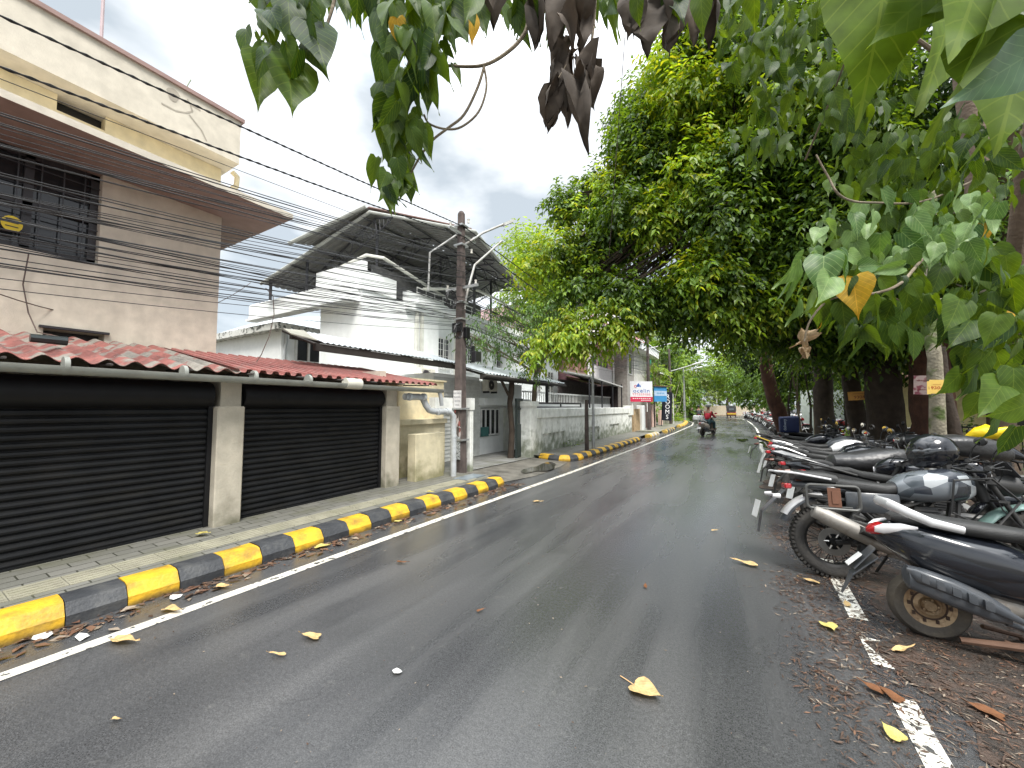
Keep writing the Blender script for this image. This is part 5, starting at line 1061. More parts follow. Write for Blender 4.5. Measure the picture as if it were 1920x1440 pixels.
    q.build('indicator', orl if not adv else clr, rfd, smooth=True)
    if adv:
        q = MB(); q.tube(rounded_loop((-.04, -.235, .745), .20, .105, .035), .013, 7); q.tube([(-.20, -.235, .66), (.10, -.235, .66)], .008, 6); q.tube([(.10, -.235, .60), (.22, -.13, .56)], .011, 6); q.tube([(-.20, -.235, .79), (-.2, -.11, .80)], .010, 6); q.tube([(-.1, -.235, .595), (.24, -.20, .52)], .009, 6)
        pr = q.build('pannier_rack', mat('worn_rack_tube', (.10,.10,.095), .45, .4, var=.3), root, smooth=True); q = MB(); q.box(-.08, .02, -.243, -.237, .66, .83); q.box(-.05, .0, -.25, -.243, .69, .80); q.build('rusty_plate', rustb, pr)
        q = MB(); q.tube([(.0, -.12, .90), (-.28, -.13, .945), (-.44, -.08, .955), (-.47, 0, .955), (-.44, .08, .955), (-.28, .13, .945), (.0, .12, .90)], .011, 7)
        for x in (-.42, -.36, -.30): q.tube([(x, -.10, .955), (x, .10, .955)], .008, 6)
        q.build('luggage_rack', silv, root, smooth=True); q = MB(); fender(q, (0, r), r+.12, R(98), R(150), .07); q.build('tail_mudguard', silv, root, smooth=True)
    q = MB(); q.tube([(.50, .12, .28), (.42, .28, .02)], .012, 6); q.build('side_stand', mblack, root)
    q = MB(); q.tube([(.44, -.22, .30), (.44, .22, .30)], .014, 7); q.tube([(.10, -.20, .36), (.12, .20, .36)], .012, 7); q.build('footrest', mblack, root)
    return root
def scooter(name, loc, heading, lean, label, group=None, body=gnavy, rim=rimg, rail=silv, ty=tyre2, plate=platem, lensm=clr, box=None):
    root = empty(name, loc, (R(lean), 0, heading), label=label, cat='scooter', group=group); r = .215
    wheel(root, 0, r, .10, .135, rim, 'steel', ty); wheel(root, 1.24, r, .095, .135, rim, 'steel', ty)
    q = MB(); q.loft([(-.36, .67, .03, .03), (-.31, .665, .085, .075), (-.22, .65, .145, .12), (-.08, .595, .19, .17), (.12, .55, .20, .19), (.34, .515, .19, .195), (.50, .475, .17, .175), (.58, .43, .13, .11)], 24, 2.3)
    bd = q.build('body_panel', body, root, smooth=55)
    for s in (-1, 1):      # raised flank
        q = MB(); q.loft([(-.31, .675, .008, .025, s*.10), (-.20, .665, .02, .07, s*.145), (-.02, .615, .024, .105, s*.184), (.22, .57, .022, .10, s*.194), (.44, .53, .012, .045, s*.175)], 12, 2.2); q.build('flank_panel', body, bd, smooth=True)
    q = MB(); q.loft([(-.40, .675, .02, .016), (-.37, .685, .055, .035), (-.32, .695, .085, .045), (-.28, .70, .09, .045)], 16, 2.4); q.build('tail_lamp', redl, bd, smooth=True)
    for s in (-1, 1): q = MB(); q.loft([(-.36, .695, .012, .02, s*.07), (-.31, .71, .03, .036, s*.098), (-.20, .735, .022, .03, s*.135), (-.10, .745, .006, .008, s*.150)], 12); q.build('indicator', lensm, bd, smooth=True)
    q = MB(); q.loft([(-.24, .785, .07, .02), (-.19, .79, .11, .04), (-.02, .79, .135, .05), (.12, .775, .14, .052), (.38, .755, .13, .052), (.54, .75, .08, .04), (.58, .745, .04, .02)], 18, 2.8); q.build('seat', seatm, root, smooth=True)
    q = MB(); pts = [(.16, -.165, .765), (-.02, -.175, .795), (-.17, -.165, .85), (-.27, -.12, .895), (-.30, 0, .90), (-.27, .12, .895), (-.17, .165, .85), (-.02, .175, .795), (.16, .165, .765)]; q.tube(pts, [.016,.020,.022,.022,.022,.022,.022,.020,.016], 10, flat=1.5); q.build('grab_rail', rail, root, smooth=True)
    q = MB(); q.loft([(.46, .27, .17, .035), (.70, .25, .17, .03), (.95, .27, .16, .035)], 14, 5); q.loft([(.44, .30, .15, .05), (.50, .40, .14, .06), (.54, .46, .13, .05)], 12, 4); q.build('floorboard', mblack, root, smooth=45)
    q = MB()       # leg shield
    vs = []
    for i, (x, z, hy) in enumerate(((.90,.28,.17),(.98,.45,.20),(.98,.65,.215),(.95,.82,.20),(.90,.96,.12))):
        for j in range(9): t = (j-4)/4; vs.append((x+.07*(1-t*t), hy*t, z))
    q.add(vs, [(9*i+j, 9*i+j+1, 9*i+j+10, 9*i+j+9) for i in range(4) for j in range(8)]); q.add([(v[0]-.03, v[1]*.97, v[2]) for v in vs], [(9*i+j, 9*i+j+9, 9*i+j+10, 9*i+j+1) for i in range(4) for j in range(8)]); q.build('leg_shield', body, root, smooth=True)
    q = MB(); q.loft([(.80, 1.0, .10, .05), (.88, 1.01, .17, .065), (.98, 1.0, .13, .07), (1.03, .985, .07, .05)], 14); hd = q.build('handlebar_cover', body, root, smooth=True)
    q = MB(); q.tube([(1.03, 0, .985), (1.045, 0, .985)], .045, 16); q.build('headlight', clr, hd)
    q = MB(); q.tube([(.80, -.34, 1.0), (.86, -.15, 1.01), (.86, .15, 1.01), (.80, .34, 1.0)], .015, 8); q.tube([(.79, -.35, 1.0), (.83, -.24, 1.0)], .02, 9); q.tube([(.79, .35, 1.0), (.83, .24, 1.0)], .02, 9); hb = q.build('handlebar', mblack, root, smooth=True)
    for s in (-1, 1): mirror(hb, (.84, s*.20, 1.02), (.88, s*.32, 1.22), round_=False)
    q = MB(); fender(q, (1.24, r), r+.045, R(15), R(165), .075); q.tube([(1.24, -.065, r), (1.12, -.05, .55)], .018, 7); q.tube([(1.24, .065, r), (1.12, .05, .55)], .018, 7); q.build('front_fender', body, root, smooth=45)
    # engine, swing unit and muffler
    q = MB(); q.loft([(-.10, .23, .05, .06, .12), (.1, .25, .055, .09, .13), (.4, .27, .05, .08, .13), (.5, .28, .03, .05, .12)], 12, 3); q.loft([(.10, .30, .09, .07), (.3, .30, .12, .09), (.45, .30, .1, .07)], 12, 3); q.build('engine', alum, root, smooth=45)
    q = MB(); q.loft([(-.17, .43, .02, .03, -.185), (-.15, .425, .055, .075, -.19), (-.05, .40, .065, .088, -.19), (.08, .36, .068, .090, -.185), (.22, .31, .06, .08, -.175), (.32, .27, .03, .05, -.16)], 16, 3.2); q.tube([(.30, -.17, .23), (.45, -.15, .19), (.62, -.08, .2)], .018, 8); ml = q.build('muffler', greyp, root, smooth=50)
    q = MB(); q.loft([(-.16, .47, .008, .02, -.225), (-.12, .45, .03, .045, -.238), (.05, .40, .032, .05, -.235), (.22, .33, .022, .04, -.222), (.38, .25, .008, .015, -.20)], 12, 2.6)
    for k in range(5): x = -.10+k*.07; z0 = .445-k*.026; q.loft([(x, z0, .012, .030, -.258), (x+.02, z0-.006, .014, .032, -.258), (x+.04, z0-.013, .012, .029, -.254)], 8, 4)
    q.build('heat_shield', greyp, ml, smooth=45)
    q = MB(); q.tube([(.10, -.13, .06), (.35, -.17, .10), (.62, -.18, .12), (.8, -.15, .10)], [.02, .025, .025, .015], 8); q.tube([(.3, -.12, .10), (.5, -.2, .06), (.56, -.24, .03)], .015, 7); q.tube([(.3, .12, .10), (.5, .2, .06), (.56, .24, .0)], .015, 7); q.build('centre_stand', mat('rusty_stand', (.13,.075,.05), .7, .4, var=.4), root, smooth=True)
    q = MB(); q.slab([(-.27, -.06, .56), (-.27, .06, .56), (-.40, .07, .40), (-.40, -.07, .40)], .012); q.slab([(-.40, -.055, .36), (-.40, .055, .36), (-.47, .02, .20), (-.47, -.02, .20)], .01); q.slab([(-.26, -.07, .5), (-.26, .07, .5), (-.41, .055, .35), (-.41, -.055, .35)], .01); mf = q.build('mud_flap', greyp, root, smooth=40)
    q = MB(); q.slab([(-.345, -.10, .50), (-.345, .10, .50), (-.43, .10, .41), (-.43, -.10, .41)], .006); pl_ = q.build('number_plate', plate, mf)
    if label.startswith('glossy dark'): pl_.scale = (1, .45, 1)
    for o_ in [c for c in root.children_recursive if c.type == 'MESH' and c.name.split('.')[0] in ('body_panel', 'flank_panel', 'tail_lamp', 'indicator', 'seat', 'grab_rail')]:
        for v_ in o_.data.vertices:
            if v_.co.x < .1: v_.co.x = .1+(v_.co.x-.1)*.80
    if box: q = MB(); q.box(-.62, -.28, -.19, .19, .88, 1.12, bev=.03); q.build('top_box', box, root)
    return root
# ================================================================ parked two wheelers, near
random.seed(21)
_p = Pt(1742, 1138, 2.68); scooter('parked_scooter', (_p[0], _p[1], 0), R(2), -5, 'glossy dark scooter with silver grab rail and rusty steel wheel, nearest to the camera')
_p = Pt(1562, 1000, 3.62); motorcycle('parked_motorcycle', (_p[0], _p[1], 0), .19, -7, 'touring motorcycle with grey camouflage fuel tank, pannier rack and spoked wheels', body=greyp, adv=True, r=.33, rf=.36, tw=.125, wb=1.42, tankm=camom)
motorcycle('parked_motorcycle', (.98, 6.55, 0), .20, -8, 'black motorcycle with long flat seat standing directly behind the touring motorcycle', body=gblack, tail=greyp, r=.31)
motorcycle('parked_motorcycle', (.88, 7.75, 0), .16, -7, 'black motorcycle with a silver tail trim next beyond the vinyl covered one', body=gblack, tail=silv, accent=redp, tankm=gblack, seat_up=.03, plate=platem)
motorcycle('parked_motorcycle', (.98, 9.1, 0), .14, -8, 'black motorcycle with a silver tail trim and white side panel', body=gblack, tail=silv, tankm=whp, seat_up=.02)
motorcycle('parked_motorcycle', (.80, 10.85, 0), .10, -7, 'black motorcycle with a thin yellow stripe under the tail', body=gblack, tail=mblack, tailstripe=yelp, r=.32, tw=.14, seat_up=.04)
scooter('parked_scooter', (1.1, 12.3, 0), .1, -5, 'black scooter half hidden behind the yellow striped motorcycle', body=gblack, rim=rimb, rail=mblack, ty=tyre)
motorcycle('parked_motorcycle', (1.12, 5.85, 0), .24, -8, 'low black motorcycle squeezed between the touring motorcycle and the vinyl covered one', body=gblack, tail=mblack, r=.30)
motorcycle('parked_motorcycle', (1.0, 8.45, 0), .15, -8, 'black motorcycle squeezed in behind the silver trimmed one next to the covered motorcycle', body=gblack, tail=greyp, seat_up=.02)
motorcycle('parked_motorcycle', (1.05, 10.0, 0), .12, -8, 'dark grey motorcycle just in front of the yellow striped one', body=greyp, tail=mblack)
# black rain cover draped over a bike
def drape(secs, name, m, label, loc, rot, cat='cover'):
    q = MB(); q.loft(secs, 26, 2.6); o = q.build(name, m, None, smooth=True, label=label, cat=cat, loc=loc); o.rotation_euler = rot
    me = o.data; 
    for v in me.vertices:
        c = v.co; k = 1+.05*math.sin(c.x*17+c.z*9)+.04*math.sin(c.z*31+c.x*23+c.y*7); c.y *= k; c.z *= 1+.012*math.sin(c.x*21+c.y*13)
    return o
cover = mat('black_vinyl_cover', (.028,.028,.029), .38, var=.2, bump=.5, bscale=14)
drape([(.02,.80,.04,.03), (.10,.83,.14,.10), (.35,.84,.18,.13), (.6,.87,.19,.16), (.8,.90,.17,.14), (.95,.93,.10,.08), (1.0,.94,.03,.03)], 'seat_cover', cover, 'wrinkled black vinyl cover draped over the motorcycle behind the touring one', (.98, 6.55, .03), (R(-8), 0, .20))
# helmet resting on a mirror / seat
def helmet(loc, rot, label, m=gblack):
    q = MB(); q.loft([(-.15,.0,.03,.03), (-.13,.0,.085,.09), (-.07,.005,.122,.125), (.0,.01,.13,.135), (.07,.0,.12,.125), (.12,-.02,.09,.10), (.145,-.035,.05,.06)], 22, 2.1)
    o = q.build('helmet', m, None, smooth=True, label=label, cat='helmet', loc=loc); o.rotation_euler = rot
    v = MB(); v.loft([(.02,.02,.132,.05), (.08,.015,.122,.055), (.125,.0,.09,.05), (.15,-.005,.05,.035)], 18, 2.4); v.build('visor', mat('dark_visor', (.02,.022,.025), .05, coat=.8), o, smooth=True)
    return o
hp = Pt(1746, 846, 3.55); helmet(tuple(hp), (0, R(10), R(200)), 'glossy black helmet resting on the motorcycle handlebars left of the yellow raincoat').scale = (1.12, 1.12, 1.12)
_t = Pt(1800, 842, 4.3); drape([(-.42,.0,.04,.03), (-.3,.02,.13,.09), (-.05,.04,.18,.12), (.2,.03,.19,.12), (.38,.0,.12,.08), (.46,-.02,.03,.03)], 'handlebar_cover', cover, 'wrinkled black cover over the handlebars between the helmet and the yellow raincoat', tuple(_t), (0, R(6), .3))
# second row further in
row2 = [(3.3, 7.6, 3.0, 'black motorcycle in the second row behind the helmet', gblack, mblack), (3.2, 9.4, 2.9, 'black motorcycle in the second row with its mirrors against the thick trunk', gblack, silv),
        (2.9, 11.6, 3.0, 'dark motorcycle in the second row below the orange notice tree', greyp, mblack), (3.4, 13.6, 3.1, 'dark grey motorcycle in the second row before the bamboo stems', greyp, mblack)]
for (x, y, h, lab, b_, t_) in row2: motorcycle('parked_motorcycle', (x+1.2, y, 0), h, 7, lab, body=b_, tail=t_, r=.30)
motorcycle('parked_motorcycle', (2.55, 5.7, 0), 2.9, 6, 'black motorcycle facing the road at the right edge with round chrome mirrors', body=gblack, tail=mblack, adv=False)
# yellow raincoat with bike mirror in front
yp = Pt(1848, 816, 4.6); q = MB(); q.loft([(-.24,-.02,.02,.02), (-.20,-.01,.09,.06), (-.08,.02,.14,.10), (.04,.035,.15,.11), (.14,.02,.12,.08), (.22,.03,.05,.045), (.26,.06,.01,.02)], 20, 2.2)
o = q.build('yellow_raincoat', mat('yellow_raincoat', (.78,.55,.01), .38, var=.1, bump=.6, bscale=10), None, smooth=True, label='crumpled bright yellow raincoat bundled on the motorcycle handlebars by the round mirror', cat='raincoat', loc=tuple(yp)); o.scale = (.8, .8, .8); o.rotation_euler = (0, R(-12), R(-30))
for v in o.data.vertices: v.co.z += .018*math.sin(v.co.x*37+v.co.y*19); v.co.y += .015*math.sin(v.co.x*29+v.co.z*31)
# blue delivery box on a scooter
sc = scooter('parked_scooter', (1.35, 14.6, 0), .1, -4, 'dark scooter carrying the blue delivery bag beside the leaning trunk', body=gblack, rim=rimb, rail=mblack, ty=tyre)
q = MB(); q.loft([(-.24, .24, .22, .22), (-.22, .24, .25, .24), (.22, .26, .25, .25), (.24, .26, .22, .22)], 20, 6); bg_ = q.build('delivery_bag', mat('dark_blue_fabric', (.008,.018,.075), .7, bump=.4, bscale=30), None, smooth=40, label='dark blue square delivery bag with pale vertical lettering on the scooter seat', cat='bag', loc=(1.32, 14.62, .80)); 
text_mesh('lettering', 'delivery', .11, mat('pale_blue_print', (.45,.52,.6), .7), bg_, Matrix.Translation((-.12, -.256, .24)) @ Matrix.Rotation(R(90), 4, 'X') @ Matrix.Rotation(R(90), 4, 'Z'), .002)
# ================================================================ far rows of two wheelers and cars
protoM = [motorcycle('parked_motorcycle', (1.9, 26.5, 0), .15, -6, 'red and black motorcycle at the near end of the far parked row', body=redp, tail=whp, group='two wheelers in the far right row'),
          motorcycle('parked_motorcycle', (1.9, 28.0, 0), .15, -6, 'black and white motorcycle second from the near end of the far parked row', body=whp, tail=silv, group='two wheelers in the far right row'),
          motorcycle('parked_motorcycle', (1.9, 29.4, 0), .15, -6, 'plain black motorcycle third from the near end of the far parked row', body=gblack, tail=mblack, group='two wheelers in the far right row')]
protoS = [scooter('parked_scooter', (1.8, 25.0, 0), .15, -4, 'white scooter standing before the red and black motorcycle', body=whp, rim=rimb, rail=silv, ty=tyre, group='two wheelers in the far right row'),
          scooter('parked_scooter', (1.9, 30.8, 0), .15, -4, 'grey scooter fourth from the near end of the far parked row', body=silv, rim=rimb, rail=mblack, ty=tyre, group='two wheelers in the far right row'),
          scooter('parked_scooter', (1.9, 32.1, 0), .15, -4, 'red scooter in the middle of the far parked row', body=redp, rim=rimb, rail=mblack, ty=tyre, group='two wheelers in the far right row')]
kinds = {0: 'red and black motorcycle', 1: 'black and white motorcycle', 2: 'plain black motorcycle', 3: 'white scooter', 4: 'grey scooter', 5: 'red scooter'}
for i in range(22):
    k = random.randrange(6); y = 33.6+i*1.25; c = copy_tree((protoM+protoS)[k]); c.location = (Rx(y)+.9+random.uniform(-.15, .15), y, 0); c.rotation_euler.z = .15+.02*i+random.uniform(-.12, .12)
    c['label'] = kinds[k]+' in the distant right hand row near the road bend'; c['group'] = 'distant '+kinds[k]+'s in the right row'
for i in range(9):
    k = random.randrange(6); c = copy_tree((protoM+protoS)[k]); y = 16.3+i*1.2; c.location = (4.6+.12*i+random.uniform(-.3,.3), y, 0); c.rotation_euler.z = 2.9+random.uniform(-.2,.2)
    c['label'] = kinds[k]+' among the stems behind the leaning trunk'; c['group'] = kinds[k]+'s behind the leaning trunk'
def car(loc, heading, paint, label, group=None, name='parked_car'):
    r = empty(name, loc, (0, 0, heading), label=label, cat='car', group=group); q = MB()
    q.loft([(-1.95,.55,.70,.18), (-1.85,.60,.80,.30), (-1.2,.62,.84,.34), (0,.60,.85,.34), (1.2,.58,.84,.30), (1.8,.52,.78,.24), (1.95,.48,.66,.16)], 24, 4.5); b = q.build('body', paint, r, smooth=45)
    q = MB(); q.loft([(-1.7,.95,.62,.03), (-1.3,1.15,.66,.24), (-.7,1.2,.68,.30), (.2,1.2,.68,.30), (.7,1.08,.66,.18), (1.1,.92,.60,.03)], 20, 4); q.build('window', glass, b, smooth=45)
    q = MB(); q.loft([(-1.25,1.44,.56,.03), (-.7,1.49,.60,.035), (.1,1.49,.60,.035), (.35,1.42,.56,.03)], 16, 4); q.build('roof', paint, b, smooth=45)
    for x in (-1.22, 1.22):
        for s in (-1, 1): q = MB(); q.ring((x, s*.78, .30), [(.18,-.09),(.30,-.09),(.31,0),(.30,.09),(.18,.09)], 24); q.build('wheel', tyre, r, smooth=40); q = MB(); q.ring((x, s*.80, .30), [(.001,-.07),(.18,-.06),(.18,.06),(.001,.07)], 18, closed=False); q.build('rim', silv, r, smooth=40)
    for s in (-1, 1): q = MB(); q.box(-1.96, -1.88, s*.55-.12, s*.55+.12, .62, .74, bev=.02); q.build('tail_light', redl, r); q = MB(); q.box(1.84, 1.93, s*.52-.12, s*.52+.12, .50, .62, bev=.02); q.build('headlight', clr, r)
    return r
c0 = car((6.2, 25, 0), 1.3, whp, 'white car parked behind the stems nearest the leaning trunk', 'cars parked beyond the trees')
for (x, y, h, lab) in ((7.6, 30, 1.4, 'white car parked second beyond the stems'), (5.2, 40, 1.5, 'white car at the far end of the parked row')): c = copy_tree(c0); c.location = (x, y, 0); c.rotation_euler.z = h; c['label'] = lab
car((4.9, 47, 0), 1.7, silv, 'silver car parked behind the distant two wheelers')
# auto rickshaws
def rickshaw(loc, heading, low, label, canopy=mblack):
    r = empty('auto_rickshaw', loc, (0, 0, heading), label=label, cat='auto rickshaw'); q = MB()
    q.loft([(-1.25,.55,.56,.22), (-1.2,.55,.60,.26), (-.3,.50,.62,.26), (.0,.42,.60,.18), (.5,.40,.58,.17), (.75,.55,.45,.32), (1.05,.60,.22,.34), (1.15,.55,.10,.2)], 20, 5); b = q.build('body', low, r, smooth=40)
    q = MB(); q.loft([(-1.22,1.02,.55,.28), (-1.15,1.25,.60,.42), (-.3,1.60,.62,.12), (.5,1.62,.60,.10), (.75,1.55,.5,.08)], 20, 6); q.build('canopy', canopy, r, smooth=40)
    q = MB(); q.slab([(-1.235,-.30,1.35), (-1.235,.30,1.35), (-1.26,.32,1.05), (-1.26,-.32,1.05)], .01); q.build('rear_window', mat('hazy_plastic', (.10,.11,.12), .4), r)
    q = MB(); q.box(-1.30, -1.24, -.55, .55, .46, .62, bev=.01); q.build('bumper', yelp, r)
    for s in (-1, 1): q = MB(); q.tube([(.62, s*.5, .6), (.55, s*.52, 1.55)], .02, 6); q.build('pillar', low, r); q = MB(); q.box(-1.29, -1.24, s*.48-.05, s*.48+.05, .66, .76); q.build('tail_lamp', redl, r); q = MB(); q.ring((-.85, s*.52, .22), [(.09,-.05),(.215,-.05),(.225,0),(.215,.05),(.09,.05)], 22); q.build('wheel', tyre, r, smooth=40)
    q = MB(); q.ring((.85, 0, .22), [(.02,-.05),(.215,-.05),(.225,0),(.215,.05),(.02,.05)], 22); q.build('wheel', tyre, r, smooth=40); return r
rickshaw((-1.0, 64.5, 0), R(95), mat('rickshaw_brown', (.16,.05,.03), .4), 'black and brown auto rickshaw with yellow bumper driving away at the bend')
rickshaw((-6.3, 62.5, 0), R(-60), gblack, 'black auto rickshaw parked by the far wall on the left')
# ================================================================ riders
ridesc = scooter('moving_scooter', (-1.72, 23.2, 0), R(68), 0, 'pale scooter ridden along the road by the person in red', body=mat('beige_body_paint', (.42,.36,.30), .3, coat=.4), rim=rimb, ty=tyre, box=whp)
person((-1.48, 23.65, .02), R(68), 'ride', mat('dark_red_shirt', (.36,.012,.03), .8), mat('teal_trousers', (.03,.07,.08), .8), 'person in a dark red shirt and grey helmet riding a pale scooter away', helmet=mat('grey_green_helmet', (.14,.15,.13), .35))
motorcycle('standing_motorcycle', (-3.30, 40.6, 0), R(95), 0, 'dark motorcycle with white number plate stopped at the left kerb', body=gblack, tail=mblack)
person((-3.33, 41.1, .02), R(95), 'ride', mat('dark_shirt', (.04,.045,.05), .8), mat('dark_trousers', (.03,.03,.035), .8), 'rider in dark clothes sitting on the motorcycle at the left kerb')
person((-4.55, 46.5, .1), R(-60), 'stand', mat('pale_pink_shirt', (.62,.36,.38), .8), mat('black_trousers', (.015,.015,.018), .8), 'person in a pink shirt and black trousers standing on the pavement by the hedge')
# ================================================================ right side: notices, building, fence
yb = empty('yellow_building', (9, 22, 0), label='pale yellow walled building behind the trees on the right', cat='building')
ym = mat('pale_yellow_wall', (.66,.58,.30), .85, stain=(.4,.36,.2), stain_amt=.3); mb = MB()
mb.box(-3.2, 2, 0, 4, 0, 2.75); mb.box(-3.2, -1.2, -.3, 0, 0, 2.75); mb.box(2, 9, .2, 4, 0, 3.4); mb.build('wall', ym, yb)
mb = MB(); mb.slab([(-4.6,-1.8,2.75), (9.5,-1.8,2.75), (9.5,4.5,4.6), (-4.6,4.5,4.6)], .12); mb.build('roof', mat('brown_tile_roof', (.10,.045,.03), .85, var=.3, scale=8, bump=.5), yb)
mb = MB(); mb.box(-.6, .3, -.02, 0, .9, 1.9); mb.box(3, 4.2, .17, .2, 1.0, 2.2); mb.build('window', glass, yb)
gw = MB(); gw.box(3.4, 8.8, 30, 30.3, 0, 2.6); gw.build('pale_green_wall', mat('pale_green_wall', (.50,.56,.50), .85), label='pale green wall glimpsed between the dark trunks', cat='wall')
fn = empty('iron_fence', (5.2, 15.2, 0), (0, 0, R(12)), label='black iron railing in front of the pale yellow building', cat='fence'); mb = MB()
for i in range(40): mb.box(i*.13, i*.13+.016, 0, .016, 0, 1.12)
mb.build('bars', blackm, fn); mb = MB(); mb.box(0, 5.2, -.01, .03, 1.02, 1.06); mb.box(0, 5.2, -.01, .03, .2, .24); mb.build('rail', blackm, fn)
def notice(u, v, d, w_, h_, tilt, m, label, rows, ink, name='notice_board'):
    p = Pt(u, v, d); yaw = math.atan2(-p[0], p[1]); r = empty(name, tuple(p), (0, R(tilt), yaw), label=label, cat='notice'); MB().box(-w_/2, w_/2, -.006, .006, -h_/2, h_/2).build('panel', m, r)
    for (t, z, s) in rows: text_mesh('lettering', t, s, ink, r, Matrix.Translation((0, -.008, z)) @ Matrix.Rotation(R(90), 4, 'X'), .001)
    return r
orp = mat('orange_notice', (.60,.30,.06), .7, stain=(.3,.15,.05), stain_amt=.4, stain_scale=20); yl = mat('yellow_notice', (.80,.55,.13), .6); rdn = mat('red_notice', (.45,.07,.04), .6, two=((.6,.25,.15), 12, .55, .05)); ink = mat('dark_red_print', (.20,.03,.02), .7)
notice(1757, 725, 6.28, .175, .225, 2, yl, 'bright yellow notice with red digits 9304 nailed to the pale mossy trunk', [('9304', -.02, .07), ('------', .04, .045)], mat('red_print', (.45,.06,.03), .6))
notice(1742, 727, 6.30, .045, .21, 2, yl, 'narrow yellow notice edge on beside the bright one on the pale mossy trunk', [('|', 0, .05)], ink)
notice(1611, 742, 10.2, .45, .23, -3, orp, 'dull orange notice board on the dark leaning trunk', [('9304', -.04, .11), ('=======', .055, .06)], ink)
notice(1449, 737, 17.3, .48, .42, -6, rdn, 'red notice board with pale print on the leaning trunk farthest left', [('====', .05, .12), ('======', -.09, .08)], mat('pale_print', (.6,.4,.3), .7))
notice(1728, 722, 6.9, .20, .34, 3, mat('pink_notice', (.40,.30,.28), .8, two=((.2,.05,.07), 10, .5, .1)), 'faded pinkish poster between the thick trunk and the mossy trunk', [('=====', .08, .045), ('====', -.08, .045)], ink)
# ================================================================ trees
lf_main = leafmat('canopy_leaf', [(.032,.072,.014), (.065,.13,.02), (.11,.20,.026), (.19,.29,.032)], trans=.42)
lf_yel = leafmat('bright_lit_leaf', [(.12,.22,.02), (.19,.31,.026), (.26,.37,.03), (.36,.38,.035)], trans=.45)  # lit leaf tone set as base colour; also used for bright sprays
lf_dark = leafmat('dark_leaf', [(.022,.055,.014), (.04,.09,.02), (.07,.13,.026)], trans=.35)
lf_far = leafmat('far_leaf', [(.07,.14,.03), (.12,.21,.04), (.17,.28,.05)], trans=.4)
lf_far2 = leafmat('far_bright_leaf', [(.15,.25,.04), (.21,.33,.05), (.28,.40,.055)], trans=.4)
lf_olive = leafmat('far_olive_leaf', [(.10,.15,.045), (.15,.21,.06), (.20,.26,.07)], trans=.4)
G = Vector
# --- the big street tree whose canopy arches over the road
big = PB([(1330,160,11,120),(1240,215,11.5,85),(1200,270,11.5,60),(1240,330,11,85),(1140,400,12,55),(1060,385,12.5,42),(1110,345,12.5,35),(1200,420,11,80),(1120,470,12,60),(1060,500,12.5,48),(1330,370,10,125),(1450,300,9.5,140),
          (1170,545,11,55),(1090,535,11.5,40),(1250,560,10.5,75),(1340,540,10,85),(1400,470,10,105),(1500,430,9.5,110),(1230,585,10.5,32),(1310,592,10,30),(1400,590,10.5,60),(1480,610,10.5,75),(1570,340,9,130),(1590,520,9,105),
          (1450,150,10,130),(1350,50,11,110),(1470,30,10,110),(1600,200,9,130),(1220,150,12,45),(1180,215,12,35),(1680,600,9.5,85),(1560,640,10.5,65),(1700,430,9,120)])
tb = PG(1672, 870); tb = np.array([3.32, 13.66, 0])
tree('street_tree', tuple(tb), [(3.32,13.66,0,.42),(3.25,13.4,1.6,.36),(3.1,13.0,3.0,.33),(2.4,12.4,4.6,.27),(1.2,11.8,6.2,.20),(.2,11.6,7.6,.12)], split(big), bark1, [lf_main], 'very large tree with a thick dark trunk whose crown arches over the road', dens=230, size=.17, W=.5, droop=.7, sprig=8, spread=.20)
# bright sprays along the outer canopy of a neighbouring branch
lo = PB([(1040,632,10.8,30,.45),(1082,640,10.8,32,.5),(1118,608,10.8,38,.7),(1060,610,11,30,.6),(1010,655,10.8,20,.5),(1160,595,10.6,34,.7)])
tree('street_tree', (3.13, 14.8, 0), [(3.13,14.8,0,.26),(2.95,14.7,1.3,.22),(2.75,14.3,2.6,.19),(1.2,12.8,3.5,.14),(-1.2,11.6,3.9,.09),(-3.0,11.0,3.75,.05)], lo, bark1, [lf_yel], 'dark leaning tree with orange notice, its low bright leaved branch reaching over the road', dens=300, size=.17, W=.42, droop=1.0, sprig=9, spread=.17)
br = PB([(1260,190,10.4,55),(1300,270,10,50),(1190,310,11,40),(1150,350,11.5,36),(1230,420,10.3,42),(1120,505,11.5,30),(1320,180,10,60),(1285,330,9.8,40),(1340,480,9.5,45),(1290,520,9.8,45),(1430,560,9.5,45),(1370,575,9.6,35),(1040,470,12,30),(1000,505,12,26),(1090,405,12,26),(1240,120,10.5,40),(1470,220,9,55)])  # brighter leaves on the crown's outer edges paint in its lit side
V_, F_ = blob_leaves([(b[0]-3.32, b[1]-13.66, b[2], b[3], b[4], b[5]) for b in split(br, 4, .5)], 230, .19, .44, .7, 8, .2)
big_t = [o for o in bpy.data.objects if o.get('label', '').startswith('very large tree')][0]; np_mesh('lit_edge_foliage', V_, F_, lf_yel, big_t)
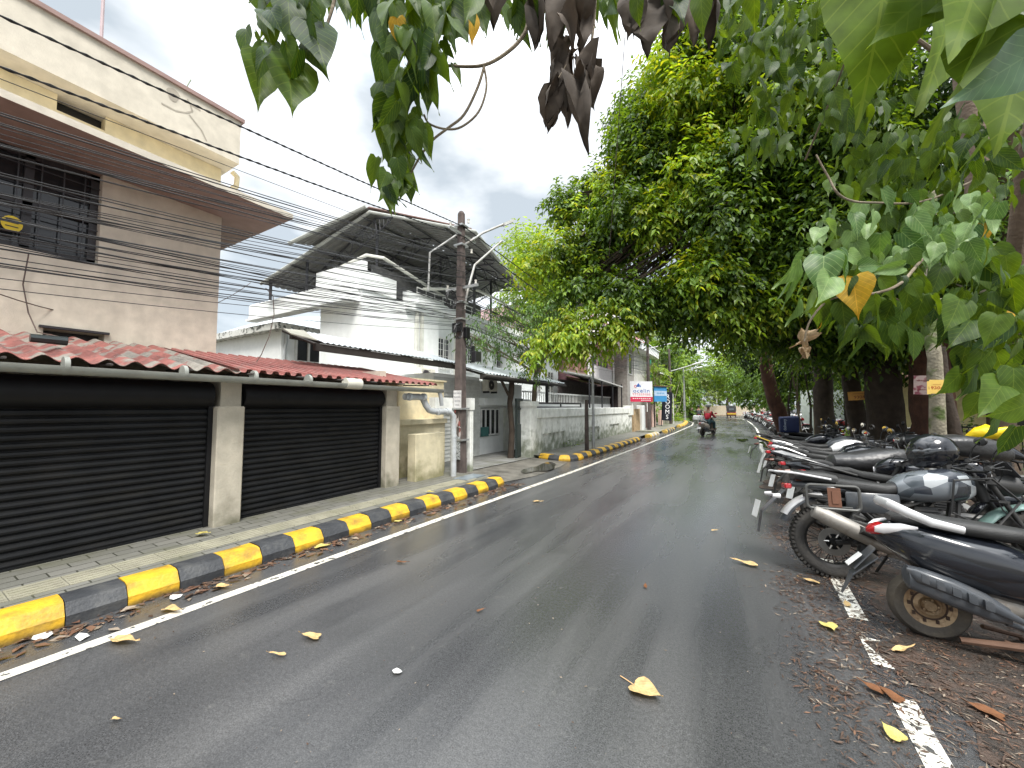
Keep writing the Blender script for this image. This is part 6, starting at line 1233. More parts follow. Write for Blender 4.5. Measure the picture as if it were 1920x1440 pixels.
# --- thinner bright tree behind the pole
tree('yard_tree', (-10.2, 21.5, 0), [(-10.2,21.5,0,.2),(-10,21.3,4,.15),(-9.8,21,7,.08)], PB([(1000,470,20,38),(985,500,20,34),(1020,510,20,40),(1000,545,20,44),(1045,480,20,40),(1050,540,19,38),(985,580,19,30),(1030,590,19,36),(975,455,21,18)]), bark1, [lf_far2], 'feathery bright green tree rising behind the white house canopy', dens=95, size=.26, W=.35, droop=.4, sprig=9, spread=.3)
tree('yard_tree', (-6.1, 11.6, 0), [(-6.1,11.6,0,.10),(-6.05,11.7,1.5,.09),(-6.0,11.8,2.75,.075),(-5.75,12.0,3.3,.06),(-5.7,12.1,3.75,.045)], PB([(910,610,11.8,30,.6),(890,645,11.6,26,.6),(940,630,11.5,34,.7),(980,600,11.6,40,.7),(1020,575,11.8,36,.7),(1030,620,11.5,30),(960,665,11.4,24,.5),(995,640,11.4,26),(1000,690,11.6,24,.6),(950,570,12,30,.6),(1060,590,12,26),(870,625,11.7,14)]), woodp, [leafmat('yard_leaf', [(.05,.11,.03),(.08,.16,.04),(.12,.20,.05)])], 'small airy tree with a bent brown stem standing behind the yard awning', dens=95, size=.13, W=.36, droop=1.0, sprig=7, spread=.15, roots=False)
# --- right side trunks
def trunk_only(name, pts, bark, label, crown, leaf=lf_dark, **k):
    return tree(name, pts[0][:3], pts, crown, bark, [leaf], label, **k)
def g2(u, v, d, z=None):
    p = Pt(u, v, d); return p
T1b, T1t = PG(1480, 806), Pt(1436, 690, 17.6)
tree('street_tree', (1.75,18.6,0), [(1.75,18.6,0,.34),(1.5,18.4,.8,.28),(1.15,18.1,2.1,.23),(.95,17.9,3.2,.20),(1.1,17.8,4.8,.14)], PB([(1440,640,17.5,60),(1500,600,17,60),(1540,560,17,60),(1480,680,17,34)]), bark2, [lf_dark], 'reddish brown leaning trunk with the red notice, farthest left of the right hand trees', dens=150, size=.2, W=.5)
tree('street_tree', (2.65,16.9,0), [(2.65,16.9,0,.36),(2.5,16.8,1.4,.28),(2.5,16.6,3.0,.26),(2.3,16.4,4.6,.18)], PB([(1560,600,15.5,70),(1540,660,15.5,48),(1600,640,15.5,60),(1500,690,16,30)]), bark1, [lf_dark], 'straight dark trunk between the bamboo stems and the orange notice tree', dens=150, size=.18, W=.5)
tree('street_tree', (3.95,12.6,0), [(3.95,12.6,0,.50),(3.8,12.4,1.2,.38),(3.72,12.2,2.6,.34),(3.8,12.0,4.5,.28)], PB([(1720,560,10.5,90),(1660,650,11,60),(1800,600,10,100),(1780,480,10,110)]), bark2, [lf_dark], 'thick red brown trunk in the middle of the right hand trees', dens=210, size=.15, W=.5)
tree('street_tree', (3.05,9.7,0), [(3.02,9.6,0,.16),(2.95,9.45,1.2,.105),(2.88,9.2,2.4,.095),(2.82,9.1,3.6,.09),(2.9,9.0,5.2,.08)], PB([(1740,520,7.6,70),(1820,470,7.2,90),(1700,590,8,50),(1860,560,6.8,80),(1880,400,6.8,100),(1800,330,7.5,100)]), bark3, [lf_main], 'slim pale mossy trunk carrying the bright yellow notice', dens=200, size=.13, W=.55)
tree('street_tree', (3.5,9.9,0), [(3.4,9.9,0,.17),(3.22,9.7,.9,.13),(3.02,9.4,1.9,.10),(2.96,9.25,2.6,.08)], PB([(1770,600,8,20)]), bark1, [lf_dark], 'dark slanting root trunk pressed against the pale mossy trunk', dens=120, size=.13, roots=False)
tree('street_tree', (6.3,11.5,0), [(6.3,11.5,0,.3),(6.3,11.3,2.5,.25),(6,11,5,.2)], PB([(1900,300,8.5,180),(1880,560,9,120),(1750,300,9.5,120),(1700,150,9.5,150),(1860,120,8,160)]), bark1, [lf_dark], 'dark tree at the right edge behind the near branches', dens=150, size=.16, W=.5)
# bamboo / aerial stems
random.seed(9); bs = empty('bamboo_clump', (2.6, 17.6, 0), label='clump of thin brown stems between the leaning trunk and the straight dark trunk', cat='bamboo')
for i in range(15): q = MB(); x = -.9+i*.16+random.uniform(-.05,.05); y = random.uniform(-.5,.6); q.tube([(x, y, 0), (x+random.uniform(-.15,.15), y, 1.6), (x+random.uniform(-.3,.3), y, 4.2)], [.045,.035,.02], 6); q.build('stem', woodp if i % 3 else bark1, bs, smooth=True)
V_, F_ = blob_leaves([(0,0,3.2,1.4,.6,.8),(.6,0,2.2,.8,.4,.5)], 120, .16, .3, 1, 7, .16); np_mesh('foliage', V_, F_, lf_main, bs)
def bush(name, blobs, leaf, label, dens=120, size=.12, W=.5, droop=.3, cat='bush', sprig=6, spread=.15, loc=None):
    b0 = blobs[0]; loc = loc or (b0[0], b0[1], 0); V, F = blob_leaves([(b[0]-loc[0], b[1]-loc[1], b[2]-loc[2], b[3], b[4], b[5]) for b in blobs], dens, size, W, droop, sprig, spread)
    r = empty(name, loc, label=label, cat=cat); np_mesh('foliage', V, F, leaf, r); q = MB()
    for b in blobs[:6]: limb(q, (0, 0, 0), (b[0]-loc[0], b[1]-loc[1], b[2]-loc[2]), .03, .008, .1, 5, 5)
    q.build('stem', woodp, r); return r
bush('bush', [(3.7,16.2,.55,.5,.5,.5),(3.3,15.9,.35,.4,.4,.35)], lf_yel, 'bright yellow green bush glowing between the dark trunks', dens=110, size=.16)
bush('bush', [(5.5,14.9,.9,.5,.4,.25)], lf_main, 'small green bush on the iron railing by the yellow building', dens=110, size=.14)
# right background masses
tree('far_tree', (5.5,33,0), [(5.5,33,0,.25),(5.4,33,2.5,.2),(5.2,33,4.5,.12)], PB([(1470,715,30,40),(1430,690,32,36),(1500,680,28,60),(1540,700,28,50),(1450,745,30,26),(1600,700,26,60),(1490,745,28,22)]), bark1, [lf_far], 'mid distance green tree filling the gap behind the right hand trunks', dens=42, size=.3, droop=.5)
tree('far_tree', (4.2,48,0), [(4.2,48,0,.25),(4.1,48,2.5,.2),(3.9,48,4.5,.12)], PB([(1400,715,44,32),(1425,740,44,24),(1380,700,46,22),(1440,720,42,30),(1405,748,44,16)]), bark1, [lf_far], 'dark rounded tree hanging over the distant parked row', dens=34, size=.36)
tree('far_tree', (3.6,66,0), [(3.6,66,0,.25),(3.6,66,2.5,.2),(3.5,66,4.5,.12)], PB([(1380,690,60,34),(1350,700,62,30),(1400,670,58,34),(1345,660,64,20),(1372,735,60,22)]), bark1, [lf_far2], 'pale green tree beyond the distant parked row', dens=26, size=.42)
for i, (x, y, r_, z) in enumerate(((7,26,2.6,4),(10,28,3.2,4.5),(9,36,3.6,5),(13,30,3.6,5),(14,22,3.4,5.2),(12,16,3.2,5.5),(17,26,4,6))):
    tree('far_tree', (x, y, 0), [(x,y,0,.22),(x,y,2.4,.18),(x,y,z,.1)], [(x,y,z,r_,r_,r_*.7),(x+1,y-.6,z-1.5,r_*.7,r_*.7,r_*.5),(x-1.2,y+.4,z+.8,r_*.7,r_*.7,r_*.5)], bark1, [lf_dark if i % 2 else lf_main], 'leafy tree standing deep behind the right hand row of trunks', group='trees deep behind the right hand trunks', dens=26, size=.34, droop=.5, twigs=False)
# left far masses
L_ = [((-9,47,0), [(1235,690,44,26),(1260,665,44,34),(1290,690,46,30),(1240,650,42,24),(1275,720,44,22),(1300,730,48,16)], lf_far, 'tall green tree behind the ROOMS sign'),
      ((-14,62,0), [(1230,640,58,40),(1270,640,60,36),(1290,695,60,26),(1190,620,56,36),(1210,670,50,34),(1310,710,62,18)], lf_olive, 'olive green tree behind the bare twigs, tallest on the left'),
      ((-10,84,0), [(1320,715,80,28),(1350,725,82,26),(1340,715,84,22),(1300,715,80,22)], lf_dark, 'dark tree behind the far cream wall'),
      ((-2,92,0), [(1370,715,84,30),(1395,725,84,26),(1350,745,84,16),(1400,710,88,24),(1330,705,90,18)], lf_far, 'green tree behind the far cream wall at the right'),
      ((-18,88,0), [(1250,700,84,40),(1280,735,84,24),(1220,720,84,40),(1300,745,84,16)], lf_far, 'broad tree behind the far wall at the left')]
for loc, bl, lf_, lab in L_:
    b = PB(bl); top = b[0]; tree('far_tree', loc, [(loc[0],loc[1],0,.3),(loc[0],loc[1],2.5,.24),(top[0],top[1],max(3,top[2]-1),.15)], b, bark1, [lf_], lab, dens=20, size=.46, droop=.4, roots=False, twigs=False)
# hedge and creepers, left
bush('hedge', PB([(1290,750,43,24,1),(1275,770,42,20,1),(1255,780,40,16),(1300,772,44,14),(1268,740,42,18),(1240,775,37,18)]), lf_far, 'dense overgrown hedge by the pavement near the pink shirted person', dens=48, size=.3, cat='hedge', loc=(-6.2,41,0))
bush('creeper_column', PB([(1281,700,41,11,3),(1280,730,41,13,2)]), lf_far2, 'hanging yellow green creeper column above the hedge', dens=60, size=.26, droop=1.4, cat='creeper', loc=(-6.0,40,0))
bush('bush', PB([(1232,700,33,16,1),(1225,735,32,14),(1250,755,34,12),(1240,720,33,12),(1228,760,31,8)]), lf_far2, 'bright green bush behind the blue sign and the ROOMS sign', dens=60, size=.24, loc=(-6.5,33,0))
bush('grass_clump', PB([(1262,788,37,9,.7),(1275,790,39,8,.7),(1250,792,36,7,.7)]), lf_far2, 'grass clump growing out over the far pavement', dens=90, size=.25, W=.15, droop=.1, cat='grass', loc=(-5.6,37,0))
bush('weed', [(-5.35,13.5,.16,.22,.4,.10),(-5.35,15.2,.16,.15,.3,.08)], lf_main, 'low weeds along the foot of the compound wall', dens=150, size=.08, cat='weed')
# palm
pl = empty('palm_tree', (-7.2, 37, 0), label='young palm with arching fronds behind the pole with the white lamp arm', cat='palm'); q = MB(); q.tube([(0,0,0),(.1,0,2.5),(.2,0,4.9)], [.16,.11,.09], 9); q.build('trunk', bark3, pl, smooth=True); V, F = [], []
Ps, Ds, Ns, Ss = [], [], [], []
for k in range(11):
    a = k*2.4; el = random.uniform(.3, 1.2); q = MB(); pts = []
    for i in range(9): t = i/8*1.9; pts.append((.2+math.cos(a)*t*math.cos(el*.6), math.sin(a)*t*math.cos(el*.6), 4.9+t*math.sin(el)-.42*t*t))
    q.tube(pts, [.025]+[.012]*7+[.004], 5); q.build('frond', lf_far2, pl)
    for i in range(1, 9):
        for j in range(3):
            for s in (-1, 1): p = Vector(pts[i]).lerp(Vector(pts[i-1]), j/3); Ps.append(p); Ds.append((-math.sin(a)*s+math.cos(a)*.6, math.cos(a)*s+math.sin(a)*.6, -.45)); Ns.append((0,0,1)); Ss.append(.55)
V, F = leaves_arrays(np.array(Ps, float), np.array(Ds, float), np.array(Ns, float), np.array(Ss), .10); np_mesh('leaflets', V, F, lf_far2, pl)
# bare twigs by the pole
bt = empty('bare_shrub', (-6.2, 33.5, 0), label='leafless tangle of pale twigs left of the palm', cat='shrub'); q = MB(); random.seed(4)
for k in range(26): limb(q, (random.uniform(-.3,.3), random.uniform(-.3,.3), 1.5+random.random()*2), (random.uniform(-2.2,1.6), random.uniform(-1.5,1.5), 3.5+random.random()*4), .02, .006, .25, 4, 6)
q.tube([(0,0,0),(0,0,3)], .08, 7); q.build('twigs', woodp, bt)
# far cream wall with posts
fw_ = empty('far_wall', (-20, 80, 0), label='long low cream wall with white posts closing the road at the bend', cat='wall'); mb = MB(); mb.box(0, 34, 0, .3, 0, 1.75); mb.build('wall', mat('cream_far_wall', (.58,.50,.38), .9, stain=(.4,.35,.27), stain_amt=.4), fw_)
for i in range(13): q = MB(); q.box(5+2.3*i, 5.12+2.3*i, .35, .47, 0, 4.3 if i % 3 else 5.2); q.build('post', wframe, fw_)
MB().box(-14, 14, 0, 1.6, 0, .14).build('far_kerb', mat('faded_kerb', (.42,.32,.22), .85, var=.3), kind='structure', loc=(-6, 76.5, 0))
bt = bush('bush', PB([(1330,748,70,12),(1340,738,70,10)]), lf_olive, 'small grey green tree in front of the far cream wall', dens=30, size=.3, cat='bush', loc=(-7.2,74,0))
# ================================================================ near foliage: heart leaves
def heart_template(fold=.10, curl=.12, rag=0, seed=0):
    rnd = random.Random(seed); out = [(0,0),(.16,-.07),(.34,-.05),(.47,.10),(.52,.27),(.50,.44),(.43,.60),(.33,.74),(.20,.86),(.08,.93),(0,.95)] if rag > .1 else [(0,0),(.16,-.07),(.34,-.05),(.47,.10),(.50,.27),(.44,.44),(.33,.60),(.21,.74),(.10,.87),(.035,.99),(0,1.12)]
    V, F = [], []; mid = [(0,0),(0,.0),(0,.08),(0,.16),(0,.28),(0,.42),(0,.57),(0,.71),(0,.85),(0,.98),(0,1.12)]
    wv = lambda y, s: .03*math.sin(y*9+s*2+seed)
    n = len(out)
    for s in (1, -1):
        base = len(V)
        for i in range(n):
            x, y = out[i]; x *= 1+rnd.uniform(-rag, rag)*.6; mx_, my = mid[i]
            cz = lambda a, b: rag*4*(.10*math.sin(7*a*s+5*b+seed)+.07*math.sin(13*b+4*a+seed*2)); yy = lambda b: b if rag < .02 else b*.93
            V.append((rag*1.5*math.sin(4*my+seed), yy(my), -curl*my*my+cz(0, my))); V.append((s*x*.5+rag*math.sin(5*y+seed), yy((y+my)/2), fold*x*.5*1.3-curl*((y+my)/2)**2+wv(y, s)*.5+cz(x*.5, (y+my)/2))); V.append((s*x*(1-rag*2.5), yy(y), fold*x*(1+rag*5*math.sin(3*y+s+seed))+wv(y, s)-curl*y*y*(1+rag)+cz(x, y)))
        for i in range(n-1):
            for k in range(2):
                a, b, c, d = base+3*i+k, base+3*i+k+1, base+3*(i+1)+k+1, base+3*(i+1)+k
                F.append((a, b, c, d) if s > 0 else (a, d, c, b))
    return np.array(V, float), np.array(F)
def near_leaf_mat(name, c1, c2, trans=.45, tcol=(1.8, 1.7, .35), rough=.4, veins=True, patch=None):
    m = bpy.data.materials.new(name); m.use_nodes = True; t = m.node_tree; N = t.nodes; L = t.links; b = N['Principled BSDF']; b.inputs['Roughness'].default_value = rough; b.inputs['Specular IOR Level'].default_value = .22
    g = N.new('ShaderNodeNewGeometry'); rp = N.new('ShaderNodeMixRGB'); rp.inputs[1].default_value = (*c1, 1); rp.inputs[2].default_value = (*c2, 1); L.new(g.outputs['Random Per Island'], rp.inputs[0]); cur = rp.outputs[0]
    co = N.new('ShaderNodeTexCoord'); n1_ = N.new('ShaderNodeTexNoise'); n1_.inputs['Scale'].default_value = 28; n1_.inputs['Detail'].default_value = 6; L.new(co.outputs['Object'], n1_.inputs['Vector'])
    mr = N.new('ShaderNodeMapRange'); mr.inputs[1].default_value = .3; mr.inputs[2].default_value = .7; mr.inputs[3].default_value = .75; mr.inputs[4].default_value = 1.3; L.new(n1_.outputs[0], mr.inputs[0])
    x = N.new('ShaderNodeMixRGB'); x.blend_type = 'MULTIPLY'; x.inputs[0].default_value = 1; L.new(cur, x.inputs[1]); L.new(mr.outputs[0], x.inputs[2]); cur = x.outputs[0]
    if veins:
        uv = N.new('ShaderNodeUVMap'); sp = N.new('ShaderNodeSeparateXYZ'); L.new(uv.outputs[0], sp.inputs[0])
        ab = N.new('ShaderNodeMath'); ab.operation = 'ABSOLUTE'; L.new(sp.outputs[0], ab.inputs[0])
        m1 = N.new('ShaderNodeMath'); m1.operation = 'MULTIPLY_ADD'; m1.inputs[1].default_value = -1.0; L.new(ab.outputs[0], m1.inputs[0]); L.new(sp.outputs[1], m1.inputs[2])
        m2 = N.new('ShaderNodeMath'); m2.operation = 'MULTIPLY'; m2.inputs[1].default_value = 6.5; L.new(m1.outputs[0], m2.inputs[0]); fr = N.new('ShaderNodeMath'); fr.operation = 'PINGPONG'; fr.inputs[1].default_value = .5; L.new(m2.outputs[0], fr.inputs[0])
        lt = N.new('ShaderNodeMath'); lt.operation = 'LESS_THAN'; lt.inputs[1].default_value = .045; L.new(fr.outputs[0], lt.inputs[0]); l2 = N.new('ShaderNodeMath'); l2.operation = 'LESS_THAN'; l2.inputs[1].default_value = .012; L.new(ab.outputs[0], l2.inputs[0])
        mxx = N.new('ShaderNodeMath'); mxx.operation = 'MAXIMUM'; L.new(lt.outputs[0], mxx.inputs[0]); L.new(l2.outputs[0], mxx.inputs[1]); fa = N.new('ShaderNodeMath'); fa.operation = 'MULTIPLY'; fa.inputs[1].default_value = .5; L.new(mxx.outputs[0], fa.inputs[0])
        y = N.new('ShaderNodeMixRGB'); L.new(fa.outputs[0], y.inputs[0]); L.new(cur, y.inputs[1]); y.inputs[2].default_value = (c2[0]*1.7+.02, c2[1]*1.45+.02, c2[2]*1.6+.01, 1); cur = y.outputs[0]
    L.new(cur, b.inputs['Base Color']); tr = N.new('ShaderNodeBsdfTranslucent'); mt = N.new('ShaderNodeMixRGB'); mt.blend_type = 'MULTIPLY'; mt.inputs[0].default_value = 1; mt.inputs[2].default_value = (*tcol, 1); L.new(cur, mt.inputs[1]); L.new(mt.outputs[0], tr.inputs[0])
    ms = N.new('ShaderNodeMixShader'); ms.inputs[0].default_value = trans; L.new(b.outputs[0], ms.inputs[1]); L.new(tr.outputs[0], ms.inputs[2]); L.new(ms.outputs[0], N['Material Output'].inputs[0]); MATS[name] = m; return m
nl = near_leaf_mat('heart_leaf', (.018,.045,.012), (.075,.13,.018), .42, tcol=(2.2,1.9,.3), rough=.45); nlb = near_leaf_mat('big_near_leaf', (.075,.13,.014), (.10,.165,.018), .4, tcol=(1.6,1.5,.35), rough=.6); nly = near_leaf_mat('yellow_heart_leaf', (.34,.22,.02), (.48,.30,.03), .4, tcol=(1.3,1,.3))
nld = near_leaf_mat('dried_leaf', (.055,.045,.036), (.13,.105,.085), .10, tcol=(1,.8,.6), rough=.75, veins=False); nlp = near_leaf_mat('pale_top_heart_leaf', (.05,.11,.03), (.19,.29,.11), .3, tcol=(1.4,1.5,.4), rough=.4)
def leaf_mesh(name, items, m, parent, org, tm=None, curl=.12, fold=.14, rag=0):
    """items: (base xyz, tip direction, normal, length, width)"""
    Vs, Fs, UV = [], [], []; n0 = 0
    for k, (p, d, nn, s, w_) in enumerate(items):
        tv, tf = heart_template(fold*random.uniform(.3, 1.8), curl*random.uniform(.2, 2.0), rag, k); V, F = leaves_arrays(np.array([p], float)-np.array(org), np.array([d], float), np.array([nn], float), np.array([s]), w_, (tv, tf))
        Vs.append(V); Fs.append(F+n0); n0 += len(V); UV.append(tv[:, :2])
    o = np_mesh(name, np.concatenate(Vs), np.concatenate(Fs), m, parent, smooth=True); me = o.data; uv = np.concatenate(UV); l = me.uv_layers.new(name='leaf'); idx = np.zeros(len(me.loops), np.int32); me.loops.foreach_get('vertex_index', idx); l.data.foreach_set('uv', uv[idx].astype(np.float32).ravel())
    bm = bmesh.new(); bm.from_mesh(me); bmesh.ops.remove_doubles(bm, verts=bm.verts[:], dist=1e-5); bm.to_mesh(me); bm.free(); return o
TO_CAM = -_fw
def cl(lst, spread=.05):
    """surveyed leaves (u, v of base, depth, tip du, dv in px, width factor[, facing])"""
    o = []
    for it in lst:
        u, v, d, du, dv = it[:5]; w_ = it[5] if len(it) > 5 else .8; p = Pt(u, v, d); q_ = Pt(u+du, v+dv, d*(1+random.uniform(-.45, .45)*math.hypot(du, dv)/FPX)); w_ *= .80; q_ = p+(q_-p)*.88; dr = q_-p; s = np.linalg.norm(dr); nn = TO_CAM+_rt*random.uniform(-1.1, 1.1)+_up*random.uniform(-.3, .4); o.append((p, dr, nn, s/1.1, w_)); 
    return o
def fill(cu, cv, d, ru, rv, n, L0, ang=(55, 125), wf=(.5, .78), dd=.25, thin=.5):
    """scatter of hanging leaves through a region at depth d (pixels at that depth)"""
    o = []
    for _ in range(n):
        a, r = random.random()*6.283, random.random()**.6; u, v, de = cu+ru*r*math.cos(a), cv+rv*r*math.sin(a), d+random.uniform(-dd, dd); t = R(random.uniform(*ang)); p = Pt(u, v, de)
        s = L0*random.uniform(.65, 1.15); dr = _rt*math.cos(t)-_up*math.sin(t)+_fw*random.uniform(-.5, .5); yaw = random.uniform(-1.4, 1.4); nn = TO_CAM*math.cos(yaw)+_rt*math.sin(yaw)+np.array([0, 0, random.uniform(0, .8)]); o.append((p, dr, nn, s, random.uniform(*wf)))
    return o
random.seed(12)
O7 = tuple(PG(1885, 905)); nt_ = empty('near_tree', O7, label='heart leaved tree at the right whose branches hang over the top of the view', cat='tree')
def rl(P): return [tuple(np.array(p)-np.array(O7)) for p in P]
mb = MB(); _d = 8.2; tp = [np.array(O7), Pt(1876,770,_d), Pt(1888,560,_d*.93), Pt(1890,400,_d*.85), Pt(1885,200,_d*.78), Pt(1880,-100,_d*.7), Pt(1850,-500,_d*.7)]
mb.tube(rl(tp), [.24,.20,.18,.17,.16,.14,.12], 12); mb.tube(rl([Pt(1835,420,3.6), Pt(1838,300,3.5), Pt(1812,150,3.6), Pt(1800,-60,3.6)]), [.09,.10,.09,.08], 10); mb.tube(rl([Pt(1900,520,3.3),Pt(1920,330,2.9),Pt(1960,100,2.6)]), [.06,.05,.04], 9)
mb.build('trunk', mat('tan_bark', (.17,.125,.09), .9, var=.25, stain=(.1,.08,.05), stain_amt=.5, bump=.8, bscale=30), nt_, smooth=True)
def branch(P, r0=.006, r1=.003):
    q = MB(); n = len(P); pts = [Vector(p) for p in rl(P)]; sm = []
    for i in range(n-1):
        p0, p1, p2, p3 = pts[max(0, i-1)], pts[i], pts[i+1], pts[min(n-1, i+2)]
        for s in range(5):
            t = s/5; sm.append(.5*((2*p1)+(p2-p0)*t+(2*p0-5*p1+4*p2-p3)*t*t+(3*p1-p0-3*p2+p3)*t**3))
    sm.append(pts[-1]); m_ = len(sm); q.tube(sm, [r0+(r1-r0)*i/(m_-1) for i in range(m_)], 7); return q
D = 1.15
for P, r0 in (([(1130,-60),(1010,0),(985,60),(955,95),(908,122),(850,124),(795,118),(760,132)], .0075), ([(908,124),(895,165),(870,215),(840,240),(812,262),(790,290),(770,325)], .0045), ([(908,126),(912,165),(897,210),(865,238),(835,242),(805,232),(795,215)], .0035),
             ([(700,-60),(640,-30),(622,20),(605,70),(585,100),(555,108)], .006), ([(800,-70),(790,20),(770,90),(760,200),(745,300),(735,340)], .006), ([(1120,-80),(1112,60),(1100,110),(1085,135)], .005), ([(560,108),(530,110),(500,100)], .003), ([(900,-30),(1010,-60),(1180,-70),(1330,-80),(1450,-60)], .012), ([(760,-20),(640,-45),(500,-60)], .008)):
    branch([Pt(u, v, D) for u, v in P], r0).build('branch', woodp, nt_, smooth=True)
it = []
# left cluster
it += cl([(505,20,1.15,5,95,.7),(495,-10,1.1,-5,95,.8),(540,0,1.1,8,100,.75),(575,-20,1.15,20,100,.8),(462,55,1.2,-12,70,.55),(480,60,1.2,25,60,.7),(585,45,1.12,30,95,.9),(600,40,1.15,0,75,.9),(492,110,1.15,-6,100,.8),(540,110,1.1,12,118,.95),(535,85,1.1,35,65,.75),(580,85,1.14,40,70,.7),(560,120,1.13,-20,40,.6),(520,40,1.17,-18,75,.6),(555,30,1.16,15,70,.8),(645,-20,1.2,8,60,.7),(672,-30,1.15,-6,90,.9),(690,-20,1.2,8,70,.8)])
# centre column
it += cl([(715,20,1.15,-3,120,.5),(712,90,1.12,0,110,.5),(730,60,1.15,2,100,.6),(770,20,1.1,10,100,.8),(810,10,1.1,12,90,.8),(835,30,1.15,15,70,.7),(790,70,1.1,-5,90,.8),(830,75,1.12,25,45,.7),(800,90,1.08,35,60,.75),(740,140,1.1,-5,110,.8),(790,130,1.12,25,85,.7),(760,140,1.08,10,70,.9),(720,150,1.1,8,75,.9),(805,120,1.1,12,100,.6),(735,190,1.12,-2,110,.65),(755,230,1.1,12,90,.8),(715,215,1.15,5,90,.55),(780,200,1.1,5,50,.9),(775,225,1.1,35,80,.6),(760,215,1.12,-20,50,.8),(745,260,1.1,-3,60,.7),(705,295,1.15,-15,75,.6),(715,315,1.1,-5,60,.7),(735,330,1.08,-2,78,.75),(760,325,1.1,-12,60,.7),(745,320,1.1,25,50,.5),(765,335,1.12,8,55,.8),(720,330,1.1,18,85,.7),(775,275,1.1,45,50,.5),(745,300,1.1,0,65,.7),(725,270,1.1,20,70,.6),(700,-30,1.2,-20,80,.9),(780,-20,1.15,-10,100,.8),(740,-40,1.15,5,120,.8),(835,-30,1.15,10,70,.9),(860,-40,1.15,5,70,.9)])
it += cl([(900,15,1.2,15,55,.7),(965,15,1.2,30,85,.55),(850,120,1.15,20,40,.5),(1060,-30,1.2,5,90,.8),(985,-10,1.2,20,80,.8)])
leaf_mesh('foliage', it, nl, nt_, O7)
for _y in cl([(745,35,1.07,10,70,.9),(882,22,1.15,6,72,.85),(1600,520,1.45,10,85,1.0),(1900,580,1.5,-50,25,.5),(1840,420,1.8,5,50,.8),(1545,600,1.6,-15,25,.6)]): leaf_mesh('yellow_leaf', [_y], nly, nt_, O7)
# wilted brown clusters
di = cl([(1030,-20,1.15,20,110,.7),(1075,-10,1.1,25,120,.5),(1015,10,1.12,-20,90,.7),(1050,30,1.1,40,90,.45),(1090,0,1.15,10,110,.55),(960,-30,1.2,20,70,.8),(1045,110,1.1,-12,90,.55),(1075,105,1.1,-35,110,.7),(1060,120,1.12,0,130,.6),(1085,110,1.12,10,120,.45),(1095,125,1.1,5,150,.6),(1075,150,1.08,35,130,.5),(1050,150,1.1,-30,100,.7),(1105,130,1.1,8,90,.5),(1065,100,1.15,-50,80,.4),(1035,160,1.13,-5,110,.9),(1190,-20,1.2,0,110,.9),(1215,0,1.2,10,110,.9),(1245,-10,1.2,20,110,.8),(1275,-20,1.2,-10,110,.9),(1300,-30,1.25,10,120,.9),(1330,-10,1.25,-5,110,.8),(1180,10,1.25,15,80,.7),(930,-40,1.2,0,75,1),(900,-50,1.2,10,70,.9)])
di = [(a, b, c, d, e*1.25) for a, b, c, d, e in di]
leaf_mesh('wilted_foliage', di, nld, nt_, O7, curl=.16, fold=.45, rag=.13)
q = MB()
for i in range(14): a = Vector(rl([Pt(1075, 105, 1.1)])[0]); b_ = Vector(rl([Pt(1075+random.uniform(-35, 35), 130+random.uniform(0, 25), 1.1+random.uniform(-.04,.04))])[0]); q.tube([a, a.lerp(b_, .5)+Vector((0,0,.004)), b_], .0012, 4)
q.build('petiole', woodp, nt_)
# top strip
leaf_mesh('foliage', fill(900,-15,1.35,420,26,70,.11)+fill(1130,-20,1.5,200,30,34,.12)+fill(770,60,1.2,70,90,34,.095)+fill(755,200,1.2,45,100,26,.085)+fill(735,330,1.2,38,45,14,.075)+fill(530,40,1.2,70,60,16,.09)+fill(560,-20,1.3,90,25,18,.11)+fill(850,0,1.25,60,40,16,.10)+fill(1320,-10,1.8,120,45,50,.13)+fill(1430,60,2.3,90,90,90,.12), nl, nt_, O7)
# large very near leaves, upper right
for _y in cl([(1668,-90,.62,-48,345,.92),(1800,-60,.58,-190,160,1.0),(1895,-60,.50,-150,370,1.15),(1930,40,.52,-60,270,1.1),(1720,-60,.64,-40,180,.9),(1860,-120,.55,-80,260,1.0),(1752,20,.75,12,160,.5),(1950,-80,.5,-260,120,1.0),(1790,-20,.7,-40,240,.7)]): leaf_mesh('near_leaf', [_y], nlb, nt_, O7, curl=.06, fold=.12)
leaf_mesh('near_leaf', cl([(1940,95,.45,-180,115,.62)]), near_leaf_mat('blue_green_leaf', (.05,.10,.045), (.055,.11,.05), .2, rough=.35), nt_, O7, curl=.1, fold=.1)
# right mid clusters
it = fill(1500,120,2.6,110,120,110,.12)+fill(1620,180,2.2,90,110,70,.12)+fill(1760,270,2.0,120,60,60,.12)+fill(1640,330,2.2,90,70,50,.12)+fill(1440,250,3.0,70,60,55,.12)
leaf_mesh('foliage', it, nl, nt_, O7)
it = fill(1680,420,1.9,110,75,50,.12,(50,130),(.5,.75))+fill(1800,420,1.7,90,80,40,.12,(50,140),(.5,.75))+fill(1540,430,2.2,60,50,14,.10)
leaf_mesh('foliage', it, nlp, nt_, O7)
it = cl([(1500,485,1.45,-40,65,.8),(1520,475,1.45,-20,90,.9),(1545,480,1.4,-5,85,.9),(1570,470,1.4,25,70,.9),(1590,475,1.45,45,25,.8),(1555,520,1.35,-25,60,1.0),(1480,520,1.5,-25,60,.6),(1500,560,1.5,-25,60,.7),(1610,500,1.45,60,-5,.7),(1490,500,1.5,-22,90,.5),(1525,540,1.45,-12,60,.8),(1690,500,1.5,-75,15,.5),(1560,480,1.5,5,40,.9)])
leaf_mesh('foliage', it, nlp, nt_, O7, fold=.2)
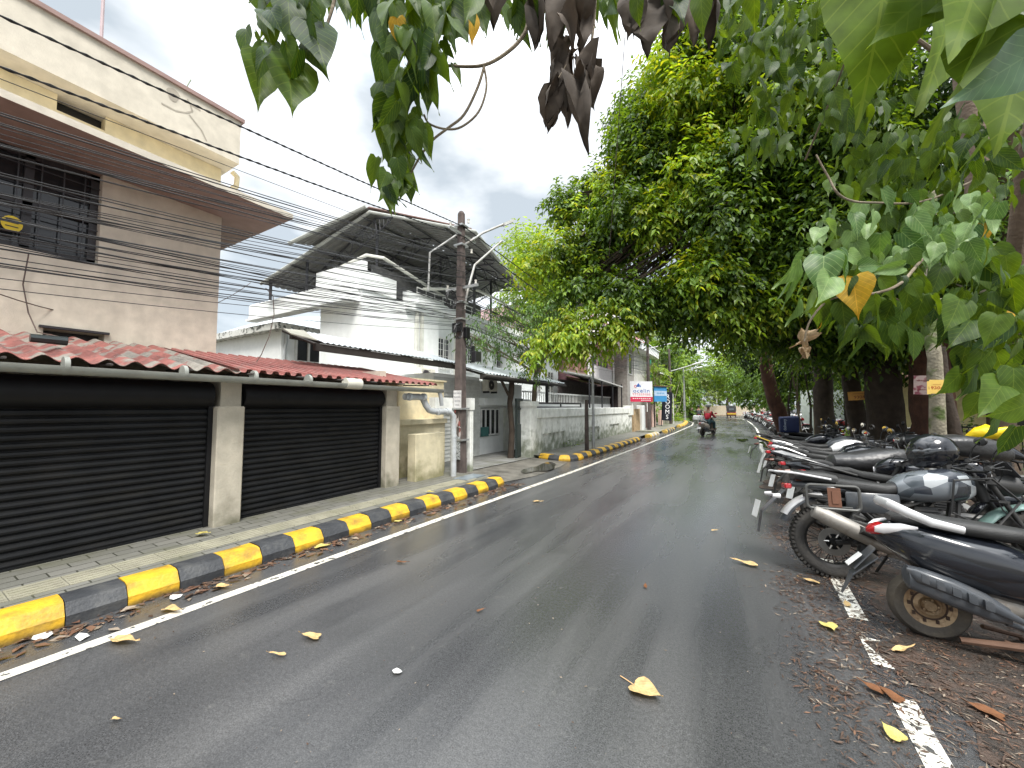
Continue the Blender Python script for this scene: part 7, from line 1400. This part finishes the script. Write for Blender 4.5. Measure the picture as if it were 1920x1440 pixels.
it = cl([(1580,540,1.5,-20,100,.6),(1600,610,1.5,-30,60,.5),(1615,630,1.5,-25,55,.45),(1590,600,1.55,-15,70,.5),(1640,560,1.5,20,80,.8),(1660,600,1.5,30,80,.7),(1540,560,1.5,-10,70,.7),(1650,520,1.5,50,60,.7),(1830,545,1.3,-35,60,.9),(1800,560,1.3,-20,70,.9),(1870,590,1.3,-25,70,.9),(1800,700,1.3,-40,50,1.0),(1830,690,1.3,-20,70,1),(1870,640,1.25,-50,80,1.0),(1880,720,1.1,-45,70,1.0),(1900,690,1.1,10,90,1.0),(1920,760,1.0,-60,30,1.0),(1905,800,1.0,-45,70,.8),(1870,780,1.2,-20,60,.7),(1840,740,1.3,-35,60,.9),(1910,640,1.2,-30,80,.9),(1765,500,1.6,-20,70,.8),(1820,600,1.4,-45,60,.8),(1780,610,1.5,-30,60,.8)])
leaf_mesh('foliage', it+fill(1700,450,2.1,130,90,90,.11)+fill(1680,560,1.7,120,70,70,.12)+fill(1850,560,1.6,80,120,60,.13)+fill(1870,690,1.5,50,50,20,.14)+fill(1840,300,2.2,90,110,60,.11), nl, nt_, O7)
for P, r0 in (([(1900,480),(1800,470),(1740,480),(1690,530),(1640,550),(1560,560),(1520,600),(1508,640)], .008), ([(1900,300),(1750,372),(1640,380),(1580,370),(1552,330),(1530,290)], .006), ([(1510,300),(1560,180),(1590,100)], .006), ([(1900,620),(1760,600),(1680,560)], .007), ([(1890,200),(1700,60),(1600,0),(1450,-30)], .014), ([(1885,100),(1860,-10),(1900,-80)], .01), ([(1890,560),(1860,640),(1840,700)], .006)):
    branch([Pt(u, v, 2.4-(2.4-1.5)*min(1, i*.35)) for i, (u, v) in enumerate(P)], r0).build('branch', woodp, nt_, smooth=True)
leaf_mesh('dried_pod', cl([(1508,620,1.6,-4,36,.9),(1512,622,1.6,6,34,.8),(1506,650,1.6,4,32,.9),(1513,652,1.6,-3,26,.8)]), near_leaf_mat('tan_dried_leaf', (.38,.27,.16), (.48,.36,.22), .15, tcol=(1,.8,.5), rough=.7), nt_, O7, curl=.8, fold=.9, rag=.2)
# ================================================================ fallen leaves and litter
brownl = [near_leaf_mat('fallen_leaf_brown', (.16,.075,.03), (.30,.16,.07), .05, rough=.65), near_leaf_mat('fallen_leaf_tan', (.40,.27,.12), (.50,.36,.17), .05, rough=.6), near_leaf_mat('fallen_leaf_yellow', (.38,.32,.09), (.46,.40,.13), .05, rough=.6), near_leaf_mat('fallen_leaf_rust', (.12,.05,.025), (.17,.075,.03), .05, rough=.7, veins=False)]
def fallen(u, v, Lm, rot, w_, k, label, z=.0, raise_=.01, stalk=False):
    p = PG(u, v, z); a = R(rot); tv, tf = heart_template(.14, -.10, .02, int(u)); V, F = leaves_arrays(np.array([[0, 0, raise_]]), np.array([[math.cos(a), math.sin(a), .03]]), np.array([[0, 0, 1.]]), np.array([Lm]), w_, (tv, tf)); V[:, 2] += raise_-V[:, 2].min()*.6
    o = np_mesh('fallen_leaf', V, F, brownl[k], None, smooth=True); o.location = (p[0], p[1], z); tag(o, label, 'leaf'); uvl = o.data.uv_layers.new(name='leaf'); idx = np.zeros(len(o.data.loops), np.int32); o.data.loops.foreach_get('vertex_index', idx); uvl.data.foreach_set('uv', tv[idx, :2].astype(np.float32).ravel())
    if stalk: q = MB(); q.tube([(0, 0, raise_), (-math.cos(a)*.06, -math.sin(a)*.06, .012), (-math.cos(a)*.12+.02, -math.sin(a)*.12, .006)], .003, 5); q.build('stalk', brownl[k], o)
    return o
fallen(1190, 1288, .17, -20, .95, 1, 'large tan leaf with a stalk lying lowest on the open road', stalk=True)
for a in ((597,1200,.15,200,.45,1,'narrow tan leaf on the road left of centre'), (533,1233,.12,205,.22,1,'thin rolled pale leaf below the narrow tan leaf'), (745,1057,.14,15,.25,3,'narrow reddish leaf on the road near the left line'), (1000,942,.18,10,.4,1,'yellowish leaf on the road near the far end of the kerb'),
          (1418,1064,.22,175,.45,1,'long tan leaf near the touring motorcycle wheel'), (1550,1172,.13,280,.9,2,'yellow green leaf beside the broken white line'), (1535,1097,.15,170,.4,1,'tan leaf between the line and the motorcycle wheel'), (1690,1395,.10,120,.9,2,'green yellow leaf touching the lowest white line'),
          (1655,1305,.11,150,.6,3,'rust coloured leaf lying across the road edge below the broken line'), (1690,1322,.12,130,.6,3,'rust coloured leaf overlapping the lowest white line'), (1880,1352,.14,160,.6,3,'rust coloured leaf in the lower right corner'), (1590,1140,.10,90,.5,1,'small tan leaf under the mudguard of the dark scooter'),
          (1678,1225,.16,40,.3,1,'curled orange tan leaf below the rear wheel of the dark scooter'), (1335,997,.09,30,.4,1,'tiny tan leaf in the middle of the far lane'), (1210,1105,.08,100,.4,3,'small reddish leaf speck in the middle of the road'), (210,1353,.06,20,.3,1,'tiny leaf fragment low on the left of the road'),
          (213,1203,.24,15,.35,1,'large brown leaf lying on the left white line'), (310,1145,.20,10,.4,1,'pale tan leaf at the gutter beside the first black kerb blocks'), (405,1103,.16,20,.5,1,'yellowish tan leaf in the gutter below the second yellow kerb block'), (895,1150,.07,60,.4,3,'small brown leaf left of the lane centre'), (425,1003+0,.1,20,.5,1,'small tan leaf in the gutter by the third yellow block')):
    fallen(*a[:6], a[6])
for (u, v, L0, rt_, w_, lab) in ((370,1003,.17,20,.6,'yellow leaf on the pavement below the shop pillar'), (800,924,.16,10,.6,'yellow leaf on the pavement end near the utility pole')): fallen(u, v, L0, rt_, w_, 2, lab, z=.16)
fallen(592, 1028, .16, 40, .8, 2, 'bright yellow leaf in the gutter in front of the kerb'); fallen(650, 1000, .12, 60, .7, 1, 'pale tan leaf in the gutter beside the bright yellow leaf'); fallen(740, 980, .14, 30, .5, 2, 'yellow leaf in the gutter a little beyond the bright one')
def litter(n, fx, fy, name, mts, smin, smax, wf, seed, dens=None, parent=None, zf=None):
    r = np.random.default_rng(seed); y = fy(r, n); x = fx(r, y); keep = np.ones(n, bool)
    if dens is not None: keep = r.random(n) < dens(x, y)
    x, y = x[keep], y[keep]; n = len(x); a = r.random(n)*6.28; P = np.stack([x, y, r.random(n)*.012+.004], 1); D_ = np.stack([np.cos(a), np.sin(a), (r.random(n)-.5)*.25], 1); Nn = np.stack([(r.random(n)-.5)*.7, (r.random(n)-.5)*.7, np.ones(n)], 1); S = smin+(smax-smin)*r.random(n)**2.5
    V, F = leaves_arrays(P, D_, Nn, S, wf, (LEAF4[0]*np.array([1, 1, .25 if wf > .1 else 0]), LEAF4[1])); V[:, 2] = np.maximum(V[:, 2], .0035); mi = np.repeat(r.integers(0, len(mts), n), 2)
    o = np_mesh(name, V, F, mts, None, mi=mi); tag(o, kind='stuff'); return o
lm = [leafmat('litter_dark', [(.035,.022,.015),(.075,.042,.026)], .6, .05, (1,.8,.6)), leafmat('litter_brown', [(.06,.034,.022),(.11,.065,.04)], .6, .05, (1,.8,.6)), leafmat('litter_rust', [(.10,.045,.026),(.15,.08,.045)], .6, .05, (1,.8,.6)), leafmat('litter_pale', [(.15,.115,.08),(.26,.21,.16)], .7, .05, (1,.8,.6))]
clump = lambda x, y, s=1.7: .5+.5*np.sin(x*5.1*s+np.sin(y*2.3))*np.sin(y*3.7*s+1.7*np.sin(x*3.1))
lxv = lambda y: np.interp(y, [a for a, b in LT], [b for a, b in LT]); rxv = lambda y: np.interp(y, [a for a, b in RT], [b for a, b in RT])
o = litter(2600, lambda r, y: lxv(y)-.12-.34*np.sqrt(r.random(len(y))), lambda r, n: -3+10*r.random(n), 'leaf_litter', lm+lm[1:3], .02, .13, .5, 5, lambda x, y: np.clip(clump(x*2, y)*1.3*np.clip((lxv(y)-.1-x)*4.5, .1, 1), 0, 1)); o['label'] = 'brown leaf litter along the foot of the painted kerb'; o['category'] = 'leaf litter'
o = litter(900, lambda r, y: lxv(y)-.10-.5*r.random(len(y)), lambda r, n: 10.5+10*r.random(n), 'leaf_litter', lm, .03, .12, .5, 6); o['label'] = 'scattered litter along the far kerb'; o['category'] = 'leaf litter'
o = litter(60000, lambda r, y: rxv(y)+(-.48+3.2*r.random(len(y))), lambda r, n: 1.2+13*r.random(n)**1.2, 'leaf_litter', lm[:2]+lm[:3]+lm[3:], (.010), .052, .26, 7, lambda x, y: np.clip((clump(x, y)*.9+.18)*np.clip((x-rxv(y)+.50)*2.4, .0, 1), 0, 1)); o['label'] = 'wet brown leaf and twig litter under the parked two wheelers'; o['category'] = 'leaf litter'
o = litter(26000, lambda r, y: rxv(y)+(-.42+3.1*r.random(len(y))), lambda r, n: 1.3+12*r.random(n)**1.1, 'leaf_litter', lm, .015, .09, .11, 17, lambda x, y: np.clip((clump(x, y, 2.3)*.8+.3)*np.clip((x-rxv(y)+.42)*2.2, .0, 1), 0, 1)); o['label'] = 'fine fibrous plant debris matted over the right road edge'; o['category'] = 'debris'
piles = [(PG(1470,1010), .20), (PG(1490,1100), .20), (PG(1455,905), .22), (PG(1545,1165), .20), (PG(1610,1210), .16), (PG(1560,1290), .16), (PG(1500,960), .2), (PG(1560,1085), .2), (PG(1450,870), .35), (PG(1760,1300), .3), (PG(1850,1350), .3)]
rp_ = np.random.default_rng(44); pk = [rp_.integers(0, len(piles), 7000)]
o = litter(7000, lambda r, y: np.array([piles[k][0][0] for k in pk[0]])+r.normal(size=len(y))*np.array([piles[k][1] for k in pk[0]])*.62, lambda r, n: np.array([piles[k][0][1] for k in pk[0]])+r.normal(size=n)*np.array([piles[k][1] for k in pk[0]])*1.3, 'leaf_litter', lm[:2]+lm[:2]+lm[:2]+lm[2:], .010, .065, .20, 19); o['label'] = 'damp brown drifts of shredded leaves around the broken white line'; o['category'] = 'leaf litter'
o = litter(600, lambda r, y: rxv(y)+(-.35+2.6*r.random(len(y))), lambda r, n: 1.2+12*r.random(n), 'twig_litter', lm[:2], .08, .26, .02, 8); o['label'] = 'thin dark twigs scattered along the right road edge'; o['category'] = 'twigs'
o = litter(700, lambda r, y: -3.6+4.2*r.random(len(y)), lambda r, n: .8+12*r.random(n)**1.3, 'road_specks', [lm[3], lm[1]], .006, .022, .5, 9); o['label'] = 'tiny pale specks of debris across the asphalt'; o['category'] = 'debris'
soilp = mat('wet_mulch', (.034,.026,.020), .7, var=.5, scale=9, two=((.065,.042,.03), 6, .5, .08), bump=1, bscale=60)
for k, (x, y, rx, ry) in enumerate(((1.35,3.2,.55,.9),(1.3,4.5,.5,.8),(1.0,6.0,.42,.7),(1.1,8.6,.5,1.4),(.75,9.6,.35,1.0),(1.9,2.0,.8,.8),(1.2,11.8,.5,1.3),(2.3,6,.9,3.5),(2.4,10,.9,4))):
    vs = [(0, 0, .0)]; n = 40
    for j in range(n): a = 2*math.pi*j/n; r_ = 1+.18*math.sin(3*a+k)+.13*math.sin(7*a+2*k)+random.uniform(-.1, .1); vs.append((rx*r_*math.cos(a), ry*r_*math.sin(a), 0))
    MB().add(vs, [(0, j, j % n+1) for j in range(1, n+1)]).build('mulch', soilp, kind='structure', loc=(x, y, .0055+k*.0005))
tr_ = [('scrap_paper', (82,1194), .10), ('scrap_paper', (155,1197), .08), ('scrap_paper', (328,1122), .09), ('scrap_paper', (745,1262), .05)]
wp = mat('white_scrap', (.6,.6,.58), .7)
for i, (n_, (u, v), s) in enumerate(tr_):
    p = PG(u, v); q = MB(); q.add([(s*(.5+.5*random.random())*math.cos(a), s*.6*(.5+.5*random.random())*math.sin(a), .004+.01*random.random()) for a in [k*.785 for k in range(8)]], [tuple(range(8))])
    q.build('scrap_paper', wp, label=('white scrap nearest the left picture edge in the gutter', 'white scrap beside the first kerb joint in the gutter', 'white scrap near the second yellow kerb block', 'small white scrap in the open road')[i], cat='scrap', loc=(p[0], p[1], .003))
for i in range(34):
    pass
q = MB(); random.seed(2)
for i in range(70): y = random.uniform(-1, 3.5); x = random.uniform(-2.0, .1); t = (x+2.08)/2.36; z = 2.50-.47*t+.03; s = random.uniform(.012, .03); a = random.random()*3; q.add([(x-s*math.cos(a), y-s*math.sin(a), z), (x+s*.3, y, z+.004), (x+s*math.cos(a), y+s*math.sin(a), z), (x-s*.3, y, z+.003)], [(0,1,2,3)])
q.build('roof_petals', wp, sh)
q = MB(); q.tube([(0,-.12,0),(0,.12,0)], [.04,.045], 8); q.build('crushed_bottle', mat('dark_bottle', (.03,.04,.04), .2), label='crushed dark plastic bottle lying on the red roof edge', cat='bottle', loc=tuple(Vector((-5.5-.35, .92, 2.26))))
